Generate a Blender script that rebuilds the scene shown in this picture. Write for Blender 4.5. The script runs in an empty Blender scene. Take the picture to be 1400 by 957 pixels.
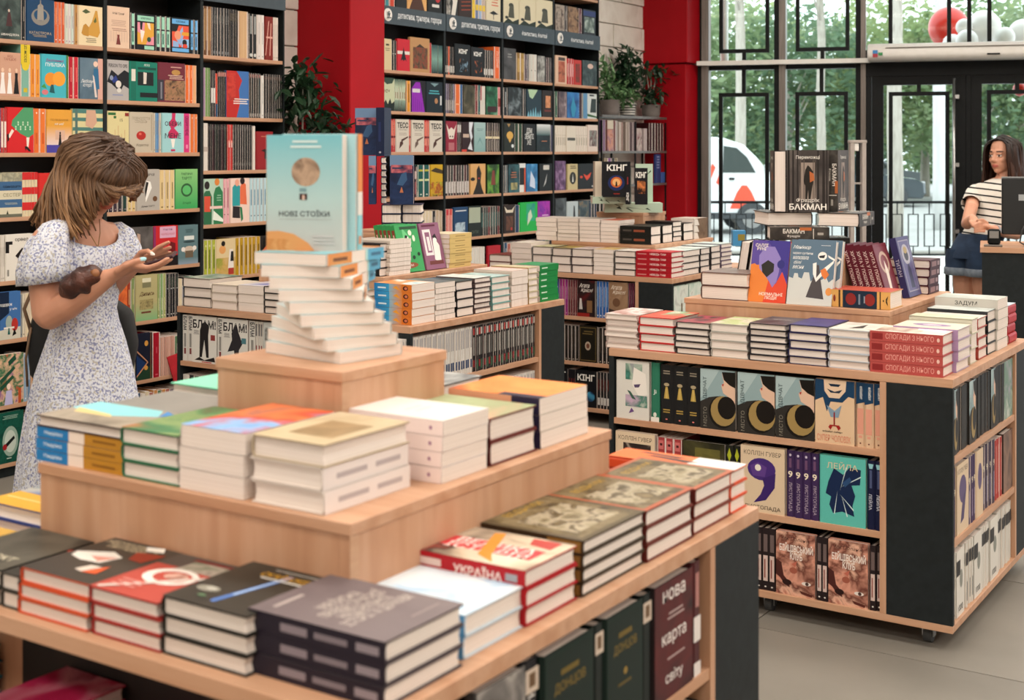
import bpy, bmesh, math, random
from mathutils import Matrix, Vector
from mathutils.geometry import tessellate_polygon
random.seed(11)
R = math.radians
scene = bpy.context.scene
COL = scene.collection

# ---------------------------------------------------------------- camera
F, HZ, CX, EYE, YAW = 1830.0, 205.0, 700.0, 1.5, R(33.03)   # pixels of the 1400x957 frame, metres
cd = bpy.data.cameras.new('camera'); cam = bpy.data.objects.new('camera', cd); COL.objects.link(cam)
cam.location = (0, 0, EYE); cam.rotation_euler = (R(90), 0, YAW)
cd.sensor_width = 36; cd.lens = 36*F/1400; cd.shift_y = -(478.5-HZ)/1400
cd.clip_start = .05; cd.clip_end = 400
cd.dof.use_dof = True; cd.dof.focus_distance = 5.2; cd.dof.aperture_fstop = 5.4
scene.camera = cam
# ---------------------------------------------------------------- sky, exposure
wd = bpy.data.worlds.new('sky'); scene.world = wd; wd.use_nodes = True
bg = wd.node_tree.nodes['Background']; bg.inputs[0].default_value = (.86, .93, 1, 1); bg.inputs[1].default_value = 3.0
vs = scene.view_settings; vs.view_transform = 'Standard'; vs.look = 'None'; vs.gamma = 1; vs.exposure = 0.0
vs.use_curve_mapping = False

# ---------------------------------------------------------------- helpers
cs, sn = math.cos(YAW), math.sin(YAW)
def ray(px):
    r = (px-CX)/F
    return r*cs-sn, r*sn+cs                       # X and Y per metre of depth
def onX(px, xc):                                   # pixel column on the plane X = xc -> (Y, depth)
    a, b = ray(px); t = xc/a; return b*t, t
def onY(px, yc):
    a, b = ray(px); t = yc/b; return a*t, t
def zat(py, t): return EYE-(py-HZ)/F*t
def P(px, py, z):                                  # pixel on the horizontal plane z -> (X, Y)
    t = F*(EYE-z)/(py-HZ); a, b = ray(px); return a*t, b*t
def camxy(lat, dep): return lat*cs-dep*sn, lat*sn+dep*cs

_lin = {}
def lin(h):
    if isinstance(h, tuple): return h
    if h not in _lin:
        o = []
        for i in (0, 2, 4):
            c = int(h[i:i+2], 16)/255
            o.append(c/12.92 if c <= .04045 else ((c+.055)/1.055)**2.4)
        _lin[h] = (*o, 1.0)
    return _lin[h]

def mat(name, col='808080', rough=.5, metal=0, spec=.5, emit=None, estr=1, trans=0, coat=0):
    m = bpy.data.materials.new(name); m.use_nodes = True
    b = m.node_tree.nodes['Principled BSDF']
    b.inputs['Base Color'].default_value = lin(col); b.inputs['Roughness'].default_value = rough
    b.inputs['Metallic'].default_value = metal; b.inputs['Specular IOR Level'].default_value = spec
    b.inputs['Transmission Weight'].default_value = trans; b.inputs['Coat Weight'].default_value = coat
    if emit: b.inputs['Emission Color'].default_value = lin(emit); b.inputs['Emission Strength'].default_value = estr
    return m
def N(m, t, **kw):
    n = m.node_tree.nodes.new(t)
    for k, v in kw.items():
        if k.startswith('_'): setattr(n, k[1:], v)
        else: n.inputs[k.replace('__', ' ')].default_value = v
    return n
def LK(m, a, ao, b, bi): m.node_tree.links.new(a.outputs[ao], b.inputs[bi])
def BS(m): return m.node_tree.nodes['Principled BSDF']
def ramp(m, stops, interp='LINEAR'):
    n = m.node_tree.nodes.new('ShaderNodeValToRGB'); cr = n.color_ramp; cr.interpolation = interp
    while len(cr.elements) > 1: cr.elements.remove(cr.elements[-1])
    for i, (p, c) in enumerate(stops):
        e = cr.elements[0] if i == 0 else cr.elements.new(p)
        e.position = p; e.color = lin(c)
    return n
def noisy(name, stops, scale, mapscale=(1, 1, 1), rough=.5, detail=3, bump=0, bscale=None, coords='Object', interp='LINEAR', loc=(0,0,0), spec=.5, distortion=0):
    m = mat(name, stops[0][1], rough, spec=spec)
    tc = N(m, 'ShaderNodeTexCoord'); mp = N(m, 'ShaderNodeMapping', Scale=mapscale, Location=loc)
    LK(m, tc, coords, mp, 'Vector')
    nz = N(m, 'ShaderNodeTexNoise', Scale=scale, Detail=detail, Distortion=distortion); LK(m, mp, 0, nz, 'Vector')
    rp = ramp(m, stops, interp); LK(m, nz, 'Fac', rp, 'Fac'); LK(m, rp, 'Color', BS(m), 'Base Color')
    if bump:
        n2 = N(m, 'ShaderNodeTexNoise', Scale=bscale or scale, Detail=2); LK(m, mp, 0, n2, 'Vector')
        bp = N(m, 'ShaderNodeBump', Strength=bump, Distance=.01); LK(m, n2, 'Fac', bp, 'Height'); LK(m, bp, 'Normal', BS(m), 'Normal')
    return m

WOODS = [(.25, 'ae7e5f'), (.45, 'bd8f6f'), (.6, 'c59a7c'), (.8, 'b38566')]
wood_v = noisy('oak_upright', WOODS, 2.2, (9, 9, .9), .5, 5, .05, 30)      # grain runs upwards
wood_x = noisy('oak_along_x', WOODS, 2.2, (.9, 9, 9), .5, 5, .05, 30)
wood_y = noisy('oak_along_y', WOODS, 2.2, (9, .9, 9), .5, 5, .05, 30)
edge_w = noisy('oak_edge', [(.3, 'b98d6d'), (.7, 'cda584')], 6, (1, 1, 8), .55, 3)
dark_m = noisy('anthracite_board', [(.3, '171c1e'), (.7, '1d2325')], 40, (1, 1, 1), .6, 2, .03, spec=.25)
black_m = noisy('black_board', [(.3, '0b0c0e'), (.7, '101114')], 30, (1, 1, 1), .6, 2)
blackish = noisy('dark_brown_board', [(.3, '140c0a'), (.7, '1a100d')], 30, (1, 1, 1), .6, 2)
metal_m = mat('steel', 'b0b0b0', .3, 1)
blackmetal = noisy('black_metal', [(.3, '090b0d'), (.7, '0e1113')], 25, rough=.5, spec=.2)
sign_m = noisy('slate_sign_board', [(.3, '2d3b45'), (.7, '33424c')], 20, rough=.5)
white_m = noisy('white_paint', [(.3, 'e3e0da'), (.7, 'eae7e2')], 15, rough=.5)
rubber = noisy('grey_rubber', [(.3, '3a3c3e'), (.7, '4a4c4e')], 30, rough=.7)

def box(bm, x0, x1, y0, y1, z0, z1, mi=0):
    v = [bm.verts.new((x, y, z)) for z in (z0, z1) for y in (y0, y1) for x in (x0, x1)]
    for q in ((0, 2, 3, 1), (4, 5, 7, 6), (0, 1, 5, 4), (1, 3, 7, 5), (3, 2, 6, 7), (2, 0, 4, 6)):
        f = bm.faces.new([v[i] for i in q]); f.material_index = mi
def mesh(bm, name, bevel=0, smooth=False):
    bmesh.ops.recalc_face_normals(bm, faces=bm.faces[:])
    if bevel: bmesh.ops.bevel(bm, geom=bm.edges[:], offset=bevel, segments=1, affect='EDGES', profile=.5)
    me = bpy.data.meshes.new(name); bm.to_mesh(me); bm.free()
    if smooth:
        for p in me.polygons: p.use_smooth = True
    return me
def obj(name, me, m=None, parent=None, M=None, col=None):
    o = bpy.data.objects.new(name, me); COL.objects.link(o)
    if m is not None and me is not None:
        ms = m if isinstance(m, (list, tuple)) else [m]
        if len(me.materials) == 0:
            for k in ms: me.materials.append(k)
        elif me.materials[0] != ms[0]:
            for i, k in enumerate(ms):
                o.material_slots[i].link = 'OBJECT'; o.material_slots[i].material = k
    if parent: o.parent = parent
    if M is not None: o.matrix_local = M
    if col: o.color = lin(col)
    return o
def boxo(name, x0, x1, y0, y1, z0, z1, m, parent=None, bevel=0, org=None):
    # box whose own origin stays at org (default: box base centre)
    if org is None: org = ((x0+x1)/2, (y0+y1)/2, z0)
    bm = bmesh.new(); box(bm, x0-org[0], x1-org[0], y0-org[1], y1-org[1], z0-org[2], z1-org[2])
    o = obj(name, mesh(bm, name, bevel), m)
    if parent:
        o.parent = parent; o.location = Vector(org)-parent.location
    else: o.location = org
    return o
def empty(name, loc=(0, 0, 0), rz=0):
    o = bpy.data.objects.new(name, None); COL.objects.link(o); o.location = loc; o.rotation_euler = (0, 0, rz)
    o.empty_display_size = .1
    return o
LABELS = {}
def tag(o, label, cat, group=None):
    w = label.split()
    if not 4 <= len(w) <= 16: print('LABELLEN', len(w), label)
    LABELS.setdefault(label, []).append(o.name)
    o['label'] = label; o['category'] = cat
    if group: o['group'] = group
    return o
def struct(o): o['kind'] = 'structure'; return o
def tube(bm, pts, rad, seg=8, mi=0, cap=True):
    # swept tube along pts; rad: number or list
    pts = [Vector(p) for p in pts]; n = len(pts)
    rs = rad if isinstance(rad, (list, tuple)) else [rad]*n
    rings = []; up = None
    for i, p in enumerate(pts):
        d = (pts[min(i+1, n-1)]-pts[max(i-1, 0)]).normalized()
        if up is None:
            up = Vector((0, 0, 1)) if abs(d.z) < .9 else Vector((1, 0, 0))
        sx = d.cross(up)
        if sx.length < 1e-5: sx = d.cross(Vector((.3, .8, .5)))
        sx.normalize(); up = sx.cross(d).normalized()
        r = rs[i]; ra, rb = r if isinstance(r, tuple) else (r, r)
        rings.append([bm.verts.new(p+sx*(ra*math.cos(2*math.pi*k/seg))+up*(rb*math.sin(2*math.pi*k/seg))) for k in range(seg)])
    for a, b in zip(rings, rings[1:]):
        for k in range(seg):
            f = bm.faces.new((a[k], a[(k+1) % seg], b[(k+1) % seg], b[k])); f.material_index = mi
    if cap:
        for rg in (rings[0][::-1], rings[-1]):
            f = bm.faces.new(rg); f.material_index = mi
    return rings
def lathe(bm, prof, seg=20, c=(0, 0, 0), mi=0):
    rings = [[bm.verts.new((c[0]+r*math.cos(2*math.pi*k/seg), c[1]+r*math.sin(2*math.pi*k/seg), c[2]+z)) for k in range(seg)] for r, z in prof]
    for a, b in zip(rings, rings[1:]):
        for k in range(seg):
            f = bm.faces.new((a[k], a[(k+1) % seg], b[(k+1) % seg], b[k])); f.material_index = mi
    for rg in (rings[0][::-1], rings[-1]):
        f = bm.faces.new(rg); f.material_index = mi
ORD = ['zeroth', 'first', 'second', 'third', 'fourth', 'fifth', 'sixth', 'seventh', 'eighth', 'ninth', 'tenth', 'eleventh', 'twelfth', 'thirteenth', 'fourteenth', 'fifteenth', 'sixteenth', 'seventeenth', 'eighteenth', 'nineteenth', 'twentieth']
def nth(i):
    if i <= 20: return ORD[i]
    t = ['twenty', 'thirty', 'forty', 'fifty', 'sixty', 'seventy'][i//10-2]
    if i % 10 == 0: return t[:-1]+'ieth'
    return t+'-'+ORD[i % 10]
# ================================================================ room shell
SX = -5.28                                          # front plane of the wall bookcases
WO = Vector((-5.13, 10.97, 0)); WE = Vector((.957, .289, 0)).normalized(); WN = Vector((WE.y, -WE.x, 0))   # window wall, WN looks into the room
concrete = noisy('concrete_tile', [(.25, '716d66'), (.5, '807b73'), (.75, '8c867d')], 1.6, rough=.5, detail=6, bump=.04, bscale=14, coords='Object')
joint_m = noisy('tile_joint', [(.3, '7d7871'), (.7, '857f78')], 20, rough=.8)
fl = struct(boxo('floor', -6.2, 5.5, -3.0, 13.2, -.2, -.004, joint_m))
TS = .9
bm = bmesh.new(); box(bm, 0, TS-.005, 0, TS-.005, -.003, .0); tile_me = mesh(bm, 'floor_tile')
k = 0
for i in range(-6, 5):
    for j in range(-2, 13):
        x, y = i*TS+.13, j*TS+.35
        if x < -5.6 or y > 12: continue
        if y+TS > 10.97+(x+5.13)*.302-.25: continue
        o = obj('floor_tile', tile_me, concrete, fl); o.location = Vector((x, y, 0))-fl.location; k += 1
wall_w = noisy('plaster_white', [(.3, 'cfc8c0'), (.7, 'd8d2ca')], 6, rough=.8, bump=.05, bscale=30)
wl = struct(boxo('wall_left', -6.2, -5.58, -3.0, 11.3, -.2, 3.6, wall_w))
struct(boxo('wall_back', -6.2, 5.5, -3.3, -3.0, -.2, 3.6, wall_w))
struct(boxo('wall_right', 5.2, 5.5, -3.0, 14.2, -.2, 3.6, wall_w))
bm = bmesh.new(); _c = [(-6.2, -3.3), (5.5, -3.3), (5.5, 14.3), (-6.2, 10.78)]
_lo = [bm.verts.new((x, y, 3.6)) for x, y in _c]; _hi = [bm.verts.new((x, y, 3.8)) for x, y in _c]
bm.faces.new(_lo[::-1]); bm.faces.new(_hi)
for k in range(4): bm.faces.new((_lo[k], _lo[(k+1) % 4], _hi[(k+1) % 4], _hi[k]))
struct(obj('ceiling', mesh(bm, 'ceiling'), noisy('ceiling_paint', [(.3, 'c9c4be'), (.7, 'd2cdc7')], 5, rough=.9)))
# white rough stone blocks showing in the two gaps of the left wall
stone = noisy('white_stone', [(.25, 'dcd3c9'), (.5, 'e8e1d8'), (.8, 'd2c7bc')], 5, rough=.85, detail=6, bump=.25, bscale=22)
rs = random.Random(3)
for (ya, yb) in ((5.70, 6.14), (9.44, 10.72)):
    z = 0.0; row = 0
    while z < 3.5:
        hh = .19+rs.random()*.05; y = ya-(.3 if row % 2 else .05)
        while y < yb:
            L = .42+rs.random()*.3
            a, b = max(y, ya), min(y+L-.008, yb)
            if b-a > .03:
                boxo('stone_block', -5.58, -5.555+rs.random()*.018, a, b, z, min(z+hh-.008, 3.6), stone, wl, .004)
            y += L
        z += hh; row += 1
# red columns
red_m = noisy('red_paint', [(.3, 'a00c18'), (.7, 'aa0f1c')], 3, rough=.55, detail=2, bump=.02, bscale=60, spec=.15)
c1 = boxo('column', -5.58, -5.13, 6.13, 6.46, -.004, 3.6, red_m, None, .006); tag(c1, 'red painted square column behind the light blue display book', 'column')
c2 = empty('column', (-5.36, 10.9, -.004)); tag(c2, 'red painted column beside the shop window', 'column')
boxo('shaft', -5.58, -5.14, 10.71, 11.05, -.004, 2.26, red_m, c2, .006)
boxo('upper_shaft', -5.58, -5.115, 10.69, 11.05, 2.268, 3.6, red_m, c2, .006)
# ceiling lamps: real flat panels with area light just below the diffuser
lamp_frame = mat('lamp_frame', 'd8d8d8', .4)
diff_m = mat('lamp_diffuser', 'ffffff', .4, emit='fff3e2', estr=6)
def ceiling_lamp(x, y, lx, ly, power, lab, col=(1, .93, .84)):
    e = empty('ceiling_lamp', (x, y, 3.6)); tag(e, lab, 'lamp', 'flat ceiling lamps above the shop')
    bm = bmesh.new()
    for a in ((-lx/2, lx/2, -ly/2, -ly/2+.02), (-lx/2, lx/2, ly/2-.02, ly/2), (-lx/2, -lx/2+.02, -ly/2+.02, ly/2-.02), (lx/2-.02, lx/2, -ly/2+.02, ly/2-.02)):
        box(bm, *a, -.06, 0)
    obj('lamp_frame', mesh(bm, 'lamp_frame'), lamp_frame, e)
    bm = bmesh.new(); box(bm, -lx/2+.021, lx/2-.021, -ly/2+.021, ly/2-.021, -.05, -.03); obj('diffuser', mesh(bm, 'diffuser'), diff_m, e)
    ld = bpy.data.lights.new('lamp_light', 'AREA'); ld.shape = 'RECTANGLE'; ld.size = lx-.05; ld.size_y = ly-.05; ld.energy = power; ld.color = col
    lo = bpy.data.objects.new('lamp_light', ld); COL.objects.link(lo); lo.parent = e; lo.location = (0, 0, -.07)
i = 0
LP = 21.5
for x in (-3.4, -1.3, 0.8, 2.9):
    for y in (-1.6, 0.6, 2.8, 5.0, 7.2, 9.4):
        i += 1
        ceiling_lamp(x, y, 1.2, .6, LP, 'flat white ceiling lamp panel above the shop floor')
# ================================================================ wall bookcases
ZA = [.065, .331, .631, .899, 1.191, 1.487, 1.748, 2.009]        # shelf tops of most bays
ZC = [.065, .331, .56, .81, 1.099, 1.389, 1.679, 2.009]          # the comics bay
def bookcase(y0, y1, zs, label, sign=None, icon=True):
    # y0,y1: centres of the uprights
    e = empty('bookcase', (SX-.13, (y0+y1)/2, 0)); tag(e, label, 'bookcase', 'tall bookcases along the left wall')
    boxo('back_panel', SX-.262, SX-.25, y0+.011, y1-.011, 0, 2.75, blackish, e)
    for y in (y0, y1):
        s = .0105 if y == y0 else -.0105
        boxo('side_panel', SX-.26, SX, min(y, y+s), max(y, y+s), 0, 2.75, dark_m, e)
    boxo('plinth', SX-.25, SX-.02, y0+.0106, y1-.0106, 0, zs[0]-.0205, dark_m, e)
    for z in zs+[2.41, 2.70]:
        boxo('shelf', SX-.249, SX-.004, y0+.0108, y1-.0108, z-.02, z, wood_y, e, .0008)
    s = boxo('sign_board', SX-.002, SX+.012, y0+.004, y1-.004, 2.298, 2.412, sign_m, e)
    return e
divs = [144, 276, 389]
yd = [onX(p, SX)[0] for p in divs]; yd = [yd[0]-(yd[1]-yd[0])]+yd
BK = []
for i in range(3):
    BK.append(bookcase(yd[i], yd[i+1], ZC if i == 2 else ZA, ['dark bookcase of colourful novels left of the reading woman', 'dark bookcase of colourful novels behind the reading woman', 'dark bookcase of comics beside the potted plant'][i]))
ym = [onX(p, SX)[0] for p in (608, 687, 757, 819)]; ym = [ym[0]-(ym[1]-ym[0])]+ym
for i in range(4):
    BK.append(bookcase(ym[i], ym[i+1], ZA, ['dark bookcase right next to the red column with thrillers sign', 'dark bookcase under the second thrillers sign from the left', 'dark bookcase under the first fantasy sign from the left', 'dark bookcase at the far end beside the plants'][i]))
bookcase(yd[0]-.635, yd[0], ZA, 'dark bookcase of paperbacks standing farther left, outside the picture')
# ================================================================ books
# local frame of a closed book: x from spine (0) to fore-edge (w), y thickness (front cover faces -y), z height
cover_m = mat('book_cover', '808080', .42, spec=.22)
_oi = N(cover_m, 'ShaderNodeObjectInfo'); _nz = N(cover_m, 'ShaderNodeTexNoise', Scale=60.0, Detail=2.0)
_hs = N(cover_m, 'ShaderNodeHueSaturation'); _mr = N(cover_m, 'ShaderNodeMapRange'); _mr.inputs[3].default_value = .88; _mr.inputs[4].default_value = 1.1
LK(cover_m, _nz, 'Fac', _mr, 0); LK(cover_m, _mr, 0, _hs, 'Value'); LK(cover_m, _oi, 'Color', _hs, 'Color'); LK(cover_m, _hs, 'Color', BS(cover_m), 'Base Color')
print_m = mat('printed_ink', '808080', .42, spec=.22)
_at = N(print_m, 'ShaderNodeVertexColor'); _at.layer_name = 'Col'; LK(print_m, _at, 'Color', BS(print_m), 'Base Color')
def paper(name, c1, c2):
    m = mat(name, c1, .8, spec=.2)
    tc = N(m, 'ShaderNodeTexCoord'); mp = N(m, 'ShaderNodeMapping', Scale=(1, 420, 1)); LK(m, tc, 'Object', mp, 'Vector')
    nz = N(m, 'ShaderNodeTexNoise', Scale=1.0, Detail=2.0); LK(m, mp, 0, nz, 'Vector')
    rp = ramp(m, [(.3, c2), (.6, c1)]); LK(m, nz, 'Fac', rp, 'Fac'); LK(m, rp, 'Color', BS(m), 'Base Color')
    return m
paper_w = paper('paper_white', 'e9ded6', 'd6c8be')
paper_c = paper('paper_cream', 'e6d6c4', 'd0bda8')
_cm, _pm, _am = {}, {}, {}
def cover_mesh(w, h, t, b):
    key = (round(w, 4), round(h, 4), round(t, 4), b)
    if key in _cm: return _cm[key]
    c = min(.004, t*.3)
    out = [(w, 0), (c, 0), (0, t*.22), (0, t*.78), (c, t), (w, t)]
    inn = [(w, b), (c+b*.6, b), (b, t*.25), (b, t*.75), (c+b*.6, t-b), (w, t-b)]
    bm = bmesh.new()
    V = {}
    for nm, pr in (('o', out), ('i', inn)):
        for zi, z in ((0, 0), (1, h)):
            V[nm, zi] = [bm.verts.new((x, y, z)) for x, y in pr]
    for k in range(5):
        bm.faces.new((V['o', 0][k], V['o', 0][k+1], V['o', 1][k+1], V['o', 1][k]))
        bm.faces.new((V['i', 0][k+1], V['i', 0][k], V['i', 1][k], V['i', 1][k+1]))
        for zi in (0, 1):
            bm.faces.new((V['o', zi][k], V['i', zi][k], V['i', zi][k+1], V['o', zi][k+1]))
    for k in (0, 5):
        bm.faces.new((V['o', 0][k], V['o', 1][k], V['i', 1][k], V['i', 0][k]))
    _cm[key] = mesh(bm, 'cover'); return _cm[key]
def pages_mesh(w, h, t, b, ins):
    key = (round(w, 4), round(h, 4), round(t, 4), b, ins)
    if key in _pm: return _pm[key]
    e = .0002; d = .003 if ins > .001 else .0
    pr = [(b+.0015, b+e), (w-ins, b+e), (w-ins-d, t/2), (w-ins, t-b-e), (b+.0015, t-b-e)]
    bm = bmesh.new(); lo = [bm.verts.new((x, y, ins)) for x, y in pr]; hi = [bm.verts.new((x, y, h-ins)) for x, y in pr]
    for k in range(5): bm.faces.new((lo[k], lo[(k+1) % 5], hi[(k+1) % 5], hi[k]))
    bm.faces.new(lo[::-1]); bm.faces.new(hi)
    _pm[key] = mesh(bm, 'page_block'); return _pm[key]
# ---- lettering
_tx = {}
def text_geo(s, bold=0.0, shear=0.0):
    k = (s, bold, shear)
    if k not in _tx:
        cu = bpy.data.curves.new('lettering', 'FONT'); cu.body = s; cu.resolution_u = 2; cu.offset = bold; cu.shear = shear; cu.size = 1
        cu.align_x = 'CENTER'; cu.space_line = .85
        o = bpy.data.objects.new('lettering', cu); COL.objects.link(o)
        dg = bpy.context.evaluated_depsgraph_get()
        me = o.evaluated_get(dg).to_mesh()
        vs_ = [(v.co.x, v.co.y) for v in me.vertices]; fs = [tuple(p.vertices) for p in me.polygons]
        o.evaluated_get(dg).to_mesh_clear(); bpy.data.objects.remove(o); bpy.data.curves.remove(cu)
        x0 = min(v[0] for v in vs_); x1 = max(v[0] for v in vs_); y0 = min(v[1] for v in vs_); y1 = max(v[1] for v in vs_)
        vs_ = [((x-(x0+x1)/2), (y-(y0+y1)/2)) for x, y in vs_]
        _tx[k] = (vs_, fs, x1-x0, y1-y0)
    return _tx[k]
_nm = {}
def art_noise(cols, sc, seed):
    k = (cols, sc, seed)
    if k not in _nm:
        n = len(cols)
        st = [(.3+.42*i/max(1, n-1), c) for i, c in enumerate(cols)]
        _nm[k] = noisy('printed_art', st, sc, (1, 1, 1), .42, 4, loc=(seed*1.7, seed*.9, seed*2.3), distortion=.6, spec=.22)
    return _nm[k]
def art_mesh(art, w, h, face, t=0):
    """flat print: shapes in 0..1 of the face. face 'f' front cover, 's' spine (u across thickness from front.. , v up)"""
    key = (repr(art), round(w, 4), round(h, 4), face, round(t, 4))
    if key in _am: return _am[key]
    bm = bmesh.new(); cl = bm.loops.layers.float_color.new('Col'); mats = [print_m]; lay = [0]
    def pt(u, v):
        if face == 'f': return (u*w, -.00025-.00012*lay[0], v*h)
        return (-.00025-.00012*lay[0], t*(1-u), v*h)       # spine seen from -x: +y is to the left
    def poly(pts, cols, mi=0):
        vs_ = [bm.verts.new(pt(*p)) for p in pts]
        tris = [(0, 1, 2, 3)] if len(pts) == 4 else tessellate_polygon([[Vector((p[0]*w, p[1]*h, 0)) for p in pts]])
        for tr in tris:
            try: f = bm.faces.new([vs_[i] for i in tr])
            except ValueError: continue
            f.material_index = mi
            for lp in f.loops:
                c = cols[vs_.index(lp.vert)] if isinstance(cols, list) else cols
                lp[cl] = c
    for sh in art:
        k = sh[0]; lay[0] += 1
        if k == 'r': _, x0, y0, x1, y1, c = sh; poly([(x0, y0), (x1, y0), (x1, y1), (x0, y1)], lin(c))
        elif k == 'g': _, x0, y0, x1, y1, cb, ct = sh; poly([(x0, y0), (x1, y0), (x1, y1), (x0, y1)], [lin(cb), lin(cb), lin(ct), lin(ct)])
        elif k == 'e':
            _, cx, cy, rx, ry, c = sh; n = 18
            poly([(cx+rx*math.cos(2*math.pi*i/n), cy+ry*math.sin(2*math.pi*i/n)) for i in range(n)], lin(c))
        elif k == 'p': poly(list(sh[1]), lin(sh[2]))
        elif k == 'w':                                       # wavy / jagged blob strip: points and colour, several
            for q in sh[1]: poly(list(q), lin(sh[2]))
        elif k == 'n':
            _, x0, y0, x1, y1, cols, sc, sd = sh
            m = art_noise(tuple(cols), sc, sd)
            if m not in mats: mats.append(m)
            poly([(x0, y0), (x1, y0), (x1, y1), (x0, y1)], (1, 1, 1, 1), mats.index(m))
        elif k == 'en':
            _, cx, cy, rx, ry, cols, sc, sd = sh; n = 20
            m = art_noise(tuple(cols), sc, sd)
            if m not in mats: mats.append(m)
            poly([(cx+rx*math.cos(2*math.pi*i/n), cy+ry*math.sin(2*math.pi*i/n)) for i in range(n)], (1, 1, 1, 1), mats.index(m))
        elif k == 'l':                                       # rows of tiny unreadable print drawn as thin bars
            _, x0, x1, y0, y1, n, c = sh
            rr = random.Random(n*7+int(y0*100))
            for i in range(n):
                yy = y0+(y1-y0)*(i+.5)/n; th = (y1-y0)/n*.22; xa = x0+rr.random()*(x1-x0)*.15; xb = x1-rr.random()*(x1-x0)*.15
                poly([(xa, yy-th), (xb, yy-th), (xb, yy+th), (xa, yy+th)], lin(c))
        elif k == 't':
            s, cx, cy, th, mw, c = sh[1:7]; rot = sh[7] if len(sh) > 7 else 0; bold = sh[8] if len(sh) > 8 else .012; shear = sh[9] if len(sh) > 9 else 0
            vs2, fs, tw, tht = text_geo(s, bold, shear)
            W_, H_ = (w, h) if face == 'f' else (t, h)
            if rot: # text turned: runs down the face
                sy = th*W_/tht; sx = min(sy*1.15, mw*H_/tw) if not s.startswith('=') else mw*H_/tw
            else:
                sy = th*H_/tht; sx = min(sy*1.15, mw*W_/tw)
            L = []
            for (x, y) in vs2:
                x *= sx; y *= sy
                if rot == 1: x, y = y, -x                    # reads top to bottom
                elif rot == -1: x, y = -y, x
                L.append(bm.verts.new(pt(cx+x/W_, cy+y/H_)))
            for f_ in fs:
                try: f = bm.faces.new([L[i] for i in f_])
                except ValueError: continue
                for lp in f.loops: lp[cl] = lin(c)
    # face normals towards the viewer
    want = Vector((0, -1, 0)) if face == 'f' else Vector((-1, 0, 0))
    bm.normal_update()
    fl_ = [f for f in bm.faces if f.normal.dot(want) < 0]
    if fl_: bmesh.ops.reverse_faces(bm, faces=fl_)
    me = bpy.data.meshes.new('cover_print'); bm.to_mesh(me); bm.free()
    for m in mats: me.materials.append(m)
    _am[key] = me; return me
FLAT = Matrix.Rotation(R(-90), 4, 'X')
NB = [0]
BOOKS = []
def book(M, w, h, t, col, label, group, art=None, spine=None, hard=True, pap=None, vis='all'):
    """book is only listed here; the largest in view become things of their own at the end of the script, the small rest one 'stuff' object"""
    BOOKS.append(dict(M=M.copy(), w=w, h=h, t=t, col=col, label=label, group=group, art=art, spine=spine, hard=hard, pap=pap, vis=vis))
def bdim(k): return (.0022, .0035) if k['hard'] else (.0006, .0004)
def build_book(k):
    b, ins = bdim(k); w, h, t = k['w'], k['h'], k['t']
    e = bpy.data.objects.new('book', None); COL.objects.link(e); e.matrix_world = k['M']; e.empty_display_size = .05
    tag(e, k['label'], 'book', k['group'])
    obj('cover', cover_mesh(w, h, t, b), cover_m, e, col=k['col'])
    obj('page_block', pages_mesh(w, h, t, b, ins), k['pap'] or paper_w, e)
    if k['art']: obj('cover_print', art_mesh(k['art'], w, h, 'f'), None, e)
    if k['spine']: obj('spine_print', art_mesh(k['spine'], w, h, 's', t), None, e)
    return e
RZ = lambda d: Matrix.Rotation(R(d), 4, 'Z')
T = lambda x, y, z: Matrix.Translation((x, y, z))
def row(plane, pc, z, where, group, items, back=.03):
    """books standing on one shelf. plane 'X': faces +X on plane X=pc; 'Y': faces -Y on plane Y=pc. items in pixels, left to right"""
    n = 0
    for it in items:
        kind, p0, p1 = it[:3]
        if plane == 'X': a0, a1 = onX(p0, pc)[0], onX(p1, pc)[0]
        else: a0, a1 = onY(p0, pc)[0], onY(p1, pc)[0]
        if kind == 'F':
            _, _, _, h, col, art, desc = it[:7]; opt = it[7] if len(it) > 7 else {}
            w = a1-a0-.0012; t = opt.get('t', .022); n += 1; off = opt.get('off', .004)
            M = T(pc-off, a0, z) @ RZ(90) if plane == 'X' else T(a0, pc+off, z)
            lean = opt.get('lean')
            if lean: M = M @ Matrix.Rotation(R(lean), 4, 'Y')
            book(M, w, h, t, col, '%s, %s from left, %s' % (desc, nth(n), where), group, art, opt.get('sp'), opt.get('hard', True), vis='f')
        else:
            _, _, _, k, h, cols, sp, desc = it[:8]; opt = it[8] if len(it) > 8 else {}
            if isinstance(cols, str): cols = [cols]
            t = (a1-a0)/k; w = opt.get('w', .145); rr = random.Random(int(p0*13+z*100))
            for i in range(k):
                n += 1; tt = t-.0006; hh = h*(1+opt.get('jit', .0)*(rr.random()-.5)); off = .004+rr.random()*opt.get('dj', .006)
                c = cols[i % len(cols)]
                # spine outwards; thickness grows to the left as seen, so start at the right end
                a = a0+t*(i+1)-.0003
                M = T(pc-off, a, z) @ RZ(180) if plane == 'X' else T(a, pc+off, z) @ RZ(90)
                lean = opt.get('lean')
                if lean: M = M @ Matrix.Rotation(R(lean), 4, 'X')
                s = sp[i % len(sp)] if isinstance(sp, tuple) else sp
                book(M, w, hh, tt, c, '%s, %s from left, %s' % (desc, nth(n), where), group, None, s, opt.get('hard', False), vis=opt.get('vis', 's'))
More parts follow.
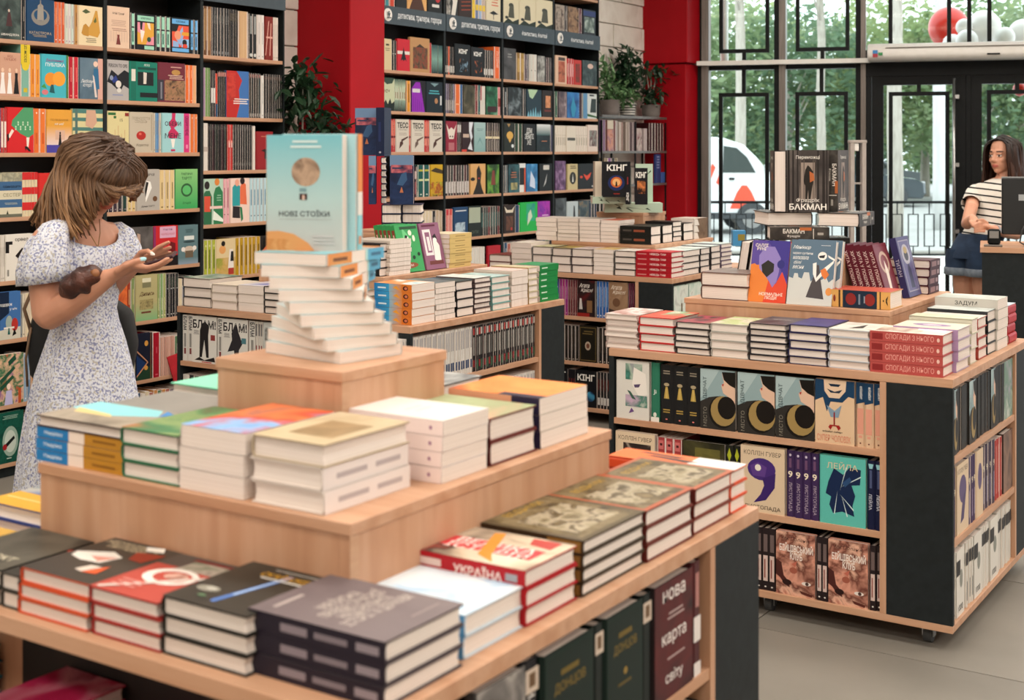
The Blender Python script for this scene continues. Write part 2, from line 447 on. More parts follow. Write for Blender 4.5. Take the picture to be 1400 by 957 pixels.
def stack(x, y, z, n, w, h, t, rot, col, desc, where, group, art=None, spine=None, hard=True, jit=.003, pap=None, rots=None, seed=None):
    """flat pile; (x, y) = left/near corner of its footprint as laid out with rot in 0, 90, 180, 270"""
    rr = random.Random(seed if seed is not None else int(abs(x)*1000+abs(y)*777))
    for i in range(n):
        r_ = rots[i] if rots else rot
        dx, dy = (w, h) if r_ % 180 == 0 else (h, w)
        ox = {0: 0, 90: dx, 180: dx, 270: 0}[r_]; oy = {0: 0, 90: 0, 180: dy, 270: dy}[r_]
        jx, jy = (rr.random()-.5)*jit*2, (rr.random()-.5)*jit*2
        M = T(x+ox+jx, y+oy+jy, z+t*i+t-.0002) @ RZ(r_) @ FLAT
        c = col[i % len(col)] if isinstance(col, list) else col
        d = desc[i] if isinstance(desc, list) else desc
        a = art if i == n-1 else None
        book(M, w, h, t-.0006, c, '%s, %s from top, %s' % (d, nth(n-i), where), group, a, spine[i] if isinstance(spine, tuple) else spine, hard, pap, vis='all' if i == n-1 else 'side')
    return z+t*n

# ================================================================ printed bookcase signs
sign_txt = mat('sign_lettering', 'd9dde0', .5)
def flat_text(name, txt, parent, h, wmax, M, m, bold=.02):
    vs_, fs, tw, th = text_geo(txt, bold); sy = h/th; sx = min(sy*1.1, wmax/tw)
    me = bpy.data.meshes.new(name); me.from_pydata([(x*sx, 0, y*sy) for x, y in vs_], [], fs); me.materials.append(m)
    o = bpy.data.objects.new(name, me); COL.objects.link(o); o.parent = parent; o.matrix_local = M; return o
for i, e in enumerate(BK):
    if i < 3: continue
    sb_ = [c for c in e.children if c.name.startswith('sign_board')][0]
    L_ = ym[i-2]-ym[i-3]-.01
    FA = Matrix.Translation((.0085, 0, .055)) @ Matrix.Rotation(R(90), 4, 'Z')
    flat_text('sign_lettering', ['детективи, трилери, горори', 'детективи, трилери, горори', 'фантастика, фентезі', 'фантастика, фентезі'][i-3], sb_, .042, L_*.68 if i in (3, 4) else L_*.5, FA @ Matrix.Translation((.06, 0, -.002)), sign_txt)
    bm = bmesh.new(); tube(bm, [(0, 0, 0), (.003, 0, 0)], .041, 24); ic = obj('sign_disc', mesh(bm, 'sign_disc'), white_m); ic.parent = sb_; ic.location = (.0075, -L_/2+.07, .057)
    bm = bmesh.new()
    for q in (((0, -.02), (.014, .01), (-.014, .01)), ((0, .026), (.01, .012), (-.01, .012)), ((-.022, -.022), (.022, -.022), (.022, -.016), (-.022, -.016))):
        bm.faces.new([bm.verts.new((.0112, a_, b_)) for a_, b_ in q])
    k_ = obj('sign_icon', mesh(bm, 'sign_icon'), sign_m); k_.parent = sb_; k_.location = (.0075, -L_/2+.07, .057)
# ================================================================ books on the wall bookcases (pixel columns of the photograph)
def nz(cols, seed, sc=16): return ('n', 0, 0, 1, 1, tuple(cols.split()), sc, seed)
def st(c, lo=.35, hi=.85, foot=True):              # spine: title strip + publisher mark
    a = [('r', .44, lo+(hi-lo)*.2, .58, hi-(hi-lo)*.1, c)]
    if foot: a.append(('r', .35, .05, .68, .08, c))
    return a
def tops(c, z0=.85): return [('r', 0, z0, 1, 1, c)]
GW = 'novels on the left wall bookcases'; GM = 'books on the bookcases behind the column'
def fig(cx, y0, hgt, c, wd=.12, skin='e8c4a8'):    # small standing figure
    return [('p', ((cx-wd, y0), (cx+wd, y0), (cx+wd*.45, y0+hgt*.62), (cx+wd*.55, y0+hgt*.8), (cx-wd*.55, y0+hgt*.8), (cx-wd*.45, y0+hgt*.62)), c), ('e', cx, y0+hgt*.9, wd*.45, hgt*.085, skin)]
L1, L2, L3 = 'left wall bay', 'middle wall bay', 'comics bay'
def W(z, bay, shelf, items, g=GW): row('X', SX, z, '%s shelf of %s' % (shelf, bay), g, items)
# ---- bay one
W(ZA[7], L1, 'top', [
 ('F', 0, 29.5, .198, '33403f', [nz('26302f 3d4b48 5b6a64', 1), ('p', ((.3, .3), (.6, .3), (.5, .62), (.4, .62)), '4a2a2c'), ('e', .44, .66, .05, .035, 'c8b8a8'), ('t', 'ШВАНДЛЕРА', .5, .1, .06, .9, 'e8e4dc')], 'dark teal novel with a robed figure'),
 ('S', 30, 36, 1, .195, '15171a', st('9a9288'), 'black slim novel'),
 ('F', 37, 75, .2, '123f66', [('e', .5, .58, .33, .2, '8a8680'), ('e', .5, .62, .24, .13, '1a4a70'), ('w', (((.38, .5), (.62, .5), (.6, .85), (.5, .9), (.4, .84)),), '9d968c'), ('r', .48, .82, .52, .97, '8a8680'), ('t', 'КАТАСТРОФА', .5, .2, .07, .8, 'b7a890'), ('l', .2, .8, .1, .16, 2, 'a8967c')], 'deep blue novel with a silver ship'),
 ('S', 76, 90, 3, .196, ['d9602c', 'e0652e', 'd2562a'], [('r', .4, .45, .6, .85, 'f0a070'), ('e', .5, .08, .15, .012, 'ffffff')], 'orange paperback'),
 ('S', 90, 103, 3, .192, ['cfd6c8', 'dcd5d2', 'c6d4cb'], st('a78aa0', .3, .75), 'pale green paperback'),
 ('S', 103, 108, 1, .192, 'b98645', st('5a3a1a'), 'tan paperback'),
 ('F', 108, 141, .192, 'ecd7af', [('p', ((.12, .3), (.2, .25), (.4, .23), (.5, .3), (.45, .45), (.3, .55), (.2, .5)), 'c08a35'), ('p', ((.42, .26), (.8, .22), (.9, .35), (.85, .6), (.78, .9), (.7, .9), (.55, .6), (.42, .45)), 'cf9a40'), ('p', ((.15, .85), (.3, .92), (.5, .85), (.3, .8)), '4d5a34'), ('p', ((.62, .62), (.72, .74), (.75, .62), (.68, .58)), '5d6432'), ('l', .3, .75, .07, .2, 3, '8a7a60')], 'cream novel with golden pears'),
])
W(ZA[6], L1, 'second', [
 ('F', 0, 29, .2, 'cf9f86', [('t', 'ЯКА\nТАНЦЮЄ', .5, .87, .14, .6, 'a86a58')]+fig(.15, .05, .6, 'f0e8e4', .14)+fig(.48, .05, .6, 'f4efec', .13)+fig(.8, .05, .6, '181414', .13), 'dusty pink novel with three dancers'),
 ('S', 29.3, 42, 1, .25, '7fb3a2', [('r', 0, .6, 1, 1, 'e0c428'), ('e', .5, .58, .4, .1, 'e0c428'), ('t', 'LES MODES', .5, .8, .3, .33, '3a4a2a', 1), ('r', .3, .08, .7, .16, 'd0b830')], 'tall yellow and teal volume'),
 ('S', 42, 57, 2, .2, ['e8922f', 'e99a38'], st('c05a20', .2, .7), 'amber paperback'),
 ('F', 57, 94, .205, '45b4c4', [('e', .35, .42, .22, .16, 'e8912a'), ('e', .66, .44, .24, .17, 'eda034'), ('t', 'Безтямна', .5, .86, .07, .8, '9a4a8a', 0, .01, .3), ('t', 'ПУБЛІКА', .52, .76, .08, .75, 'e8f0f0'), ('p', ((.3, .12), (.5, .1), (.45, .3), (.36, .3)), '1f5a60'), ('e', .14, .12, .12, .06, 'd87a80'), ('p', ((.0, .24), (.2, .2), (.12, .32)), '4a9a4a'), ('r', .93, 0, 1, 1, '4a7a3a')], 'turquoise novel with orange discs'),
 ('S', 95, 109, 2, .2, ['b8192c', 'c41c2e'], st('e87a70', .3, .8), 'crimson paperback'),
 ('F', 110, 141.5, .2, '53697a', [nz('4a6072 5c7486 6d8494', 3, 8), ('r', .78, 0, 1, 1, 'd9a89a'), ('p', ((.55, .25), (.85, .25), (.8, .75), (.6, .75)), '2f6a92'), ('e', .68, .86, .1, .07, 'e8c8b4'), ('p', ((.55, .6), (.62, .55), (.75, .05), (.65, .05)), 'dccfc8'), ('t', 'Любовні\nісторії', .32, .38, .2, .55, 'e8e8e8', 0, .008, .3)], 'slate blue novel with standing woman'),
])
W(ZA[5], L1, 'third', [
 ('S', 0, 2.6, 1, .205, '4a2a7a', st('c8b8e0'), 'violet slim book'),
 ('S', 2.8, 10, 2, .205, ['c22a2c', 'b8262a'], [('r', .1, .12, .9, .7, 'ecdccf')], 'red and white paperback'),
 ('F', 10.3, 47, .21, 'd32226', [('p', ((.62, 1), (.98, 1), (1, .42), (.8, .33), (.5, .42), (.16, .6), (.2, .72)), '4f9a6a'), ('w', tuple(((.3+.09*i, .5+.05*(j % 3)+.1*(i % 2)), (.35+.09*i, .5+.05*(j % 3)+.1*(i % 2)), (.35+.09*i, .54+.05*(j % 3)+.1*(i % 2)), (.3+.09*i, .54+.05*(j % 3)+.1*(i % 2))) for i in range(7) for j in range(2)), 'bfd8bc'), ('p', ((.18, .52), (.26, .48), (.1, .32), (.03, .36)), 'f0e0d4'), ('p', ((0, .4), (.06, .42), (.08, .28), (.02, .24)), '101010'), ('p', ((.72, .34), (.84, .34), (.8, .12), (.74, .12)), 'f0e0d4'), ('p', ((.66, .14), (.76, .14), (.9, .03), (.82, .03), (.72, .09), (.7, .03)), '101010')], 'red novel with a green checked skirt'),
 ('S', 47, 64, 2, .207, ['e2702c', 'e67832'], [('e', .5, .9, .12, .02, 'f4d8c0'), ('r', .35, .2, .65, .45, 'd05a1e')], 'orange paperback'),
 ('F', 64.5, 99, .205, 'e3a23c', [('g', 0, .18, 1, .62, 'e6d0cc', 'e3a23c'), ('r', 0, 0, 1, .18, '4a42a0'), ('t', 'ПОЛЮВАННЯ', .5, .76, .05, .8, 'b07820'), ('t', 'на неї', .5, .67, .06, .5, 'f4ead8', 0, .01, .3), ('r', .34, .3, .72, .52, 'd8b09a')]+fig(.53, .17, .32, '1a1416', .07, '1a1416'), 'amber novel with a tiny walking figure'),
 ('F', 100, 141.5, .212, 'd9cf9c', [('r', 0, .9, 1, 1, '4d7d76'), ('r', 0, .72, 1, .8, '4d7d76'), ('r', 0, .5, 1, .58, '4d7d76'), ('r', 0, .3, 1, .38, '6d8a84'), ('p', ((.45, .98), (.75, .98), (.8, .7), (.65, .55), (.42, .62)), 'cfa58c'), ('r', .08, 0, .16, 1, '54706c')], 'striped cream novel with a hand'),
])
W(ZA[4], L1, 'fourth', [
 ('F', 0, 31, .205, 'd8cfb4', [('r', 0, .6, 1, .8, '3d638c'), ('r', 0, .22, 1, .4, '3d638c'), ('n', 0, .8, 1, 1, ('cfc4a0', '8a8a78', 'd8d0b0'), 20, 4), ('r', 0, 0, 1, .07, '6a6a5a'), ('t', 'одинадцять', .55, .68, .06, .8, '16283c'), ('t', 'СЕСТЕР', .55, .5, .08, .8, '9a9478'), ('l', .2, .8, .28, .33, 2, 'a8b0a8'), ('p', ((.3, .07), (.4, .07), (.35, .16)), '3a4030')], 'cream and blue striped novel'),
 ('S', 31.3, 53, 5, .205, 'd9c9a4', [('r', 0, .83, 1, 1, 'cf2a2a'), ('r', 0, .5, 1, .66, 'cf2a2a'), ('r', 0, .14, 1, .32, 'cf2a2a')], 'red and cream striped paperback'),
 ('F', 53.5, 88, .2, 'd22a26', [('t', 'ІЗ', .7, .85, .1, .3, 'f0e8e0'), ('e', .4, .4, .25, .2, 'b81c1c')], 'bright red novel half hidden by hair'),
])
W(ZA[3], L1, 'fifth', [
 ('S', 0, 8, 4, .212, 'ded7cd', st('a8a098', .2, .8), 'white slim paperback'),
 ('F', 8.3, 46, .212, 'e4ded4', [('r', 0, .6, .13, .85, '14110f'), ('r', 0, .78, .25, .85, '14110f'), ('t', 'орвел', .58, .87, .08, .6, '3a3634'), ('p', ((.35, .53), (.6, .7), (.9, .53), (.6, .38)), '1a1210'), ('e', .62, .54, .1, .06, 'b07a5a'), ('e', .45, .2, .09, .07, '14110f'), ('e', .45, .2, .05, .035, 'e4ded4'), ('e', .68, .2, .09, .07, '14110f'), ('r', .06, .1, .12, .24, '8a867e')], 'white novel with a black eye drawing'),
])
W(ZA[2], L1, 'sixth', [
 ('F', 0, 29, .218, '3f6ba4', [('p', ((0, 1), (.45, 1), (.45, .55), (0, .4)), '14233c'), ('p', ((0, 0), (1, 0), (1, .25), (0, .2)), 'c9c4b4'), ('t', 'подорож', .3, .72, .07, .6, 'e8e8e4'), ('t', 'у ніч', .65, .63, .07, .5, 'e8e8e4'), ('e', .45, .35, .16, .15, '9aa8a0'), ('e', .72, .3, .16, .14, 'b0322a'), ('r', .2, .22, .7, .26, 'e0d8cc'), ('p', ((.38, .1), (.5, .1), (.46, .24), (.42, .24)), '1e5a54'), ('p', ((.6, .06), (.8, .1), (.7, .22)), '141414')], 'blue picture book with seated figures'),
 ('S', 29.5, 35.5, 2, .2, ['8a8f92', 'd8cdb8'], st('4a4a4a'), 'grey slim paperback'),
])
W(ZA[1], L1, 'seventh', [
 ('F', 0, 33, .232, 'cfc0b0', [('n', 0, 0, 1, 1, ('7a4a8a', 'd8b090', '2a6a4a', 'c8583a'), 26, 6), ('p', ((0, .5), (.6, .75), (.66, .7), (.05, .42)), '1f4a36'), ('p', ((0, .36), (.55, .58), (.6, .52), (.05, .28)), '1f4a36'), ('p', ((.35, .85), (.65, .98), (.7, .88), (.4, .76)), '1f4a36'), ('e', .38, .36, .08, .06, 'f0d8c8'), ('p', ((.2, 0), (.55, 0), (.5, .28), (.28, .28)), 'b9b4d8'), ('r', .78, 0, .9, .3, 'b8502a')], 'colourful patterned picture book'),
 ('S', 33.5, 43, 2, .22, ['8fa8c0', '6a86a4'], st('d8dce0'), 'pale blue slim book'),
])
W(ZA[0], L1, 'lowest', [
 ('F', 0, 33, .232, '0f4a3c', [('n', 0, 0, 1, 1, ('0c3a30', '155445', '0c3f34'), 30, 2), ('e', .45, .42, .33, .3, '93aa9c'), ('e', .45, .42, .24, .22, 'c0cbc0'), ('p', ((.15, .34), (.6, .52), (.64, .46), (.2, .27)), '151a18'), ('e', .22, .32, .09, .06, '9a1f24'), ('l', .1, .8, .86, .94, 3, '8fb0a0'), ('r', .3, .08, .5, .1, 'b8c8bc')], 'green ornate volume with pale medallion'),
])
# ---- bay two
mint = 'a0d8c0'; blu = '6ab0e8'
W(ZA[7], L2, 'top', [
 ('F', 147, 178, .205, 'e6c6ac', [('t', 'Мій Граф', .5, .83, .07, .75, '4a302c', 0, .004, .3), ('l', .15, .9, .52, .68, 4, 'c4a08c'), ('l', .15, .9, .4, .48, 2, 'b08878'), ('w', tuple(((.15+.12*i, .15), (.19+.12*i, .15), (.19+.12*i, .4), (.15+.12*i, .4)) for i in range(7)), 'd8b8a2')]+fig(.5, .08, .3, '7a3430', .1), 'peach novel with a lady in red'),
 ('S', 180, 186, 1, .185, '0d1218', [('r', .2, .62, .8, .97, mint), ('r', .2, .12, .8, .58, mint), ('r', .35, .2, .6, .5, '2a5a50')], 'black spine with mint labels'),
 ('F', 186.3, 214, .183, '0d1218', [('r', .08, .8, .9, .95, mint), ('r', .08, .15, .9, .76, 'e2a53c'), ('p', ((.08, .15), (.08, .5), (.3, .3), (.3, .15)), 'e2a53c'), ('p', ((.08, .5), (.08, .76), (.45, .76), (.4, .4)), 'e693a4'), ('p', ((.5, .15), (.9, .15), (.9, .4), (.6, .3)), 'e693a4'), ('p', ((.2, .76), (.34, .76), (.3, .55), (.22, .56)), '16181c'), ('p', ((.22, .56), (.44, .52), (.3, .2), (.24, .35)), 'f4e4dc'), ('p', ((.55, .76), (.7, .76), (.74, .56), (.62, .62)), 'f0dcc8'), ('t', 'КЛІТИНА', .5, .875, .05, .65, '14342c'), ('r', .42, .02, .9, .12, mint), ('e', .65, .3, .1, .07, '2a4a3a')], 'mint-labelled black novel with picture'),
 ('S', 214.6, 234, 3, .183, '0d1218', [('r', .2, .62, .8, .97, mint), ('r', .2, .12, .8, .58, mint), ('r', .35, .2, .6, .5, '2a5a50')], 'black paperback with mint spine labels'),
 ('F', 234.3, 261, .183, '0c141c', [('r', .06, .82, .92, .96, blu), ('r', .06, .16, .92, .78, 'e4573a'), ('p', ((.06, .6), (.06, .78), (.4, .78), (.3, .6)), '16181c'), ('p', ((.25, .4), (.6, .76), (.65, .5), (.5, .2)), '8fb0dc'), ('p', ((.1, .16), (.1, .34), (.4, .3), (.4, .16)), '8fb0dc'), ('e', .35, .5, .17, .13, 'e89a78'), ('r', .55, .16, .92, .4, '8fc0ec'), ('e', .7, .3, .12, .09, '14161a'), ('e', .72, .2, .13, .06, 'd8442a'), ('r', .55, .5, .92, .6, 'e0a030'), ('t', 'КЛІТИНА', .5, .89, .05, .7, '12263c'), ('r', .06, .03, .92, .13, blu)], 'blue-labelled black novel with picture'),
 ('S', 261.6, 272, 2, .183, '0c141c', [('r', .2, .62, .8, .97, blu), ('r', .2, .12, .8, .58, blu), ('r', .35, .2, .6, .5, '2a4a6a')], 'black paperback with blue spine labels'),
])
W(ZA[6], L2, 'second', [
 ('F', 147, 177, .2, 'b3adab', [('t', 'PERSON TO OPE', .5, .86, .09, .85, '2c2a2c'), ('p', ((0, .45), (.2, .75), (.5, .62), (.8, .76), (1, .7), (1, .3), (.75, .38), (.6, .2), (.4, .3), (.2, .4)), '15161c'), ('p', ((.2, .5), (.4, .62), (.5, .5), (.3, .42)), '2a3c86'), ('e', .52, .4, .13, .09, 'e0d8d0'), ('e', .2, .55, .08, .06, '8a94b0'), ('e', .55, .25, .1, .06, 'd8d4cc'), ('l', .2, .8, .1, .16, 1, '8a94b8')], 'grey novel with dark brush strokes'),
 ('F', 177.3, 216, .2, '0d7a66', [('r', .06, 0, .24, 1, '0a6a58'), ('r', .08, .5, .22, .8, 'dcd8cc'), ('r', .3, .4, .86, .74, '141a1a'), ('p', ((.5, .74), (.62, .72), (.6, .44), (.5, .44)), 'd8cfc4'), ('r', .38, .1, 1, .22, '101616'), ('t', 'ЛІТО', .62, .92, .05, .4, 'e8f0e8'), ('r', .3, .8, .95, .86, '0a4a40')], 'emerald novel with black framed picture'),
 ('F', 216.3, 254, .205, '6f2433', [('n', .25, .04, 1, .56, ('4a342a', '8a6a4a', 'a87a5a', '3a2a24'), 34, 9), ('r', 0, .04, .22, .56, '33323c'), ('r', .1, .08, .16, .5, '7a7a84'), ('e', .66, .76, .16, .07, 'b88a4a'), ('l', .35, .95, .58, .7, 3, 'd8b8a8'), ('l', .4, .9, .86, .92, 1, 'c89a90')], 'maroon novel above an old market picture'),
 ('S', 254.3, 270.5, 3, .2, ['e06a2a', 'e06a2a', 'e2a878'], st('f0b080', .6, .9), 'orange paperback'),
])
W(ZA[5], L2, 'third', [
 ('F', 147, 177, .207, 'dccf9a', [('r', .05, .9, .4, .96, '2c6a34'), ('r', .3, .82, .42, .88, '2c6a34'), ('r', .82, .88, 1, .96, '8a2a22'), ('p', ((0, 0), (1, 0), (1, .16), (.5, .22), (0, .2)), '7a1f22'), ('t', '15', .65, .78, .07, .2, '6a6444'), ('w', tuple(((.2+.15*i, .25), (.22+.15*i, .25), (.22+.15*i, .45+.1*(i % 3)), (.2+.15*i, .45+.1*(i % 3))) for i in range(5)), 'c89a70')], 'pale yellow novel with maroon base'),
 ('F', 177.3, 210, .205, 'c4b8a4', [('t', 'ПОВНОЛІТТЯ\nСЕРДЕЦЬ', .5, .8, .16, .75, '9a8e7c'), ('e', .5, .42, .2, .11, 'b32a22'), ('e', .46, .46, .06, .03, 'd86a58'), ('t', 'Коротка', .55, .18, .08, .6, '6a6050', 0, .004, .3), ('r', .92, .05, .96, .95, 'a89c88')], 'beige novel with a shiny red heart'),
 ('S', 210.3, 222, 4, .203, ['c8bca8', '6a9ac4', '5a8abc', 'ccc0b0'], st('8a8478'), 'thin beige or blue paperback'),
 ('F', 222.4, 252, .205, '9fd0d4', [('p', ((.45, 1), (.62, 1), (.6, .85), (.72, .7), (.55, .62), (.75, .5), (.7, .36), (.3, .36), (.28, .5), (.4, .6), (.3, .75), (.45, .86)), 'c42a5c'), ('t', 'ОБЕРИ', .5, .73, .11, .85, '1a1c24'), ('t', 'МЕНЕ', .5, .42, .13, .8, '1a1c24'), ('p', ((.4, .34), (.6, .34), (.54, .12), (.46, .12)), 'f0ece4'), ('r', .4, .03, .6, .08, 'c42a5c')], 'light blue novel with pink swirl'),
 ('S', 252.4, 262, 1, .205, 'd4327a', [('t', 'ОБЕРИ МЕНЕ', .5, .68, .45, .5, '2a0f20', 1), ('r', .35, .1, .65, .2, 'e88ab0')], 'hot pink spine'),
 ('S', 262.3, 271.5, 2, .203, ['e0702a', 'e47a34'], [('e', .5, .9, .12, .02, 'f4d8c0')], 'orange paperback'),
])
W(ZA[4], L2, 'fourth', [
 ('S', 150, 175, 4, .19, ['2a2030', '3a2a34', '28242c', '1f3a34'], st('8a7a84'), 'dark paperback beside her hair'),
 ('S', 175.4, 187, 2, .2, 'd8bd84', st('6a5430', .2, .75), 'cream paperback'),
 ('F', 187.3, 219, .21, 'b4ada4', [('t', 'Тисяча', .5, .88, .08, .6, '3a3634', 0, .004, .3), ('p', ((.4, .2), (.66, .55), (.6, .7), (.42, .72), (.36, .5)), 'f0ede6'), ('p', ((.38, .3), (.52, .68), (.42, .7), (.36, .5)), '17130f'), ('e', .8, .28, .1, .065, '6a4a30'), ('t', 'Донна ТАРТТ', .5, .1, .05, .75, '3a3634')], 'grey novel with folded paper figure'),
 ('S', 219.3, 240.5, 3, .205, ['dcc28c', 'd8be88', 'dfc690'], st('6a5430', .15, .75), 'cream paperback'),
 ('F', 240.8, 271, .208, '58b068', [('g', 0, 0, 1, 1, '3aa35a', '8ac47a'), ('e', .5, .47, .26, .17, '2f5a34'), ('e', .5, .47, .19, .12, '5cb86a'), ('t', 'ТАЄМНА', .5, .88, .06, .7, '1f4a2a', 0, .006, .3), ('t', 'ТАРТТ', .5, .77, .07, .7, '1f4a2a'), ('t', 'Історія', .5, .14, .07, .6, '1f5a30', 0, .006, .3)], 'green novel with a leaf wreath'),
])
W(ZA[3], L2, 'fifth', [
 ('F', 150, 176, .21, '2c2022', [('n', 0, 0, 1, 1, ('1c1416', '3c2a2a', '2a2024'), 14, 7), ('e', .42, .62, .2, .13, 'd8b098'), ('p', ((.1, .2), (.85, .2), (.7, .45), (.3, .5)), 'cfa48c'), ('p', ((.15, .1), (.8, .08), (.6, .4), (.2, .36)), '151214'), ('p', ((.2, .9), (.7, .9), (.66, .62), (.6, .8), (.3, .8), (.2, .6)), '8a4a30')], 'dark novel with a woman portrait'),
 ('F', 176.3, 210, .21, '45403f', [('n', 0, 0, 1, 1, ('3a3534', '55504e', '6a6462'), 10, 8), ('p', ((.3, .2), (.5, .2), (.48, .82), (.36, .85)), 'b89a88'), ('r', .06, .2, .12, .5, 'b8a8a0')], 'dark grey novel with a raised arm'),
 ('F', 210.4, 244, .208, 'c42228', [('r', 0, 0, .1, 1, '8a2a5c'), ('r', .26, .7, .92, .98, 'd8a8c0'), ('t', 'Мой Хей', .58, .91, .05, .5, '6a3a6a'), ('t', 'ЧЕРВОНИЙ', .58, .8, .07, .6, 'c46a78'), ('p', ((.6, .3), (.9, .3), (.9, .55), (.7, .6)), '6a1418'), ('r', .3, 0, 1, .25, '1a1214')], 'red novel with pale pink label'),
 ('F', 244.4, 271.5, .205, '5d7a80', [('r', .3, .62, .8, .72, 'd8dcd8'), ('e', .55, .57, .3, .03, '2f4448'), ('e', .55, .36, .28, .1, 'c9b8a8'), ('r', .35, .16, .75, .34, '6a5a48'), ('e', .25, .38, .1, .06, 'e4ded8'), ('e', .82, .4, .1, .06, 'e4ded8'), ('l', .35, .75, .8, .9, 4, '3a5458'), ('g', 0, 0, 1, .16, '8a98a8', '5d7a80')], 'slate teal novel with white label'),
])
W(ZA[2], L2, 'sixth', [
 ('F', 158, 175, .22, 'd0562a', [('n', 0, 0, 1, 1, ('c04a24', 'e07038', 'a03c20'), 12, 5)], 'orange cover novel behind the hands'),
 ('S', 175.4, 186, 2, .222, ['9c3a22', '7d8f5a'], st('d8c88a', .3, .8), 'rust or olive slim novel'),
 ('F', 186.3, 216, .232, 'b3a878', [('g', 0, 0, 1, .4, '7fae7a', 'b3a878'), ('r', .3, .84, .7, .93, 'ddd8bc'), ('r', .3, .72, .7, .83, '7d7a5a'), ('t', 'Дивись', .5, .58, .11, .7, '5a3a22', 0, .006, .4), ('n', .18, .24, .8, .46, ('6a5c3a', 'a89a68', '4a4028'), 30, 3), ('r', .25, .16, .7, .2, '6a3a2a')], 'olive green novel with brown lettering'),
 ('S', 216.3, 228.5, 3, .23, ['8f9e62', '7fa06a', 'a0a868'], st('e0dca8', .1, .5), 'olive green paperback'),
 ('S', 229, 245, 4, .225, '14161a', [('e', .5, .66, .2, .012, 'c0c4c0'), ('r', .4, .7, .6, .92, '4a5a4c'), ('e', .5, .07, .2, .012, 'd0d0cc')], 'black paperback with dots'),
])
W(ZA[1], L2, 'seventh', [
 ('S', 178, 187, 2, .2, ['1a1816', 'd8cfae'], None, 'dark or cream slim book'),
 ('F', 187.4, 209, .235, '14182a', [('p', ((0, 0), (1, 0), (1, .3), (0, .15)), '1e3a28'), ('p', ((0, .55), (0, .1), (.6, .35)), '16305c'), ('p', ((0, .62), (.7, .36), (.72, .38), (0, .66)), 'c08a6a'), ('p', ((.7, .38), (0, .1), (0, .06), (.74, .36)), 'c08a6a'), ('e', .62, .78, .12, .06, 'c89040'), ('e', .6, .25, .12, .05, 'c89040'), ('r', .88, 0, .92, 1, '8a5a30')], 'navy ornate volume with gold zigzag'),
 ('S', 209.5, 220, 1, .23, '9c0f24', st('c85060', .5, .7), 'crimson thick spine'),
 ('S', 221, 240, 7, .2, ['c89a88', 'd4a898', 'c09080'], None, 'pinkish slim booklet'),
])
# ---- comics bay
dk = ['17191c', '1f2023', '262220', '131518']
W(ZC[7], L3, 'top', [
 ('S', 279.4, 291, 2, .262, ['6a4426', '7a5230'], [('r', .2, .1, .4, .95, 'c09a6a'), ('r', .6, .3, .8, .95, 'b08a5a')], 'gold brown omnibus'),
 ('S', 291.5, 315, 6, .262, ['23262a', '2a2b2c', '1f2226'], [('r', .38, .66, .62, .84, '5f615f'), ('r', .35, .04, .65, .1, '8a8e92')], 'dark grey comic volume'),
 ('S', 315.4, 326.5, 4, .262, dk, [('r', .38, .75, .62, .92, '6a5e4a'), ('r', .4, .1, .6, .4, '3a3632')], 'black comic volume'),
 ('S', 327, 340.5, 1, .258, 'cda77c', [('r', .1, 0, .14, 1, 'b08a5c'), ('r', .5, .0, .54, .9, 'd8b88c')], 'thick tan volume'),
 ('S', 341, 353, 2, .25, dk, [('r', .3, .55, .7, .95, '9a9c9a'), ('e', .5, .08, .3, .04, 'c8c8c4')], 'black comic with white lettering'),
 ('S', 353.5, 363, 2, .25, ['d8d0cc', 'e0d9d4'], st('a8a09c', .2, .9), 'white comic volume'),
 ('F', 363.4, 374, .245, '7a1f14', [('p', ((.0, .1), (.1, .1), (.5, .9), (.4, .9)), 'd8a090'), ('p', ((.55, .1), (.65, .1), (.8, .85), (.7, .85)), 'd8a090'), ('r', .1, .5, .95, .54, 'd8a090')], 'dark red graphic novel with pink lines'),
 ('S', 374.4, 382, 3, .245, 'dccfc4', st('a09488', .2, .9), 'off-white slim comic'),
])
W(ZC[6], L3, 'second', [
 ('S', 279.4, 289, 3, .262, ['a88aa4', '74965a', '6a8e50'], None, 'lilac or green slim comic'),
 ('S', 289.4, 296, 2, .25, ['14161a', '1a1c22'], [('r', .1, .3, .9, .62, 'd8d4d0')], 'black comic with white patch'),
 ('S', 296.2, 299, 1, .235, 'd0422c', [('r', 0, 0, 1, .3, '1f4a6a')], 'red slim comic'),
 ('S', 299.3, 310, 4, .25, dk, [('r', .1, .88, .9, .97, 'b87a70'), ('r', .42, .35, .58, .75, '5a524c')], 'dark comic with pink cap'),
 ('F', 310.3, 341, .255, '3f6fb0', [('p', ((0, 0), (.45, 0), (.6, .3), (.55, .6), (.7, .8), (.45, 1), (0, 1)), 'b8261e'), ('n', .02, .35, .4, .95, ('a0201a', 'c83a2c', '8a1c18'), 22, 4), ('l', .3, .98, .28, .42, 3, 'e8dcd4')], 'red and blue comic cover'),
 ('S', 342, 357.5, 5, .25, ['26231f', '1c2a2c', '2c241e'], [('r', .25, .9, .75, .97, 'a06a62'), ('r', .42, .3, .58, .75, '4a463e'), ('r', .25, .03, .75, .1, '9a948e')], 'dark comic with reddish cap'),
 ('S', 358, 362, 1, .24, 'd8d6d2', st('9a9894', .2, .9), 'single white slim comic'),
 ('S', 362.4, 387, 8, .25, dk, [('r', .3, .88, .7, .94, '6a524a'), ('r', .42, .3, .58, .8, '36342f'), ('r', .3, .03, .7, .12, '5f5d5a')], 'dark comic volume'),
])
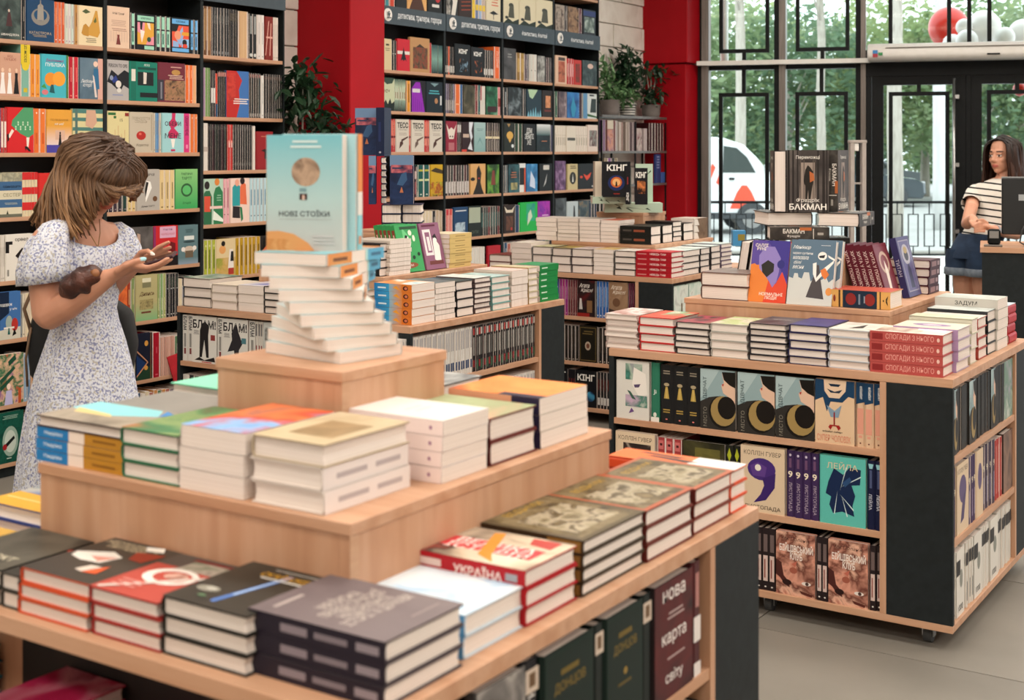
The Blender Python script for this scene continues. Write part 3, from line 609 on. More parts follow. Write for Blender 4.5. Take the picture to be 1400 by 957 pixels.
W(ZC[5], L3, 'third', [
 ('S', 279.4, 286, 2, .255, 'dcd5cd', [('r', .1, .4, .9, .5, 'b8a8a0')], 'white slim manga'),
 ('S', 286.6, 312, 10, .25, ['1d1a1c', '2a2424', '3a1c24', '221c1e', '1c2a22'], [('r', .3, .88, .7, .96, '4f4d4a'), ('r', .42, .2, .58, .55, '36302e')], 'black or wine manga'),
 ('S', 312.4, 320, 2, .25, ['c42a24', 'b8241f'], [('r', .2, .6, .8, .65, 'e89a90'), ('r', .3, .5, .7, .6, 'e8c4bc')], 'red manga'),
 ('S', 320.5, 346, 8, .25, ['111214', '18181a'], [('r', .3, .88, .7, .96, '4a4846'), ('r', .3, .1, .7, .16, '5f5d5a')], 'black manga'),
 ('S', 346.5, 350, 1, .245, 'e0d8d0', None, 'slim white comic'),
 ('F', 350.5, 374, .215, '8c1c20', [('r', .06, .04, .94, .96, '931d22'), ('p', ((.3, .5), (.55, .55), (.75, .42), (.6, .44), (.62, .28), (.5, .28), (.5, .46)), '2a1210'), ('l', .3, .7, .84, .9, 1, 'b86a54')], 'dark red cover with black emblem'),
])
W(ZC[4], L3, 'fourth', [
 ('F', 279.4, 306, .245, 'b4d0bc', [('p', ((.0, 0), (.4, 0), (.42, .6), (.3, .74), (.1, .74), (0, .68)), '2f6a48'), ('p', ((.5, 0), (1, 0), (.98, .7), (.8, .84), (.6, .8), (.5, .66)), '2f7a4e'), ('r', .02, .28, .34, .62, 'd2523c'), ('e', .16, .86, .13, .09, '2a2420'), ('e', .68, .93, .13, .08, 'd8843c'), ('r', .3, .34, .96, .4, 'e8c8c0'), ('p', ((.45, .1), (.5, .3), (1, .1), (1, .04)), 'e8f0e4'), ('l', .65, .92, .5, .66, 3, '8ab89a')], 'mint comic with two green jackets'),
 ('S', 306.3, 315.5, 2, .243, 'dfa4ac', [('r', .4, .35, .6, .8, '8a4454'), ('e', .5, .2, .15, .012, '5a2a34')], 'pink comic spine'),
 ('F', 315.8, 342, .245, 'ecd0c4', [('p', ((.1, .38), (.5, .38), (.5, .82), (.3, .9), (.1, .8)), '2f9aa0'), ('p', ((.5, .42), (.86, .4), (.8, .86), (.62, .92), (.5, .8)), 'e2704a'), ('p', ((.1, .12), (.5, .1), (.48, .36), (.12, .38)), '2a2228'), ('e', .34, .9, .11, .08, 'e8a48c'), ('e', .62, .94, .12, .08, '2a2020'), ('p', ((.48, .36), (.6, .34), (.66, .08), (.56, .02)), '2c7a50')], 'pale pink comic with hugging pair'),
 ('S', 342.4, 366, 5, .243, 'b8d4dc', [('r', .4, .38, .6, .74, '4a6a8a'), ('e', .5, .14, .15, .015, '4a5a6a'), ('r', .0, .0, .06, 1, '9ab8c8')], 'light blue comic'),
 ('S', 366.3, 375, 2, .243, 'b8bc3a', [('r', .4, .4, .6, .8, '4a4a1a'), ('r', .3, .06, .7, .22, '6a6420')], 'yellow green comic'),
])
W(ZC[3], L3, 'fifth', [
 ('S', 279.4, 296, 3, .205, 'a8ae3a', [('r', .4, .25, .62, .75, '4a5218'), ('e', .5, .85, .15, .03, 'd8d890')], 'lime green comic'),
 ('F', 296.3, 323, .205, 'dcc69a', [('n', 0, 0, 1, .5, ('8a9a3a', 'c8a45c', 'd0b078'), 16, 5), ('e', .32, .72, .17, .11, 'e0a060'), ('e', .36, .88, .1, .07, '201a18'), ('p', ((.6, .2), (.9, .2), (.86, .72), (.68, .72)), 'e8e0d8'), ('p', ((.72, .4), (.9, .4), (.88, .66), (.76, .66)), '1a1a1e'), ('r', .62, .05, .9, .22, 'b03a30')], 'tan comic with two pupils'),
 ('S', 323.3, 357, 6, .205, 'b8901f', [('r', .4, .25, .62, .8, '6a4e10')], 'mustard comic'),
 ('F', 357.4, 374, .205, '2a2522', [('e', .45, .55, .36, .22, 'c8683c'), ('p', ((.1, .6), (.2, .95), (.8, .95), (.85, .7), (.5, .75)), '14110f'), ('e', .38, .56, .05, .03, 'f0e8e0'), ('e', .6, .56, .05, .03, 'f0e8e0'), ('e', .46, .42, .14, .05, 'f0e8e0')], 'dark comic with a laughing face'),
])
# ================================================================ the four bays behind the column
B = ['first thriller bay', 'second thriller bay', 'first fantasy bay', 'last fantasy bay']
def V(z, b, shelf, items): row('X', SX, z, '%s shelf of %s' % (shelf, B[b]), GM, items)
dkA = 'dark'
# above the signs
V(2.4125, 0, 'upper', [
 ('S', 527.5, 533, 1, .2, '3a8a94', None, 'teal slim thriller'), ('S', 534, 541, 1, .2, 'c8442c', [('r', .1, .5, .9, .9, 'd88a70')], 'orange red thriller'),
 ('F', 541.5, 557, .2, '14171a', [('l', .1, .9, .3, .42, 2, 'd8d8d4'), ('n', 0, .5, 1, 1, ('0f1114', '2a3a34'), 14, 1)], 'black thriller with white title'),
 ('F', 557.5, 584, .2, 'd9a566', [('p', ((.1, 0), (.9, 0), (.75, .35), (.6, .5), (.62, 1), (.38, 1), (.4, .5), (.25, .3)), '4a2a1c')], 'tan thriller with dark silhouette'),
 ('F', 585.5, 605, .2, '101113', [('e', .7, .45, .16, .1, 'b82a30'), ('r', .3, .18, .8, .28, 'd8d4d0'), ('e', .4, .6, .16, .12, 'a8a09c')], 'black thriller with red rose')])
V(2.4125, 1, 'upper', [
 ('F', 611, 627, .21, '2a2a2a', [('p', ((.4, 0), (.75, 0), (.95, .5), (.7, .9), (.4, .8), (.55, .4)), 'ddd8cf'), ('n', 0, 0, .35, 1, ('1a1a1a', 'c0bcb4'), 30, 3)], 'black and white thriller with dancer'),
 ('F', 627.6, 646, .21, '2c1a14', [('w', tuple(((.2, .2+.13*i), (.9, .25+.13*i), (.9, .29+.13*i), (.2, .24+.13*i)) for i in range(5)), '8a3a22')], 'dark brown thriller with rungs'),
 ('S', 646.5, 665, 4, .2, ['d8b82c', '6a7aa0', '9ab0d0', 'b8a8a0'], [('r', .1, .3, .9, .5, 'e0c040')], 'yellow or blue thriller'),
 ('F', 665.6, 685, .205, 'd9cfb4', [('l', .3, .85, .5, .9, 4, 'cf7a60'), ('p', ((.2, .26), (.5, .36), (.85, .26), (.5, .22)), '1a1c1c'), ('r', .48, .06, .52, .22, '3a3a3a')], 'cream novel with red title and plane')])
for j, (p0, p1) in enumerate(((689, 710), (710.4, 733), (733.4, 757))): pass
V(2.4125, 2, 'upper', [('F', p0, p1, .215, 'd8ceb0', [('e', .5, .62, .16, .08, '3a3a30'), ('p', ((.3, .2), (.7, .2), (.66, .6), (.4, .62)), '4a4a3c'), ('p', ((0, 0), (.3, .18), (.6, .08), (1, .2), (1, 0)), '1e2a1e'), ('e', .2, .2, .1, .05, '2a2a24')], 'ivory fantasy novel with ink figure') for p0, p1 in ((689, 710), (710.4, 733), (733.4, 757))])
V(2.4125, 3, 'upper', [
 ('F', 760, 772, .2, '3a302c', [nz('2a2422 6a5a50 a89a8c 3a302c', 2, 20)], 'dark fantasy novel with grey figure'), ('S', 772.5, 777, 1, .2, '4a4442', st('b8b0a8'), 'charcoal slim fantasy novel'),
 ('F', 777.5, 791.5, .2, '3a2e26', [nz('2a241e 7a5a40 9a7a5a 332a24', 5, 20)], 'brown fantasy novel with figure'), ('S', 793, 797, 1, .2, '5a2a34', st('b8a0a4'), 'wine slim fantasy novel'),
 ('F', 798, 815, .2, '23262e', [('n', .1, .1, .9, .7, ('2a3a34', '6a7a74', 'a8b4ac'), 18, 3), ('r', 0, .75, 1, .95, '26346a')], 'blue topped fantasy novel')])
V(ZA[7], 0, 'top', [
 ('F', 525, 536, .195, 'd3c39a', [('r', .3, .78, .7, .84, '4a4434'), ('l', .2, .8, .6, .72, 2, '8a7e60')], 'cream thriller'),
 ('S', 537, 543.5, 2, .19, '101214', [('e', .5, .55, .2, .015, 'd8d8d4')], 'black slim thriller'),
 ('F', 544, 561, .205, 'c22030', [('r', 0, .52, 1, .62, 'd8cfc8'), ('p', ((.5, .75), (.62, .5), (.75, .3), (.6, .36), (.5, .3), (.4, .36), (.25, .3), (.38, .5)), '16141a')], 'red thriller with a black star'),
 ('F', 561.3, 588, .225, 'b58a5c', [('n', .15, .1, .9, .72, ('3a2c20', '6a4a34', '8a3a2a', '4a3a2a'), 26, 4), ('p', ((.3, .72), (.5, .82), (.75, .72)), '3a2e24')], 'tan thriller with a dark scene'),
 ('S', 588.3, 591, 1, .2, 'b02a2c', None, 'red slim spine'),
 ('S', 591.3, 606, 5, .19, '3f6a68', [('g', 0, 0, 1, .5, '0f1f24', '7aa096'), ('g', 0, .5, 1, 1, '7aa096', '1f3f44')], 'misty teal thriller')])
king = lambda c, s: [('t', 'КІНҐ', .55, .78, .16, .8, 'ecebe6', 0, .03), ('n', .3, .12, .85, .55, (c, '101216', '0c0e12', '8a5a3a'), 22, s)]
V(ZA[7], 1, 'top', [
 ('S', 610, 622, 6, .19, ['14171a', '1f1a18', 'd0582a', '15181c'], [('r', .2, .08, .8, .32, 'd0cec8')], 'black thriller with white foot'),
 ('F', 622.4, 643.5, .215, '0f1318', king('7a9ab0', 2), 'black horror novel with big white title'),
 ('F', 644.5, 662, .205, '101216', king('c86a3a', 5), 'black horror novel with orange glow'),
 ('S', 662.4, 676.5, 5, .195, '14171a', [('r', .2, .1, .8, .32, 'd0cec8')], 'black horror paperback'),
 ('S', 677, 684.5, 1, .225, 'e0652c', [('t', 'ПАТЕРНИ', .5, .6, .4, .5, 'e8c8b8', 1)], 'bright orange thick thriller')])
V(ZA[7], 2, 'top', [
 ('F', 689.5, 706, .225, '38383a', [nz('2c2c2e 454547 57575a', 4, 8), ('l', .3, .7, .68, .85, 2, '8a8a88')], 'charcoal fantasy novel'),
 ('S', 707, 718, 2, .2, ['8a6a34', '9a7a3c'], [('r', .2, .3, .8, .8, 'b8985a')], 'golden fantasy paperback'), ('S', 718.4, 725, 2, .195, ['4a3a4a', '6a6a6c'], st('b8b0b0'), 'grey violet fantasy paperback'),
 ('S', 725.5, 735, 2, .2, ['c4c4bc', 'cfcfc8'], [('e', .5, .4, .15, .015, '2a2a2a')], 'white fantasy paperback'), ('F', 735.4, 745.5, .195, '5a5a58', [nz('2a2a2a 8a8a86 b8b8b4', 6, 20)], 'grey sketch cover fantasy novel'),
 ('S', 746, 756.5, 4, .19, ['23202a', '3a2430', '1c2024'], st('6a5a64'), 'dark fantasy paperback')])
V(ZA[7], 3, 'top', [
 ('F', 760, 775.5, .215, 'd5b49c', [('n', .25, .05, .85, .8, ('8a3a2c', 'b86a50', '4a2a22'), 18, 2), ('r', .25, .82, .85, .94, '4a3a34')], 'peach fantasy novel with red beast'),
 ('S', 776, 785, 3, .2, ['b81f2c', 'a81c28'], [('r', .3, .3, .7, .8, 'd8a0a0')], 'red fantasy paperback'), ('F', 785.4, 795.5, .195, 'b8342e', [('n', .2, .1, .8, .85, ('2a4a34', '8a2a26', '1f3a2a'), 16, 3)], 'red and green fantasy novel'),
 ('F', 797, 816.5, .2, '2c3a3c', [nz('1f2a2e 3a4a4c 546466', 7, 18), ('e', .55, .78, .2, .1, 'd0b4a8')], 'dark slate fantasy novel')])
V(ZA[6], 0, 'second', [
 ('F', 525, 540, .21, 'c0c8a8', [('p', ((0, 0), (1, 0), (1, .3), (.75, .22), (.6, .38), (.4, .2), (.2, .34), (0, .2)), '16241f'), ('p', ((0, 1), (1, 1), (.8, .84), (.3, .8), (0, .9)), '2a4438'), ('t', 'НІЧ', .3, .6, .1, .5, '5a2a24')], 'pale green thriller with dark firs'),
 ('S', 540.3, 556, 5, .205, 'b0bfa4', [('g', 0, 0, 1, .35, '14201e', '8aa090'), ('g', 0, .75, 1, 1, 'b0bfa4', '3a564a'), ('r', .35, .4, .65, .6, '8a6a50')], 'pale green fir thriller spine'),
 ('S', 557, 562.5, 1, .2, 'd8912c', [('r', .4, .3, .6, .9, '4a3010')], 'amber slim thriller'),
 ('F', 563.5, 582.5, .205, '17141c', [('p', ((0, 0), (.95, 0), (.6, .95), (.3, .95), (0, .75)), '8a1fae'), ('r', .05, .62, .6, .74, 'd0ccd0'), ('w', tuple(((.1+.15*i, .05), (.13+.15*i, .05), (.13+.15*i, .55-.06*i), (.1+.15*i, .5-.06*i)) for i in range(5)), '6a1488')], 'purple and black thriller'),
 ('F', 583.5, 606, .205, '12202a', [('r', .2, .68, .75, .72, '4aa0ac'), ('r', .15, .6, .8, .64, '4aa0ac'), ('e', .6, .38, .1, .09, 'a87a54'), ('p', ((.25, .95), (.75, .95), (.5, .84)), '7a98a0'), ('r', .84, .25, .93, .55, 'd0d4d4')], 'dark navy thriller with cyan title')])
V(ZA[6], 1, 'second', [
 ('S', 610, 623, 5, .2, ['6a6480', '453c5c', '3a2c34', '26343a'], [('r', .2, .1, .8, .45, 'a8a4a0')], 'violet or dark slim thriller'), ('S', 623.5, 630, 1, .2, 'd9692e', [('r', .0, .3, 1, .34, 'e8a878')], 'orange thriller spine'),
 ('S', 630.4, 634, 1, .2, '2a5a8c', None, 'blue slim thriller'), ('F', 634.4, 650, .2, '3c3a2c', [nz('2a2a20 4a4636 6a6450', 3, 12)], 'olive brown thriller'),
 ('S', 651, 658, 2, .205, ['7a2a30', '1f5a5c'], st('b8a890'), 'wine or teal thriller'), ('S', 658.5, 665, 1, .2, 'cfcac2', [('r', 0, .5, .2, 1, 'a82a3a')], 'white thick thriller'),
 ('F', 665.6, 681, .2, '1e4a34', [nz('10221c 2a6a4a 8ab49a', 6, 10), ('r', .1, .1, .9, .3, '3a1c20')], 'green glowing thriller'), ('S', 682, 685.5, 1, .2, 'd88a90', [('r', .1, .3, .9, .6, '8a3a34')], 'pink slim thriller')])
V(ZA[6], 2, 'second', [
 ('S', 689.5, 695, 1, .2, '1c2228', [('r', .4, .3, .6, .85, 'a8aeb0')], 'dark slim fantasy spine'), ('F', 695.5, 713.5, .205, '20262a', [nz('171c20 2a3236 7a868c', 2, 14)], 'black fantasy novel with pale smoke'),
 ('S', 714, 720, 2, .2, ['1a1f22', '232a2e'], st('5a6064'), 'black fantasy paperback'), ('F', 720.5, 741, .2, '1f3440', [('p', ((.1, 1), (.75, 1), (.4, .65), (.2, .72)), 'a8c4a4'), ('w', tuple(((.05+.16*i, 0), (.2+.16*i, 0), (.12+.16*i, .2+.06*(i % 4))) for i in range(6)), '78b4c8')], 'dark fantasy novel with ice crystals'),
 ('F', 742, 757, .2, '241c1a', [('n', .3, .35, .75, .8, ('8a4a2c', 'd8966a', '3a2018'), 14, 4), ('r', .2, .2, .8, .28, '6a2a24')], 'black fantasy novel with ember glow')])
V(ZA[6], 3, 'second', [
 ('S', 760, 764, 1, .2, '2f5a48', st('a8c0a8'), 'green slim fantasy novel'), ('F', 764.5, 775.5, .2, '4a4450', [nz('3a3440 6a5a60 a89a9c', 5, 12)], 'mauve grey fantasy novel'),
 ('F', 776, 792.5, .2, '1c4a80', [('p', ((.5, .85), (.75, .4), (.6, .05), (.4, .05), (.3, .4)), '2f8ab0'), ('p', ((.5, .8), (.6, .45), (.5, .3), (.42, .45)), '143a34'), nz('1a3a6c 2a64a4 3a84c0', 4, 9)][::-1], 'vivid blue fantasy novel'),
 ('S', 793, 797.5, 1, .2, '3a2430', None, 'wine fantasy spine'), ('F', 798, 816.5, .2, 'c9cfcc', [('r', 0, 0, .3, 1, '5a8ab0'), ('p', ((.5, .25), (.95, .25), (.95, .8), (.6, .8)), '2a3634'), ('p', ((.3, .1), (1, .04), (1, .1), (.3, .2)), '2a5a2a'), ('r', .45, .9, .8, .96, '2a3034')], 'white fantasy novel with dark beast')])
tess = lambda s: [('t', 'ТЕСС', .52, .82, .18, .84, '100f0e', 0, .035), ('t', 'ГЕРРІТСЕН', .52, .68, .05, .75, '8a847a'), ('l', .2, .9, .5, .6, 2, 'a89c90'), ('w', (((.25, .1), (.55, .25), (.5, .35), (.3, .3)), ((.4, .3), (.95, .45), (.9, .48), (.4, .38))), '4a2a24' if s else '6a564c')]
redsp = [('r', .1, .5, .9, .95, 'd87060'), ('r', .0, .44, 1, .48, '5a1418'), ('r', .15, .2, .85, .42, 'd88070')]
V(ZA[5], 0, 'third', [
 ('S', 534.5, 541.5, 3, .21, 'b8242a', redsp, 'red spined thriller'), ('F', 542, 560, .21, 'cfc8bc', tess(1), 'cream thriller with bold black title'), ('S', 560.3, 563, 1, .21, 'b8242a', redsp, 'single red spined thriller'),
 ('F', 563.3, 580.5, .208, 'd0c9bd', tess(0), 'cream thriller with bold title'), ('S', 580.8, 588, 3, .208, 'b8242a', redsp, 'red spined paperback'), ('F', 588.3, 605.5, .208, 'cfc8bc', tess(1), 'cream thriller with sketchy drawing')])
V(ZA[5], 1, 'third', [
 ('F', 610, 625.5, .208, '8a1c34', [('p', ((.3, .42), (.7, .42), (.8, .62), (.95, .9), (.72, .72), (.5, .8), (.28, .72), (.05, .92), (.2, .62)), 'ded4c8'), ('e', .4, .5, .06, .03, '2a1014'), ('e', .6, .5, .06, .03, '2a1014'), ('r', .25, .05, .75, .3, 'b06a70')], 'crimson thriller with horned skull'),
 ('S', 626, 631.5, 2, .205, ['1c1214', '201618'], [('r', .1, .65, .9, .9, 'c8c4c0')], 'black slim thriller'), ('F', 632, 648.5, .205, '2a1216', [('p', ((.6, 1), (.95, 1), (.8, .7), (.9, .5), (.5, .1), (.9, .05), (.75, .4), (.6, .7)), 'd4d8e0'), ('r', 0, 0, .4, .08, 'c83a2c'), ('r', .1, .48, .6, .6, 'c0a898')], 'dark red thriller with white swirl'),
 ('F', 649, 664.5, .205, '8fb0b0', [('g', 0, 0, 1, 1, '7fa4a4', 'a0bcbc'), ('p', ((.2, .2), (.5, .5), (.8, .2), (.5, .4)), '6a9494'), ('l', .2, .8, .7, .8, 2, '6a8a8a')], 'pale teal thriller'),
 ('S', 665, 684, 6, .205, ['2a181a', '241a1a'], [('r', 0, .45, 1, .53, 'd8cba8'), ('r', .35, .55, .6, .72, '8a7a60'), ('r', .35, .05, .6, .4, '8a847a')], 'dark thriller with cream band')])
V(ZA[5], 2, 'third', [
 ('F', 689.5, 704.5, .21, '1c221c', [('e', .55, .56, .3, .14, 'd0a450'), ('p', ((.4, .42), (.7, .42), (.55, .3)), 'd0a450'), ('e', .8, .2, .12, .06, 'd8e0e0'), ('p', ((.3, .96), (.6, .96), (.45, .84)), 'a8844a')], 'black fantasy novel with gold ornament'),
 ('S', 705, 715.5, 2, .205, ['1f3a28', '24442e'], None, 'dark green fantasy volume'), ('F', 716, 733, .205, '121314', [('t', 'ДІМ\nЗЕМЛІ\nЖЕ', .48, .55, .6, .7, 'd4d4d0', 0, .02)], 'black fantasy novel with large white letters'),
 ('F', 734.5, 753, .205, '16262c', [('g', 0, .6, 1, 1, '3a5a5c', 'd8dcdc'), ('n', 0, 0, 1, .6, ('10181c', '24343a'), 12, 2), ('l', .3, .75, .35, .42, 1, 'a86a4a')], 'dark fantasy novel with misty sky'), ('S', 753.4, 756.8, 1, .2, '4a4a60', None, 'grey violet slim spine')])
ws = [('r', .3, .25, .7, .55, 'a8a090'), ('r', .2, .62, .8, .64, 'b0a898')]
V(ZA[5], 3, 'third', [
 ('S', 760, 775, 5, .2, 'd3cabc', ws, 'ivory fantasy paperback'), ('F', 775.4, 788, .2, 'd5ccbe', [('r', .08, .43, .92, .54, '4a4a44')], 'ivory fantasy novel with dark label'),
 ('S', 788.3, 804, 5, .2, 'd3c8bc', ws, 'ivory slim fantasy paperback'), ('F', 804.4, 818, .212, 'd8c8be', [('n', .15, .2, .9, .8, ('3a2e30', '8a8a84', '5a3a3a', 'c8c0b8'), 20, 4)], 'pinkish fantasy novel with grey art')])
V(ZA[4], 0, 'fourth', [
 ('S', 566, 572, 1, .2, '3a1a1e', [('r', .2, .6, .8, .85, 'c0a8a4'), ('r', .2, .1, .8, .5, '8a4a4c')], 'wine slim novel'),
 ('S', 572.5, 589, 2, .21, '10504c', [('r', .15, .5, .85, .56, 'cfd8a0'), ('r', .15, .8, .85, .86, 'b8b040'), ('e', .5, .08, .15, .02, 'd0d8c8'), ('r', 0, .2, .08, .8, '8ab8a8')], 'dark teal thriller with yellow marks'),
 ('F', 589.4, 606, .212, 'c4a01c', [('p', ((.0, .8), (.4, .9), (1, .82), (1, .7), (.5, .74)), '3a2c10'), ('n', 0, 0, 1, .45, ('1a1812', 'c8a41c', '9a3a1c', 'a8b02a'), 20, 7)], 'yellow thriller with black art')])
V(ZA[4], 1, 'fourth', [
 ('S', 610, 643, 9, .205, ['2a2424', '3a2c2a', '242a28', '4a2228'], [('r', .15, .08, .85, .46, 'c4bdb8')], 'dark thriller with white lower spine'),
 ('F', 644, 664.5, .212, 'd3a468', [('p', ((.15, 0), (.9, 0), (.75, .2), (.66, .4), (.72, .7), (.55, .95), (.4, .8), (.42, .4), (.3, .2)), '201812'), ('e', .15, .5, .15, .06, '241c16'), ('r', .5, .5, .6, .55, 'b83a34')], 'ochre thriller with black figure'),
 ('F', 667, 683, .205, '22341f', [nz('141c14 2f5a24 6aa03a 2a1c18', 6, 9), ('p', ((.3, .3), (.7, .3), (.6, .8), (.42, .8)), '7a3a30')], 'green black thriller')])
V(ZA[4], 2, 'fourth', [
 ('S', 689.5, 695, 2, .2, ['3a4448', '5a6468'], st('98a0a4'), 'grey slim fantasy novel'), ('F', 696, 711, .205, '1d3a42', [nz('16282e 2a5058 3a6a70', 5, 12), ('l', .2, .8, .5, .75, 3, 'a86a4a'), ('n', .2, .1, .8, .35, ('c8b878', '2a4a48'), 18, 2)], 'dark teal fantasy novel'),
 ('S', 711.4, 720, 1, .21, '16181c', [('r', .0, 0, .75, .25, 'dcdcd8'), ('r', .0, .85, 1, 1, 'd8dcdc'), ('r', .78, 0, 1, .85, 'c85a3a')], 'black white and orange spine'),
 ('F', 720.4, 735.5, .205, '2a6aa0', [('p', ((.3, .2), (.8, .1), (.75, .45), (.4, .75)), 'c8d4e8'), nz('1f5080 3a86bc 8ab8d8', 8, 9)][::-1], 'blue fantasy novel with white shape'),
 ('F', 738, 756, .205, '101214', [('r', .3, .78, .75, .95, 'c8c4be'), ('p', ((.3, .15), (.5, .3), (.6, .65), (.45, .4)), 'b8b8b8')], 'black fantasy novel with white label')])
V(ZA[4], 3, 'fourth', [
 ('F', 760, 774, .225, '4a2c54', [nz('3a2444 6a4a70 a88ab0', 3, 16)], 'purple fantasy novel'), ('F', 777, 790.5, .2, 'c4b487', [('e', .5, .45, .33, .24, '22201c'), ('p', ((.42, .3), (.58, .3), (.5, .62)), 'd8d8d0'), ('l', .2, .85, .8, .95, 2, '4a3a24')], 'tan fantasy novel with black oval'),
 ('F', 791, 815, .2, '141417', [('p', ((.3, .6), (.5, .52), (.75, .66), (.66, .46), (.5, .34), (.38, .46)), 'd8482c'), ('e', .18, .48, .08, .05, 'c8402a'), ('e', .82, .1, .05, .03, 'd8d4d0')], 'black fantasy novel with red butterfly')])
V(ZA[3], 1, 'fifth', [
 ('S', 610.5, 620.5, 2, .2, ['c43a40', 'cc5048'], [('r', .2, .15, .8, .8, 'd88a80')], 'coral red paperback'), ('F', 621, 640.5, .21, '1c3f66', [('l', .1, .9, .84, .92, 1, 'd8dce0'), ('n', .1, .05, .8, .5, ('1c3f66', 'b8ccd8', '1c3f66'), 18, 3)], 'navy blue novel'),
 ('F', 641, 658.5, .212, '1c2420', [('r', .05, .45, .95, .95, 'a8b09c'), ('t', 'САТИ', .5, .15, .1, .7, '5a6458')], 'grey green novel'), ('S', 659, 685, 8, .2, ['14201f', '1c2a2a', '101818', '6a1f28'], [('r', .3, .3, .7, .8, '3f6a66')], 'black teal paperback')])
V(ZA[3], 2, 'fifth', [
 ('F', 689.5, 705, .205, '2c1c16', [('p', ((.05, .95), (.3, .82), (.7, .82), (.95, .95), (.8, .72), (.2, .72)), 'd8ccb8'), ('n', .2, .1, .8, .6, ('2c1c16', '6a4434', '3a241c'), 14, 3), ('r', .6, .1, .75, .2, 'b83a34')], 'dark brown novel with pale collar'), ('S', 705.5, 711.5, 1, .2, '1a3a5c', None, 'navy slim fantasy novel'),
 ('F', 712, 735.5, .215, '1fae4a', [('n', .35, .35, .85, .95, ('1f8a8a', '2fae7a', '1f6a8a'), 9, 3), ('p', ((.4, .2), (.7, .5), (.6, .75), (.45, .6)), 'c8d8c0')], 'vivid green fantasy novel'),
 ('F', 736, 752.5, .215, '9c1f9c', [nz('7a1a8a a82aa8 5a1f9a', 4, 12), ('l', .3, .9, .4, .55, 2, 'e0b8e0')], 'magenta fantasy novel')])
V(ZA[3], 3, 'fifth', [
 ('F', 760, 775, .23, '33383c', [nz('2a2e32 484e52 6a7276', 6, 10)], 'slate grey fantasy novel'), ('F', 776, 791, .2, 'b8c4c8', [('p', ((.5, 0), (.8, 0), (.7, .8), (.6, .85)), '2a2a2e')], 'pale novel with dark figure'), ('F', 792, 806, .2, '2c3a44', [nz('1c2a34 4a5a60 a07a4a', 6, 12)], 'dark novel with amber light'), ('S', 806.4, 817, 3, .2, ['1c2a44', '16202c'], None, 'navy slim novel')])
V(ZA[2], 1, 'sixth', [('S', 645, 664, 5, .19, 'd6d2c8', [('r', .2, .04, .8, .22, '1c1c1c')], 'white paperback with black figure'), ('F', 668, 685, .19, 'b0202c', [('l', .2, .8, .5, .6, 1, 'd88a80')], 'red novel low behind table')])

# fillers on the stretches that people and tables hide
FC = ['8a3a34', 'd8c8a8', '2a4a6a', '1c1c20', 'c88a4a', '5a7a5a', 'e0d8cc', '6a4a6a', '3a3a3c', 'b8a48a', '2f5a58', 'a8584a']
def fill(z, bay, shelf, p0, p1, n, h=.195, g=GW, where=None):
    rr = random.Random(int(p0+z*50)); cols = [rr.choice(FC) for _ in range(n)]
    row('X', SX, z, '%s shelf of %s, hidden stretch' % (shelf, bay), g, [('S', p0, p1, n, h, cols, st('c8c0b4'), 'paperback', dict(vis='none', jit=.08))])
fill(ZA[4], L1, 'fourth', 88.5, 141, 8); fill(ZA[3], L1, 'fifth', 47, 141, 15); fill(ZA[2], L1, 'sixth', 36, 141, 17); fill(ZA[1], L1, 'seventh', 43.5, 141, 16); fill(ZA[0], L1, 'lowest', 33.5, 141, 17)
fill(ZA[2], L2, 'sixth', 147, 157.5, 2); fill(ZA[2], L2, 'sixth', 245.5, 271, 5); fill(ZA[1], L2, 'seventh', 147, 177, 5); fill(ZA[1], L2, 'seventh', 240.5, 271, 5); fill(ZA[0], L2, 'lowest', 147, 271, 22)
for q in range(3): fill(ZC[q], L3, ['lowest', 'seventh', 'sixth'][q], 279.5, 386, 20)
for b_, (p0, p1) in enumerate(((540, 606), (611, 685), (690, 756), (761, 817))):
    for q in range(4):
        if (q == 3 and b_ > 0) or (q == 2 and b_ == 1): continue
        fill(ZA[q], B[b_], ['lowest', 'seventh', 'sixth', 'fifth'][q], p0, p1, 14, .195, GM)
L0 = 'bay outside the picture'
pl = [p for p in range(-260, 0) if yd[0]-.62 < onX(p, SX)[0] < yd[0]-.014]
for q in range(8): fill(ZA[q], L0, nth(8-q), pl[0], pl[-1], 22)
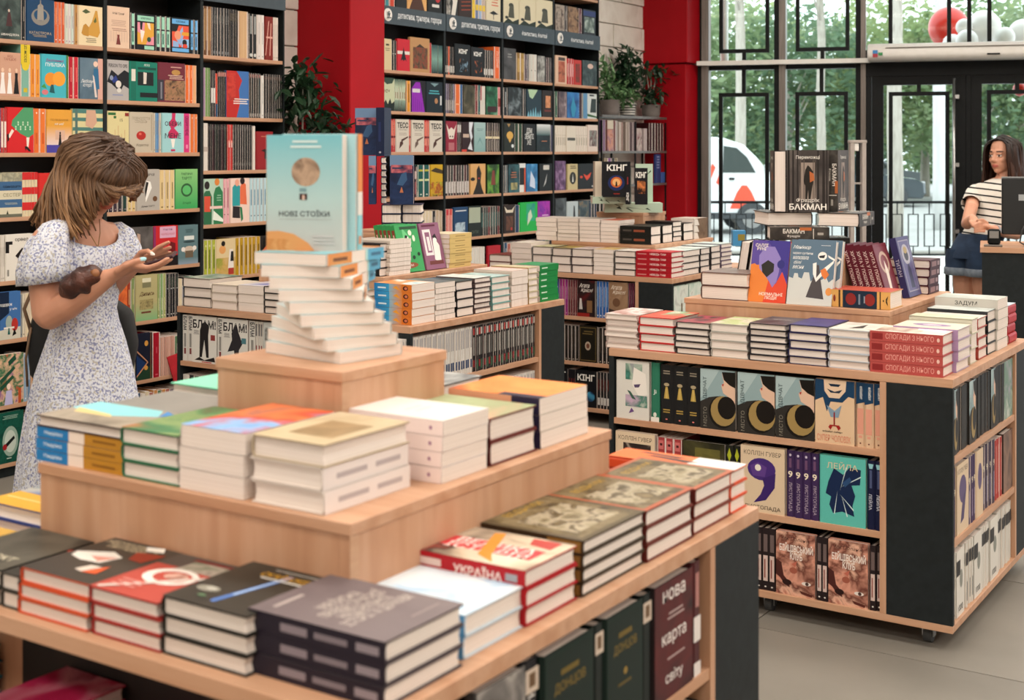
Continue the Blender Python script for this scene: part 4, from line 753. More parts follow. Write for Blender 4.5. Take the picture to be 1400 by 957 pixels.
# ================================================================ island display tables
ZT = .817; ZS = [.082, .33, .58]; ZR = .9775; ZQ = 1.138
def table(x0, x1, y0, y1, label):
    e = empty('display_table', ((x0+x1)/2, (y0+y1)/2, 0)); tag(e, label, 'table', 'island display tables on castors')
    boxo('table_top', x0, x1, y0, y1, ZT-.026, ZT, wood_x, e, .001)
    boxo('base_board', x0, x1, y0, y1, .06, ZS[0], wood_x, e, .001)
    d = .2; g = .0004
    boxo('core', x0+d+g, x1-d-g, y0+d+g, y1-d-g, ZS[0]+g, ZT-.027, blackish, e)
    zz = (ZS[0]+g, ZT-.0265)
    # four sides in pinwheel: shelf bay + dark end panel + oak divider
    for s in range(4):
        if s == 0:   pan = (x1-d, x1, y0, y0+.018); dv = (x1-d-.02, x1-d-g, y0, y0+d); sh = (x0+.019, x1-d-.0205, y0+.002, y0+d)
        elif s == 1: pan = (x1-.018, x1, y1-d, y1); dv = (x1-d, x1, y1-d-.02, y1-d-g); sh = (x1-d, x1-.002, y0+.019, y1-d-.0205)
        elif s == 2: pan = (x0, x0+d, y1-.018, y1); dv = (x0+d+g, x0+d+.02, y1-d, y1); sh = (x0+d+.0205, x1-.019, y1-d, y1-.002)
        else:        pan = (x0, x0+.018, y0, y0+d); dv = (x0, x0+d, y0+d+g, y0+d+.02); sh = (x0+.002, x0+d, y0+d+.0205, y1-.019)
        boxo('end_panel', *pan, *zz, dark_m, e, .0006); boxo('divider', *dv, *zz, wood_v, e)
        for z in ZS[1:]: boxo('shelf', *sh, z-.02, z, wood_x if s % 2 == 0 else wood_y, e)
    for (cx, cy) in ((x0+.09, y0+.07), (x1-.09, y0+.07), (x0+.09, y1-.07), (x1-.09, y1-.07), ((x0+x1)/2-.02, y0+.07), (x1-.09, (y0+y1)/2)):
        bm = bmesh.new(); box(bm, -.022, .022, -.03, .03, .052, .06); box(bm, -.018, -.014, -.012, .012, .02, .052); box(bm, .014, .018, -.012, .012, .02, .052)
        c = obj('castor', mesh(bm, 'castor'), metal_m, e); c.location = (cx-e.location.x, cy-e.location.y, 0)
        bm = bmesh.new(); tube(bm, [(-.012, 0, .026), (.012, 0, .026)], .0255, 18); wv = obj('wheel', mesh(bm, 'wheel'), rubber, c)
    return e
def riser(x0, x1, y0, y1, z0, z1, label):
    e = empty('wooden_riser', ((x0+x1)/2, (y0+y1)/2, z0)); tag(e, label, 'riser', 'oak riser boxes on the tables')
    th = .018
    boxo('top_panel', x0, x1, y0, y1, z1-th, z1, wood_x, e, .0012)
    boxo('front_panel', x0+.004, x1-th-.004, y0+.003, y0+th, z0+.0003, z1-th-.0003, wood_v, e)
    boxo('back_panel', x0+th+.004, x1-.004, y1-th, y1-.003, z0+.0003, z1-th-.0003, wood_v, e)
    boxo('side_panel', x1-th-.0035, x1-.003, y0+.003, y1-th-.0005, z0+.0003, z1-th-.0003, wood_v, e)
    boxo('side_panel', x0+.003, x0+th, y0+th+.0005, y1-.003, z0+.0003, z1-th-.0003, wood_v, e)
    # pale edge strip at the near corner
    boxo('edge_strip', x1-.0029, x1-.0014, y0+.0015, y0+th+.003, z0+.0003, z1-th-.0003, edge_w, e)
    return e
T1 = (-2.12, -1.0, 1.24, 2.405); T2 = (-2.235, -1.07, 4.05, 5.075); T3 = (-4.42, -3.14, 4.11, 5.27); T4 = (-4.30, -3.15, 6.40, 7.56)
table(*T1, 'oak and anthracite display table in the foreground')
table(*T2, 'oak and anthracite display table at the right')
table(*T3, 'oak and anthracite display table behind the book tower')
table(*T4, 'oak and anthracite display table farthest from the camera')
riser(-1.885, -1.208, 1.444, 2.20, ZT, ZR, 'wide oak riser box on the foreground table')
riser(-1.709, -1.42, 1.677, 1.968, ZR, ZQ, 'small oak cube under the spiral book tower')
riser(-2.07, -1.336, 4.30, 5.03, ZT, ZR, 'wide oak riser box on the right table')
riser(-1.86, -1.57, 4.53, 4.82, ZR, ZQ, 'small oak cube behind the leaning novels at right')
riser(-4.13, -3.43, 4.31, 5.07, ZT, ZR, 'wide oak riser box behind the book tower')
riser(-3.93, -3.63, 4.54, 4.84, ZR, ZQ, 'small oak cube under the navy volumes')
riser(-4.02, -3.35, 6.60, 7.36, ZT, ZR, 'wide oak riser box on the farthest table')
riser(-3.86, -3.55, 6.84, 7.13, ZR, ZQ, 'small oak cube on the farthest table')

# ---------------------------------------------------------------- helpers for piles given in pixels
def pileY(p0, p1, yf, z, n, t, h, col, desc, where, g, rot=0, **kw):      # front row, faces -Y; pixel span at the front edge
    x0, x1 = onY(p0, yf)[0]+.001, onY(p1, yf)[0]-.001; d = x1-x0
    w_, h_ = (d, h) if rot % 180 == 0 else (h, d)
    return stack(x0, yf, z, n, w_, h_, t, rot, col, desc, where, g, **kw)
def pileX(p0, p1, xf, z, n, t, dep, col, desc, where, g, rot=90, **kw):   # side row, faces +X; dep = size away from that face
    y0, y1 = onX(p0, xf)[0]+.001, onX(p1, xf)[0]-.001; d = y1-y0
    w_, h_ = (d, dep) if rot % 180 == 90 else (dep, d)
    return stack(xf-dep, y0, z, n, w_, h_, t, rot, col, desc, where, g, **kw)
G1, G2, G3, G4 = 'books on the foreground table', 'books on the right table', 'books on the table behind the tower', 'books on the farthest table'
# ================================================================ foreground table, lower level
J = dict(jit=.002)
pileY(-88, -2, 1.262, ZT, 2, .026, .176, '2c2a26', 'dark hardback', 'leftmost near pile of foreground table', G1, art=[nz('2a2824 5a564c 3a3832', 3, 12), ('t', 'ПРОЄКТ', .5, .25, .1, .7, 'c8c0a8')])
pileY(0, 26, 1.262, ZT, 2, .026, .176, '34312c', 'olive black hardback', 'narrow pile at the picture edge', G1, art=[('r', .2, .55, 1, 1, 'e4ddd6'), ('p', ((.0, .7), (.5, .6), (.4, .85)), 'b83a30')], **J)
pileY(27, 123, 1.262, ZT, 3, .0225, .176, 'c8512e', 'orange-edged hardback with dark cover', 'near pile left of the plate book', G1,
      art=[('r', 0, 0, 1, 1, '3d3731'), ('t', 'НЕСПОДІВАНІ\nПИТАННЯ', .42, .86, .17, .75, 'b9aa8c'), ('p', ((.05, .55), (.4, .7), (.62, .62), (.55, .42), (.3, .4), (.1, .45)), 'd8d2ca'), ('p', ((.3, .52), (.6, .6), (.5, .44)), 'c88a7c'), ('p', ((.55, .95), (.75, 1), (.85, .9), (.65, .86)), 'e0dcd4'), ('p', ((.6, .8), (.95, .85), (.9, .6), (.7, .62)), '8a3020'), ('p', ((.62, .18), (.8, .2), (.75, .4)), 'd85a30'), ('p', ((.5, .2), (.62, .18), (.7, .35), (.55, .34)), 'd0c4b8')], spine=[('r', 0, 0, 1, 1, '3a2a26')])
pileY(123.5, 218, 1.262, ZT, 3, .0225, .176, '9c2f2a', 'red hardback with a white plate', 'near pile left of the lightsaber book', G1,
      art=[('r', 0, 0, 1, 1, 'b0483e'), ('r', 0, .72, 1, 1, '4a4440'), ('p', ((.3, .66), (1, .7), (1, .95), (.42, .9)), '8a8078'), ('n', .35, .68, .95, .9, ('6a6258', 'a89c90', '5a6a54'), 22, 3), ('r', .3, .9, .9, .95, '6a1f20'), ('e', .5, .5, .34, .19, 'e4dcd4'), ('e', .53, .5, .24, .13, 'b0483e'), ('en', .56, .52, .15, .08, ('a8584a', 'd8b0a0', '7a3a30'), 20, 4), ('p', ((.05, .04), (.12, .02), (.95, .62), (.9, .66)), 'd0c4bc'), ('l', .08, .5, .12, .3, 3, 'd88a80')], spine=[('r', 0, 0, 1, 1, '3a1c1e')])
pileY(218.5, 336, 1.262, ZT, 3, .0265, .176, '22201c', 'black hardback with a blue light blade', 'near pile beside the plum pile', G1,
      art=[nz('26241f 322f29 3d3a33', 5, 7), ('p', ((.44, .12), (.5, .1), (.66, .85), (.6, .87)), '4a74b8'), ('p', ((.5, .3), (.53, .3), (.63, .82), (.61, .83)), 'a8c4e8'), ('t', 'СКАЙВОКЕР', .62, .82, .11, .6, 'c8952c'), ('l', .3, .98, .7, .76, 1, 'c8c4bc'), ('l', .35, .98, .9, .94, 1, 'a8a49c'), ('e', .22, .3, .13, .06, '8a887c'), ('e', .25, .31, .06, .03, 'b0aea4'), ('e', .3, .16, .05, .02, '5a7a5a')])
plum = [('r', 0, 0, 1, 1, '241e2a'), ('r', .3, .04, .7, .2, '8a8088'), ('r', .35, .26, .65, .5, '7a7078'), ('r', .3, .55, .7, .75, '857a82')]
stack(-1.248, 1.283, ZT, 3, .167, .228, .0275, 90, '4a4146', 'plum grey wrapped hardback', 'near corner pile of foreground table', G1,
      art=[('n', 0, 0, 1, 1, ('5a5054', '6a5f62', '7a6f70'), 4, 3), ('t', 'УКРАЇНСЬКА\nПРАВДА СУЧАСНОЇ\nНАЦІОНАЛЬНОЇ\nІСТОРІЇ ТА ДЕРЖАВИ', .52, .5, .42, .8, 'b9aea6'), ('l', .1, .5, .85, .92, 1, 'a89c98'), ('l', .5, .95, .1, .14, 1, '8a7e7c')], spine=plum, **J)
pileX(634, 717, -1.03, ZT, 2, .03, .205, 'c9d8e4', 'white and sky blue hardback', 'side pile behind the plum pile', G1, art=[('n', 0, 0, 1, 1, ('8fb8dc', 'ccdbe6', 'd8dfe4', 'a8c8e0'), 10, 2)], spine=[('r', 0, 0, 1, 1, '5a9acc')], **J)
pileX(718, 790, -1.025, ZT, 3, .0275, .205, 'a81822', 'red Ukraine history hardback', 'side pile with large white lettering', G1,
      art=[('n', 0, 0, 1, 1, ('d8ccb8', 'c8b49c', '3a2c28', 'a8463a'), 8, 5), ('r', .3, .1, .62, .9, 'c03038'), ('t', 'ВЕЛИКА\nІСТОРІЯ', .45, .5, .36, .7, 'ecd8d0', 1), ('p', ((.05, .3), (.25, .4), (.95, .6), (.9, .68), (.2, .5)), 'd88a34'), ('p', ((.7, .1), (.95, .1), (.95, .35), (.75, .3)), 'b03a34')],
      spine=[('r', 0, 0, 1, 1, 'a81822'), ('t', 'УКРАЇНА', .48, .4, .62, .42, 'ecdcd4', 1, .02), ('r', .3, .72, .7, .95, 'd8c0b8'), ('r', .3, .06, .7, .16, '9a9aa0')], **J)
brown = [('n', 0, 0, 1, 1, ('4a3a28', '6a5638', '8a7450', 'a8946a'), 12, 4), ('r', .06, .1, .14, .9, '8a6c30')]
goth = lambda s, b: [('r', 0, 0, 1, 1, b), ('n', .06, .05, .94, .95, ('3c3222', '66583a', '7d6f52', '46381f'), 26, s), ('n', .16, .14, .84, .66, ('5c5038', '8f8468', 'a89c84', '4c4028', '7c6c4c'), 30, s+3), ('t', 'ВІДЬМИ', .5, .8, .1, .75, 'a8873a')]
pileX(796, 882, -1.022, ZT, 4, .0215, .215, '3d3122', 'brown fantasy hardback with gold lettering', 'side pile next to the red pile', G1, art=goth(2, '52462f'), spine=[('r', 0, 0, 1, 1, '3a2a1a'), ('r', .1, .02, .9, .3, '8a6230')], **J)
pileX(883, 948, -1.02, ZT, 3, .0285, .2, '6a2a20', 'rust-bordered fantasy hardback', 'side pile in the middle', G1, art=goth(6, 'a8573a'), spine=[('r', 0, 0, 1, 1, '5a1f1a')], **J)
pileX(949, 1003, -1.02, ZT, 3, .0275, .2, '7a3426', 'rust-framed fantasy hardback with grey art', 'second to last side pile', G1, art=goth(9, 'ac5c3e'), spine=[('r', 0, 0, 1, 1, '5a1f1a')], **J)
stack(-1.28, 2.318, ZT, 3, .078, .26, .027, 90, 'd8512a', 'bright orange and white hardback', 'far end side pile of foreground table', G1, art=[('r', 0, 0, 1, 1, 'e4713a'), ('r', 0, 0, 1, .38, 'e8e4de'), ('p', ((.3, .4), (.5, .75), (.6, .7), (.5, .3)), '3a3230'), ('p', ((.6, .5), (.75, .85), (.85, .8), (.75, .45)), '4a3a34')], **J)
stack(-1.49, 2.225, ZT, 2, .16, .19, .03, 90, '8a8c88', 'grey picture hardback', 'pile behind the riser', G1, art=[nz('6a6c6a 9a9c98 b8bab4 5a5a58', 4, 14)])
# left side of the lower level
stack(-2.105, 1.5, ZT, 2, .15, .2, .027, 270, '3a4a8a', 'yellow hardback with blue photograph', 'left side pile beside the riser', G1, art=[('r', 0, 0, 1, 1, 'dba63e'), ('n', 0, 0, .5, 1, ('6a7a8a', 'b8b4a8', '4a6aa4', '8a8478'), 10, 3), ('r', .7, .05, .74, .9, 'e8c880')])
stack(-2.105, 1.32, ZT, 1, .15, .2, .025, 90, 'c9a04a', 'lone yellow edged hardback', 'left side nearest the camera', G1, spine=[('r', 0, 0, 1, 1, 'd8b04a'), ('r', .1, .1, .9, .3, '3a4a8a')])
# ---------------------------------------------------------------- foreground table, riser level
stack(-1.905, 1.458, ZR, 4, .135, .214, .019, 90, ['d8b088', 'd8b088', 'd8b088', '3a2a2c'], ['blue white and ochre paperback', 'blue white and ochre paperback', 'blue white and ochre paperback', 'upturned hardback with a landscape cover'], 'left corner pile of the wide riser', G1, rots=[90, 90, 90, 270],
      spine=([('r', 0, 0, 1, 1, 'b8822a'), ('r', 0, .44, 1, .62, 'ead9cc'), ('r', 0, .62, 1, 1, '2278b8'), ('t', 'Мандрівка', .5, .8, .42, .26, 'dceaf4', 1), ('r', .4, .08, .6, .34, '8a5c1c')],)*3+(None,),
      art=[('n', 0, 0, 1, 1, ('8a8074', 'a89c8c', '6a6258'), 7, 3), ('p', ((0, 0), (.45, 0), (.6, .5), (.3, .9), (0, .75)), '8fd0d8'), ('p', ((.4, .05), (.62, .15), (.62, .6), (.5, .5)), 'd8c48a'), ('p', ((.0, .8), (.12, .98), (.3, .9)), '4a8ac8')], jit=.0015)
pileY(166, 245, 1.456, ZR, 3, .0265, .205, '2f6a4a', 'green-edged hardback with painted cover', 'second pile on the wide riser', G1, art=[('n', 0, 0, 1, 1, ('7a4a3c', '5a8a58', '8aa06a', '3f7a54', 'a8744c'), 8, 6)], **J)
pileY(246, 336, 1.456, ZR, 3, .033, .205, 'd9cfc8', 'white-paged paperback with blue cover', 'third pile on the wide riser', G1, hard=False, art=[('n', 0, 0, 1, 1, ('4a7ac0', '8ab4e0', 'c84a34', 'd87a4a', '3a4a6a'), 6, 4)], **J)
wsp = [('r', 0, 0, 1, 1, 'e6ddda'), ('r', .38, .5, .62, .85, 'b8aeb0'), ('r', .38, .1, .62, .4, 'b8aeb0')]
stack(-1.41, 1.458, ZR, 3, .142, .2, .0335, 180, ['d8cdc4', 'd8cdc4', 'b8a890'], ['thick white-spined hardback', 'thick white-spined hardback', 'thick hardback with a beige landscape'], 'near corner pile of the wide riser', G1, rots=[180, 180, 0], spine=(wsp, wsp, None), art=[('n', 0, 0, 1, 1, ('c9b898', 'b8a484', 'd8ccb4'), 5, 4), ('n', .25, .2, .85, .7, ('a88c68', '8a7454', 'b89c78'), 9, 5)], **J)
pileX(604, 668, -1.232, ZR, 4, .0245, .195, 'e6dcd8', 'white paperback with blush spine', 'riser pile right of the beige landscape', G1, hard=False, art=[('r', 0, 0, 1, 1, 'ddd7d2'), ('l', .3, .7, .4, .6, 2, 'd8c4c4')], spine=[('r', 0, 0, 1, 1, 'ecd9d4'), ('e', .5, .12, .14, .015, '9a6a8a'), ('r', .4, .5, .6, .8, 'd4b8b8')], **J)
pileX(670, 735, -1.232, ZR, 2, .0395, .195, '6a2a24', 'thick hardback with green cover', 'riser pile with maroon spines', G1, art=[('n', 0, 0, 1, 1, ('8aa070', 'a8b48a', '9aa07a', 'c89a80'), 6, 8)], spine=[('r', 0, 0, 1, 1, '4a1c1c')], **J)
pileX(737, 803, -1.232, ZR, 3, .0295, .195, 'd8cfc6', 'orange-covered paperback', 'last riser pile beside the corner', G1, hard=False, art=[('n', 0, 0, 1, 1, ('e8803c', 'ec9a54', 'd8682c', '4a3430'), 5, 5), ('r', 0, .0, .14, .45, '26203c')], spine=[('r', 0, 0, 1, 1, 'e0a080'), ('r', .0, .0, 1, .3, '2a2440')], **J)
stack(-1.66, 2.0, ZR, 3, .15, .19, .028, 90, '5a5c5e', 'grey hardback with white splash', 'pile at the back of the wide riser', G1, art=[nz('5a5c5e 8a8c8c d0d0cc 6a6c6c', 3, 9)])
stack(-1.9, 1.605, ZR, 3, .15, .185, .024, 270, '6a6866', 'plain grey hardback', 'pile at the left of the wide riser', G1, art=[nz('8a8681 928e88 9a958f', 4, 6)])
stack(-1.94, 1.79, ZR, 3, .16, .21, .026, 270, '7ac8a8', 'mint green hardback', 'pile beside the small oak cube', G1, art=[('r', 0, 0, 1, 1, '8fdcbc'), ('p', ((.2, .4), (.5, .6), (.9, .5), (.6, .36)), '8a9a8a'), ('p', ((.0, .9), (.2, 1), (.3, .8)), 'c89a94')])
# ---------------------------------------------------------------- spiral tower and display books on the cube
tc_sp = [('r', 0, 0, 1, 1, 'e8dcd2'), ('r', 0, .58, 1, .99, 'dc9050'), ('r', .3, .66, .6, .9, '7a4a2c'), ('r', 0, 0, 1, .3, '5aa8cc'), ('r', .35, .06, .65, .24, '3a6a8a'), ('r', 0, .3, 1, .34, 'a8d8d8')]
tc_art = [('g', 0, 0, 1, .45, 'c0bab6', 'b0cccc'), ('g', 0, .45, 1, 1, 'b0cccc', '78bcc8'), ('en', .52, .68, .19, .125, ('8a7260', 'b89c84', '7a6454', 'a88a70'), 26, 3),
          ('p', ((0, 0), (0, .165), (.16, .17), (.36, .145), (.55, .07), (.64, 0)), 'd99a62'), ('n', 0, 0, .3, .1, ('d99a62', 'c8854c', 'e0a870'), 30, 2),
          ('t', 'НОВІ СТОЇКИ', .5, .325, .058, .8, '38383c', 0, .012), ('r', .17, .27, .86, .273, '9a9898'), ('l', .28, .74, .875, .965, 2, 'd0e4e4'), ('r', .44, .44, .54, .492, '3a1c20'), ('r', .475, .44, .51, .48, 'd8b8a8'), ('r', .44, .51, .53, .54, '7a9aa0'), ('l', .6, .92, .05, .14, 3, 'c8c4c4')]
cx, cy = -1.548-.017, 1.835-.011
for k in range(9):
    rot = -107-9*k+9
    M = T(cx-.0024*k, cy-.0015*k, ZQ+.0206*k+.0204) @ RZ(rot) @ FLAT @ T(-.0725, 0, -.1)
    book(M, .145, .2, .02, 'd8e4e4', 'sky blue and orange paperback, %s from bottom of the twisted tower' % nth(k+1), 'copies in the twisted book tower', tc_art if k > 6 else None, tc_sp, hard=False)
zt = ZQ+.0206*9
cx, cy = cx-.0216, cy-.0135
M = T(cx-.062, cy-.068, zt) @ RZ(21)
book(M, .14, .203, .026, 'c4dcdc', 'sky blue book with a planet, facing front on the tower', 'copies in the twisted book tower', tc_art, tc_sp, hard=False)
M = T(cx-.062, cy-.068, zt) @ RZ(21) @ T(.158, .0545, 0) @ RZ(180)
book(M, .14, .205, .026, 'a8d4dc', 'turned copy with orange spine standing behind the planet book', 'copies in the twisted book tower', tc_art, [('r', 0, 0, 1, 1, '8accd8'), ('r', 0, .5, 1, 1, 'dc8c4a'), ('r', 0, .3, 1, .5, 'e4e0da'), ('r', .2, .05, .8, .12, 'c88a64')], hard=False)
# ---------------------------------------------------------------- foreground table, shelves
gk = lambda: [('r', .04, .03, .96, .97, '0f2a22'), ('r', .06, .04, .94, .96, '0c1f1a'), ('t', 'ДОНЦОВ', .52, .7, .09, .62, '7a6428'), ('e', .52, .5, .05, .03, '8a7030'), ('l', .3, .75, .76, .86, 1, '6a5824'), ('l', .3, .7, .38, .44, 1, '5a4c24')]
lab = [('r', .15, .76, .95, .93, 'c9b8a8'), ('r', .35, .8, .75, .9, '6a5038')]
row('X', -1.0, ZS[2], 'right shelf of foreground table', G1, [
 ('F', 655, 722, .2, '4a4646', [nz('26241f 6a6664 a8a29c 3a3634', 4, 12)], 'grey photo hardback'),
 ('S', 723, 745, 1, .2, '17151a', [('t', 'НАСТЯ', .5, .6, .45, .4, 'd4cfca', 1)]+lab, 'black spine with pale label', dict(hard=True)),
 ('F', 746, 815, .195, '0c1f1a', gk(), 'dark green hardback with gold title', dict(t=.03)), ('S', 816, 830, 1, .195, '101a18', lab, 'dark green spine with crest', dict(hard=True)),
 ('F', 831, 882, .195, '0c1f1a', gk(), 'dark green gold-titled hardback', dict(t=.03)), ('S', 883, 897, 1, .195, '101a18', lab, 'dark spine with crest', dict(hard=True)),
 ('F', 898, 950, .197, '1c1014', [('n', 0, 0, 1, 1, ('140c10', '3c1418', '5a1a1c', '1a0f12'), 7, 3), ('t', 'нова', .5, .88, .1, .8, 'e4dcd8', 0, .01), ('t', 'карта', .5, .5, .12, .8, 'e4dcd8', 0, .01), ('t', 'світу', .5, .17, .12, .8, 'e4dcd8', 0, .01), ('l', .3, .8, .66, .74, 2, 'b09a98'), ('l', .3, .8, .32, .36, 1, 'b09a98')], 'maroon hardback with white lowercase title', dict(t=.03)),
 ('S', 951.5, 963, 1, .2, '4a1c20', [('r', .1, .3, .9, .52, 'e0d8d4'), ('r', .3, .6, .7, .9, 'b07a74'), ('r', .1, 0, .9, .12, 'dcd4d0')], 'maroon spine with white hexagon', dict(hard=True)),
])
row('X', -1.0, ZS[1], 'middle right shelf of foreground table', G1, [('S', 700, 963, 13, .2, ['1c1a1c', '2a2a2c', '3a3434', '17191c'], [('r', .2, .7, .8, .92, 'a8a4a0')], 'dark paperback', dict(hard=True))])
mag = [('n', 0, 0, 1, 1, ('b01846', 'c02a5a', 'd88a9c', '8a1440'), 9, 3)]
stack(-1.80, 1.262, ZS[2], 3, .14, .17, .026, 0, ['c03a5c', 'a8204a', 'b82a50'], 'magenta hardback', 'under the near edge of foreground table', G1, art=mag, spine=mag)
stack(-1.62, 1.29, ZS[2], 2, .13, .15, .024, 0, ['b82a50', 'a8204a'], 'magenta paperback', 'second low pile under the near edge', G1, art=mag, spine=mag)
stack(-2.09, 1.27, ZS[2], 3, .13, .16, .028, 0, '1f5a6a', 'dark teal hardback', 'low pile at the left table end', G1)
# ================================================================ right table
Wf = 'front row'
yf = 4.068
pileY(828, 872.5, yf, ZT, 6, .0195, .2, 'c9b8b0', 'slim pink-white hardback', 'leftmost front pile, right table', G2, art=[nz('c8a8a0 e0d8d4 a87a70 d8ccc8', 3, 14)], spine=[('r', 0, 0, 1, 1, 'b88a80')])
pileY(873.5, 922, yf, ZT, 4, .0288, .2, 'c02a2c', 'red-edged hardback', 'second front pile, right table', G2, art=[('r', 0, 0, 1, 1, 'cf5a48'), ('n', .3, .4, 1, 1, ('5aa078', 'cf5a48', '7ab890', 'd8c8b8'), 9, 3)])
pileY(923, 970, yf, ZT, 5, .0215, .2, '3a3434', 'hardback with floral dark cover', 'third front pile, right table', G2, art=[('n', 0, 0, 1, 1, ('2c2a2a', '3a3636', 'a8485a', '4a6a48'), 16, 4)])
pileY(971, 1023, yf, ZT, 4, .0278, .2, 'b8b4ac', 'pale marbled hardback', 'fourth front pile, right table', G2, art=[('n', 0, 0, 1, 1, ('d8dcc8', 'a8b878', 'd0c8b8', '8a9a6a'), 14, 5)])
pileY(1024.5, 1076, yf, ZT, 6, .0203, .2, '2c2a30', 'dark slim hardback', 'fifth front pile, right table', G2, art=[('n', 0, 0, 1, 1, ('2c2a34', '5a565c', '3a3640'), 10, 4), ('l', .2, .8, .6, .7, 2, 'a8a4a0')])
pileY(1077.5, 1131, yf, ZT, 5, .0253, .2, '2c2a50', 'navy-edged hardback', 'sixth front pile, right table', G2, art=[('r', 0, 0, 1, 1, '3a3768'), ('n', .05, .05, .95, .95, ('36335e', '46427a', '2f2c54'), 12, 3)])
pileY(1132.5, 1190, yf, ZT, 5, .0245, .19, 'c4c8d0', 'white-paged grey hardback', 'seventh front pile, right table', G2, art=[('n', 0, 0, 1, 1, ('c8c4bc', 'd8d4cc', '6a6660'), 8, 2), ('p', ((.4, .2), (.7, .3), (.6, .8)), '3a3836')], spine=[('r', 0, 0, 1, 1, '2a2830')])
spo = [('r', 0, 0, 1, 1, 'b4504c'), ('t', 'СПОГАДИ З НЬОГО', .5, .45, .62, .66, 'e4a89c', 1, .0), ('r', .2, .82, .8, .97, '8a2c2c'), ('e', .5, .06, .2, .02, 'e8c0b4')]
stack(-1.325, 4.062, ZT, 4, .15, .222, .0318, 90, 'b4504c', 'salmon red hardback with pale spine title', 'near corner pile, right table', G2, art=[('r', 0, 0, 1, 1, 'd9cfc4'), ('n', .1, .35, .75, .95, ('b89a88', 'd8c8b8', '8a6a5c', 'e4dcd0'), 10, 4), ('p', ((.4, .05), (.95, .1), (.95, .5), (.6, .45)), 'f0ece8')], spine=spo, jit=.0012)
pileX(1309, 1327, -1.09, ZT, 4, .033, .2, 'b8a4b8', 'lilac-spined hardback', 'side pile behind the salmon pile', G2, art=[('r', 0, 0, 1, 1, 'd8cdb8'), ('e', .5, .5, .2, .3, '8a6a98'), ('e', .5, .5, .1, .15, 'c8b8c8')], spine=[('r', 0, 0, 1, 1, 'a88ab0')])
pileX(1327.5, 1337, -1.095, ZT, 3, .048, .2, 'c8c4b0', 'thick cream hardback', 'third side pile, right table', G2, art=[('n', 0, 0, 1, 1, ('d8d4c0', 'b8bca0', 'c8c4b4'), 10, 3)])
pileX(1337.5, 1350, -1.1, ZT, 4, .0335, .2, 'a8483c', 'hardback with dark red edges', 'fourth side pile, right table', G2, art=[('r', 0, 0, 1, 1, 'c8c4bc')])
pileX(1350.5, 1363.5, -1.1, ZT, 4, .036, .2, '26282a', 'hardback with black edges', 'fifth side pile, right table', G2, art=[('n', 0, 0, 1, 1, ('a8b0ac', 'c8ccc8', '8a9490'), 8, 2)])
pileX(1364, 1378, -1.095, ZT, 5, .0345, .21, 'b0aca4', 'grey-white paperback with wide black spine title', 'tall side pile, right table', G2, hard=False, art=[('n', 0, 0, 1, 1, ('c8c8c0', 'b0b4ac', 'd4d4cc'), 7, 3)], spine=[('r', 0, 0, 1, 1, 'c4c0b8'), ('t', 'ЗАДУМ', .5, .5, .5, .4, '3a3836', 1)])
pileX(1378.5, 1389, -1.1, ZT, 4, .034, .15, 'b01c24', 'glossy red hardback', 'last side pile, right table', G2, rot=180, art=[('r', 0, 0, 1, 1, 'b8c4cc')])
# shelves facing the camera
yv = 4.055
GB = ('l', .1, .9, .1, .2, 2, '8a7a40')
gold = [('e', .5, .66, .2, .03, 'a89878'), ('p', ((.42, .62), (.58, .62), (.7, .42), (.3, .42)), 'b89c50'), ('r', .45, .42, .55, .6, 'c8ac60'), ('r', .25, .88, .75, .9, '8a8070'), ('r', .25, .84, .75, .86, '8a8070'), ('r', .25, .22, .75, .24, 'a88c48'), ('r', .25, .18, .75, .2, 'a88c48'), ('e', .5, .07, .08, .012, 'd87a70')]
misto = [('r', 0, 0, 1, 1, '2f2c29'), ('p', ((0, .45), (0, 1), (1, 1), (1, .4), (.8, .52), (.5, .56), (.25, .53)), '8fa6aa'), ('p', ((.0, 1), (.55, 1), (.1, .55), (0, .5)), 'a8bcbe'), ('p', ((.62, .95), (1, .95), (1, .3), (.88, .36), (.84, .55), (.66, .62), (.6, .74), (.68, .8)), 'dcb8a0'), ('p', ((.62, .97), (1, .98), (1, .72), (.84, .76), (.68, .84)), '16130f'), ('e', .62, .3, .38, .27, '17120f'), ('e', .66, .32, .36, .25, '9c8350'), ('e', .76, .38, .26, .19, '17120f'), ('p', ((.62, .76), (.68, .78), (.66, .73)), 'b02a26'), ('t', 'МІСТО', .14, .2, .1, .36, '8a8478', -1, 0), ('t', 'ДІВЧАТ', .14, .68, .12, .44, '3c4c50', -1, 0)]
crab = [('r', 0, 0, 1, 1, 'dcbd9b'), ('p', ((0, .66), (.2, .72), (.3, .5), (.4, .66), (.7, .66), (.85, .76), (1, .74), (1, 1), (0, 1)), '1a3c5c'), ('p', ((.22, 1), (.8, 1), (.78, .84), (.62, .72), (.36, .72), (.24, .82)), 'e0c4a8'), ('p', ((.3, .86), (.5, .82), (.7, .86), (.62, .8), (.4, .8)), '1a2c40'), ('p', ((.34, .94), (.66, .94), (.6, .9), (.4, .9)), '1a2c40'), ('p', ((.3, .6), (.4, .42), (.6, .42), (.68, .62), (.5, .52)), '8098ac'), ('r', .475, .28, .51, .5, '8a1c1c'), ('p', ((.38, .3), (.62, .3), (.66, .26), (.6, .22), (.54, .28), (.45, .28), (.4, .22), (.34, .26)), 'a02420'), ('t', 'елізабет гілберт', .45, .19, .035, .7, '2a2624'), ('t', 'СУПЕР ЧОЛОВІК', .48, .09, .1, .86, 'd8846c', 0, 0)]
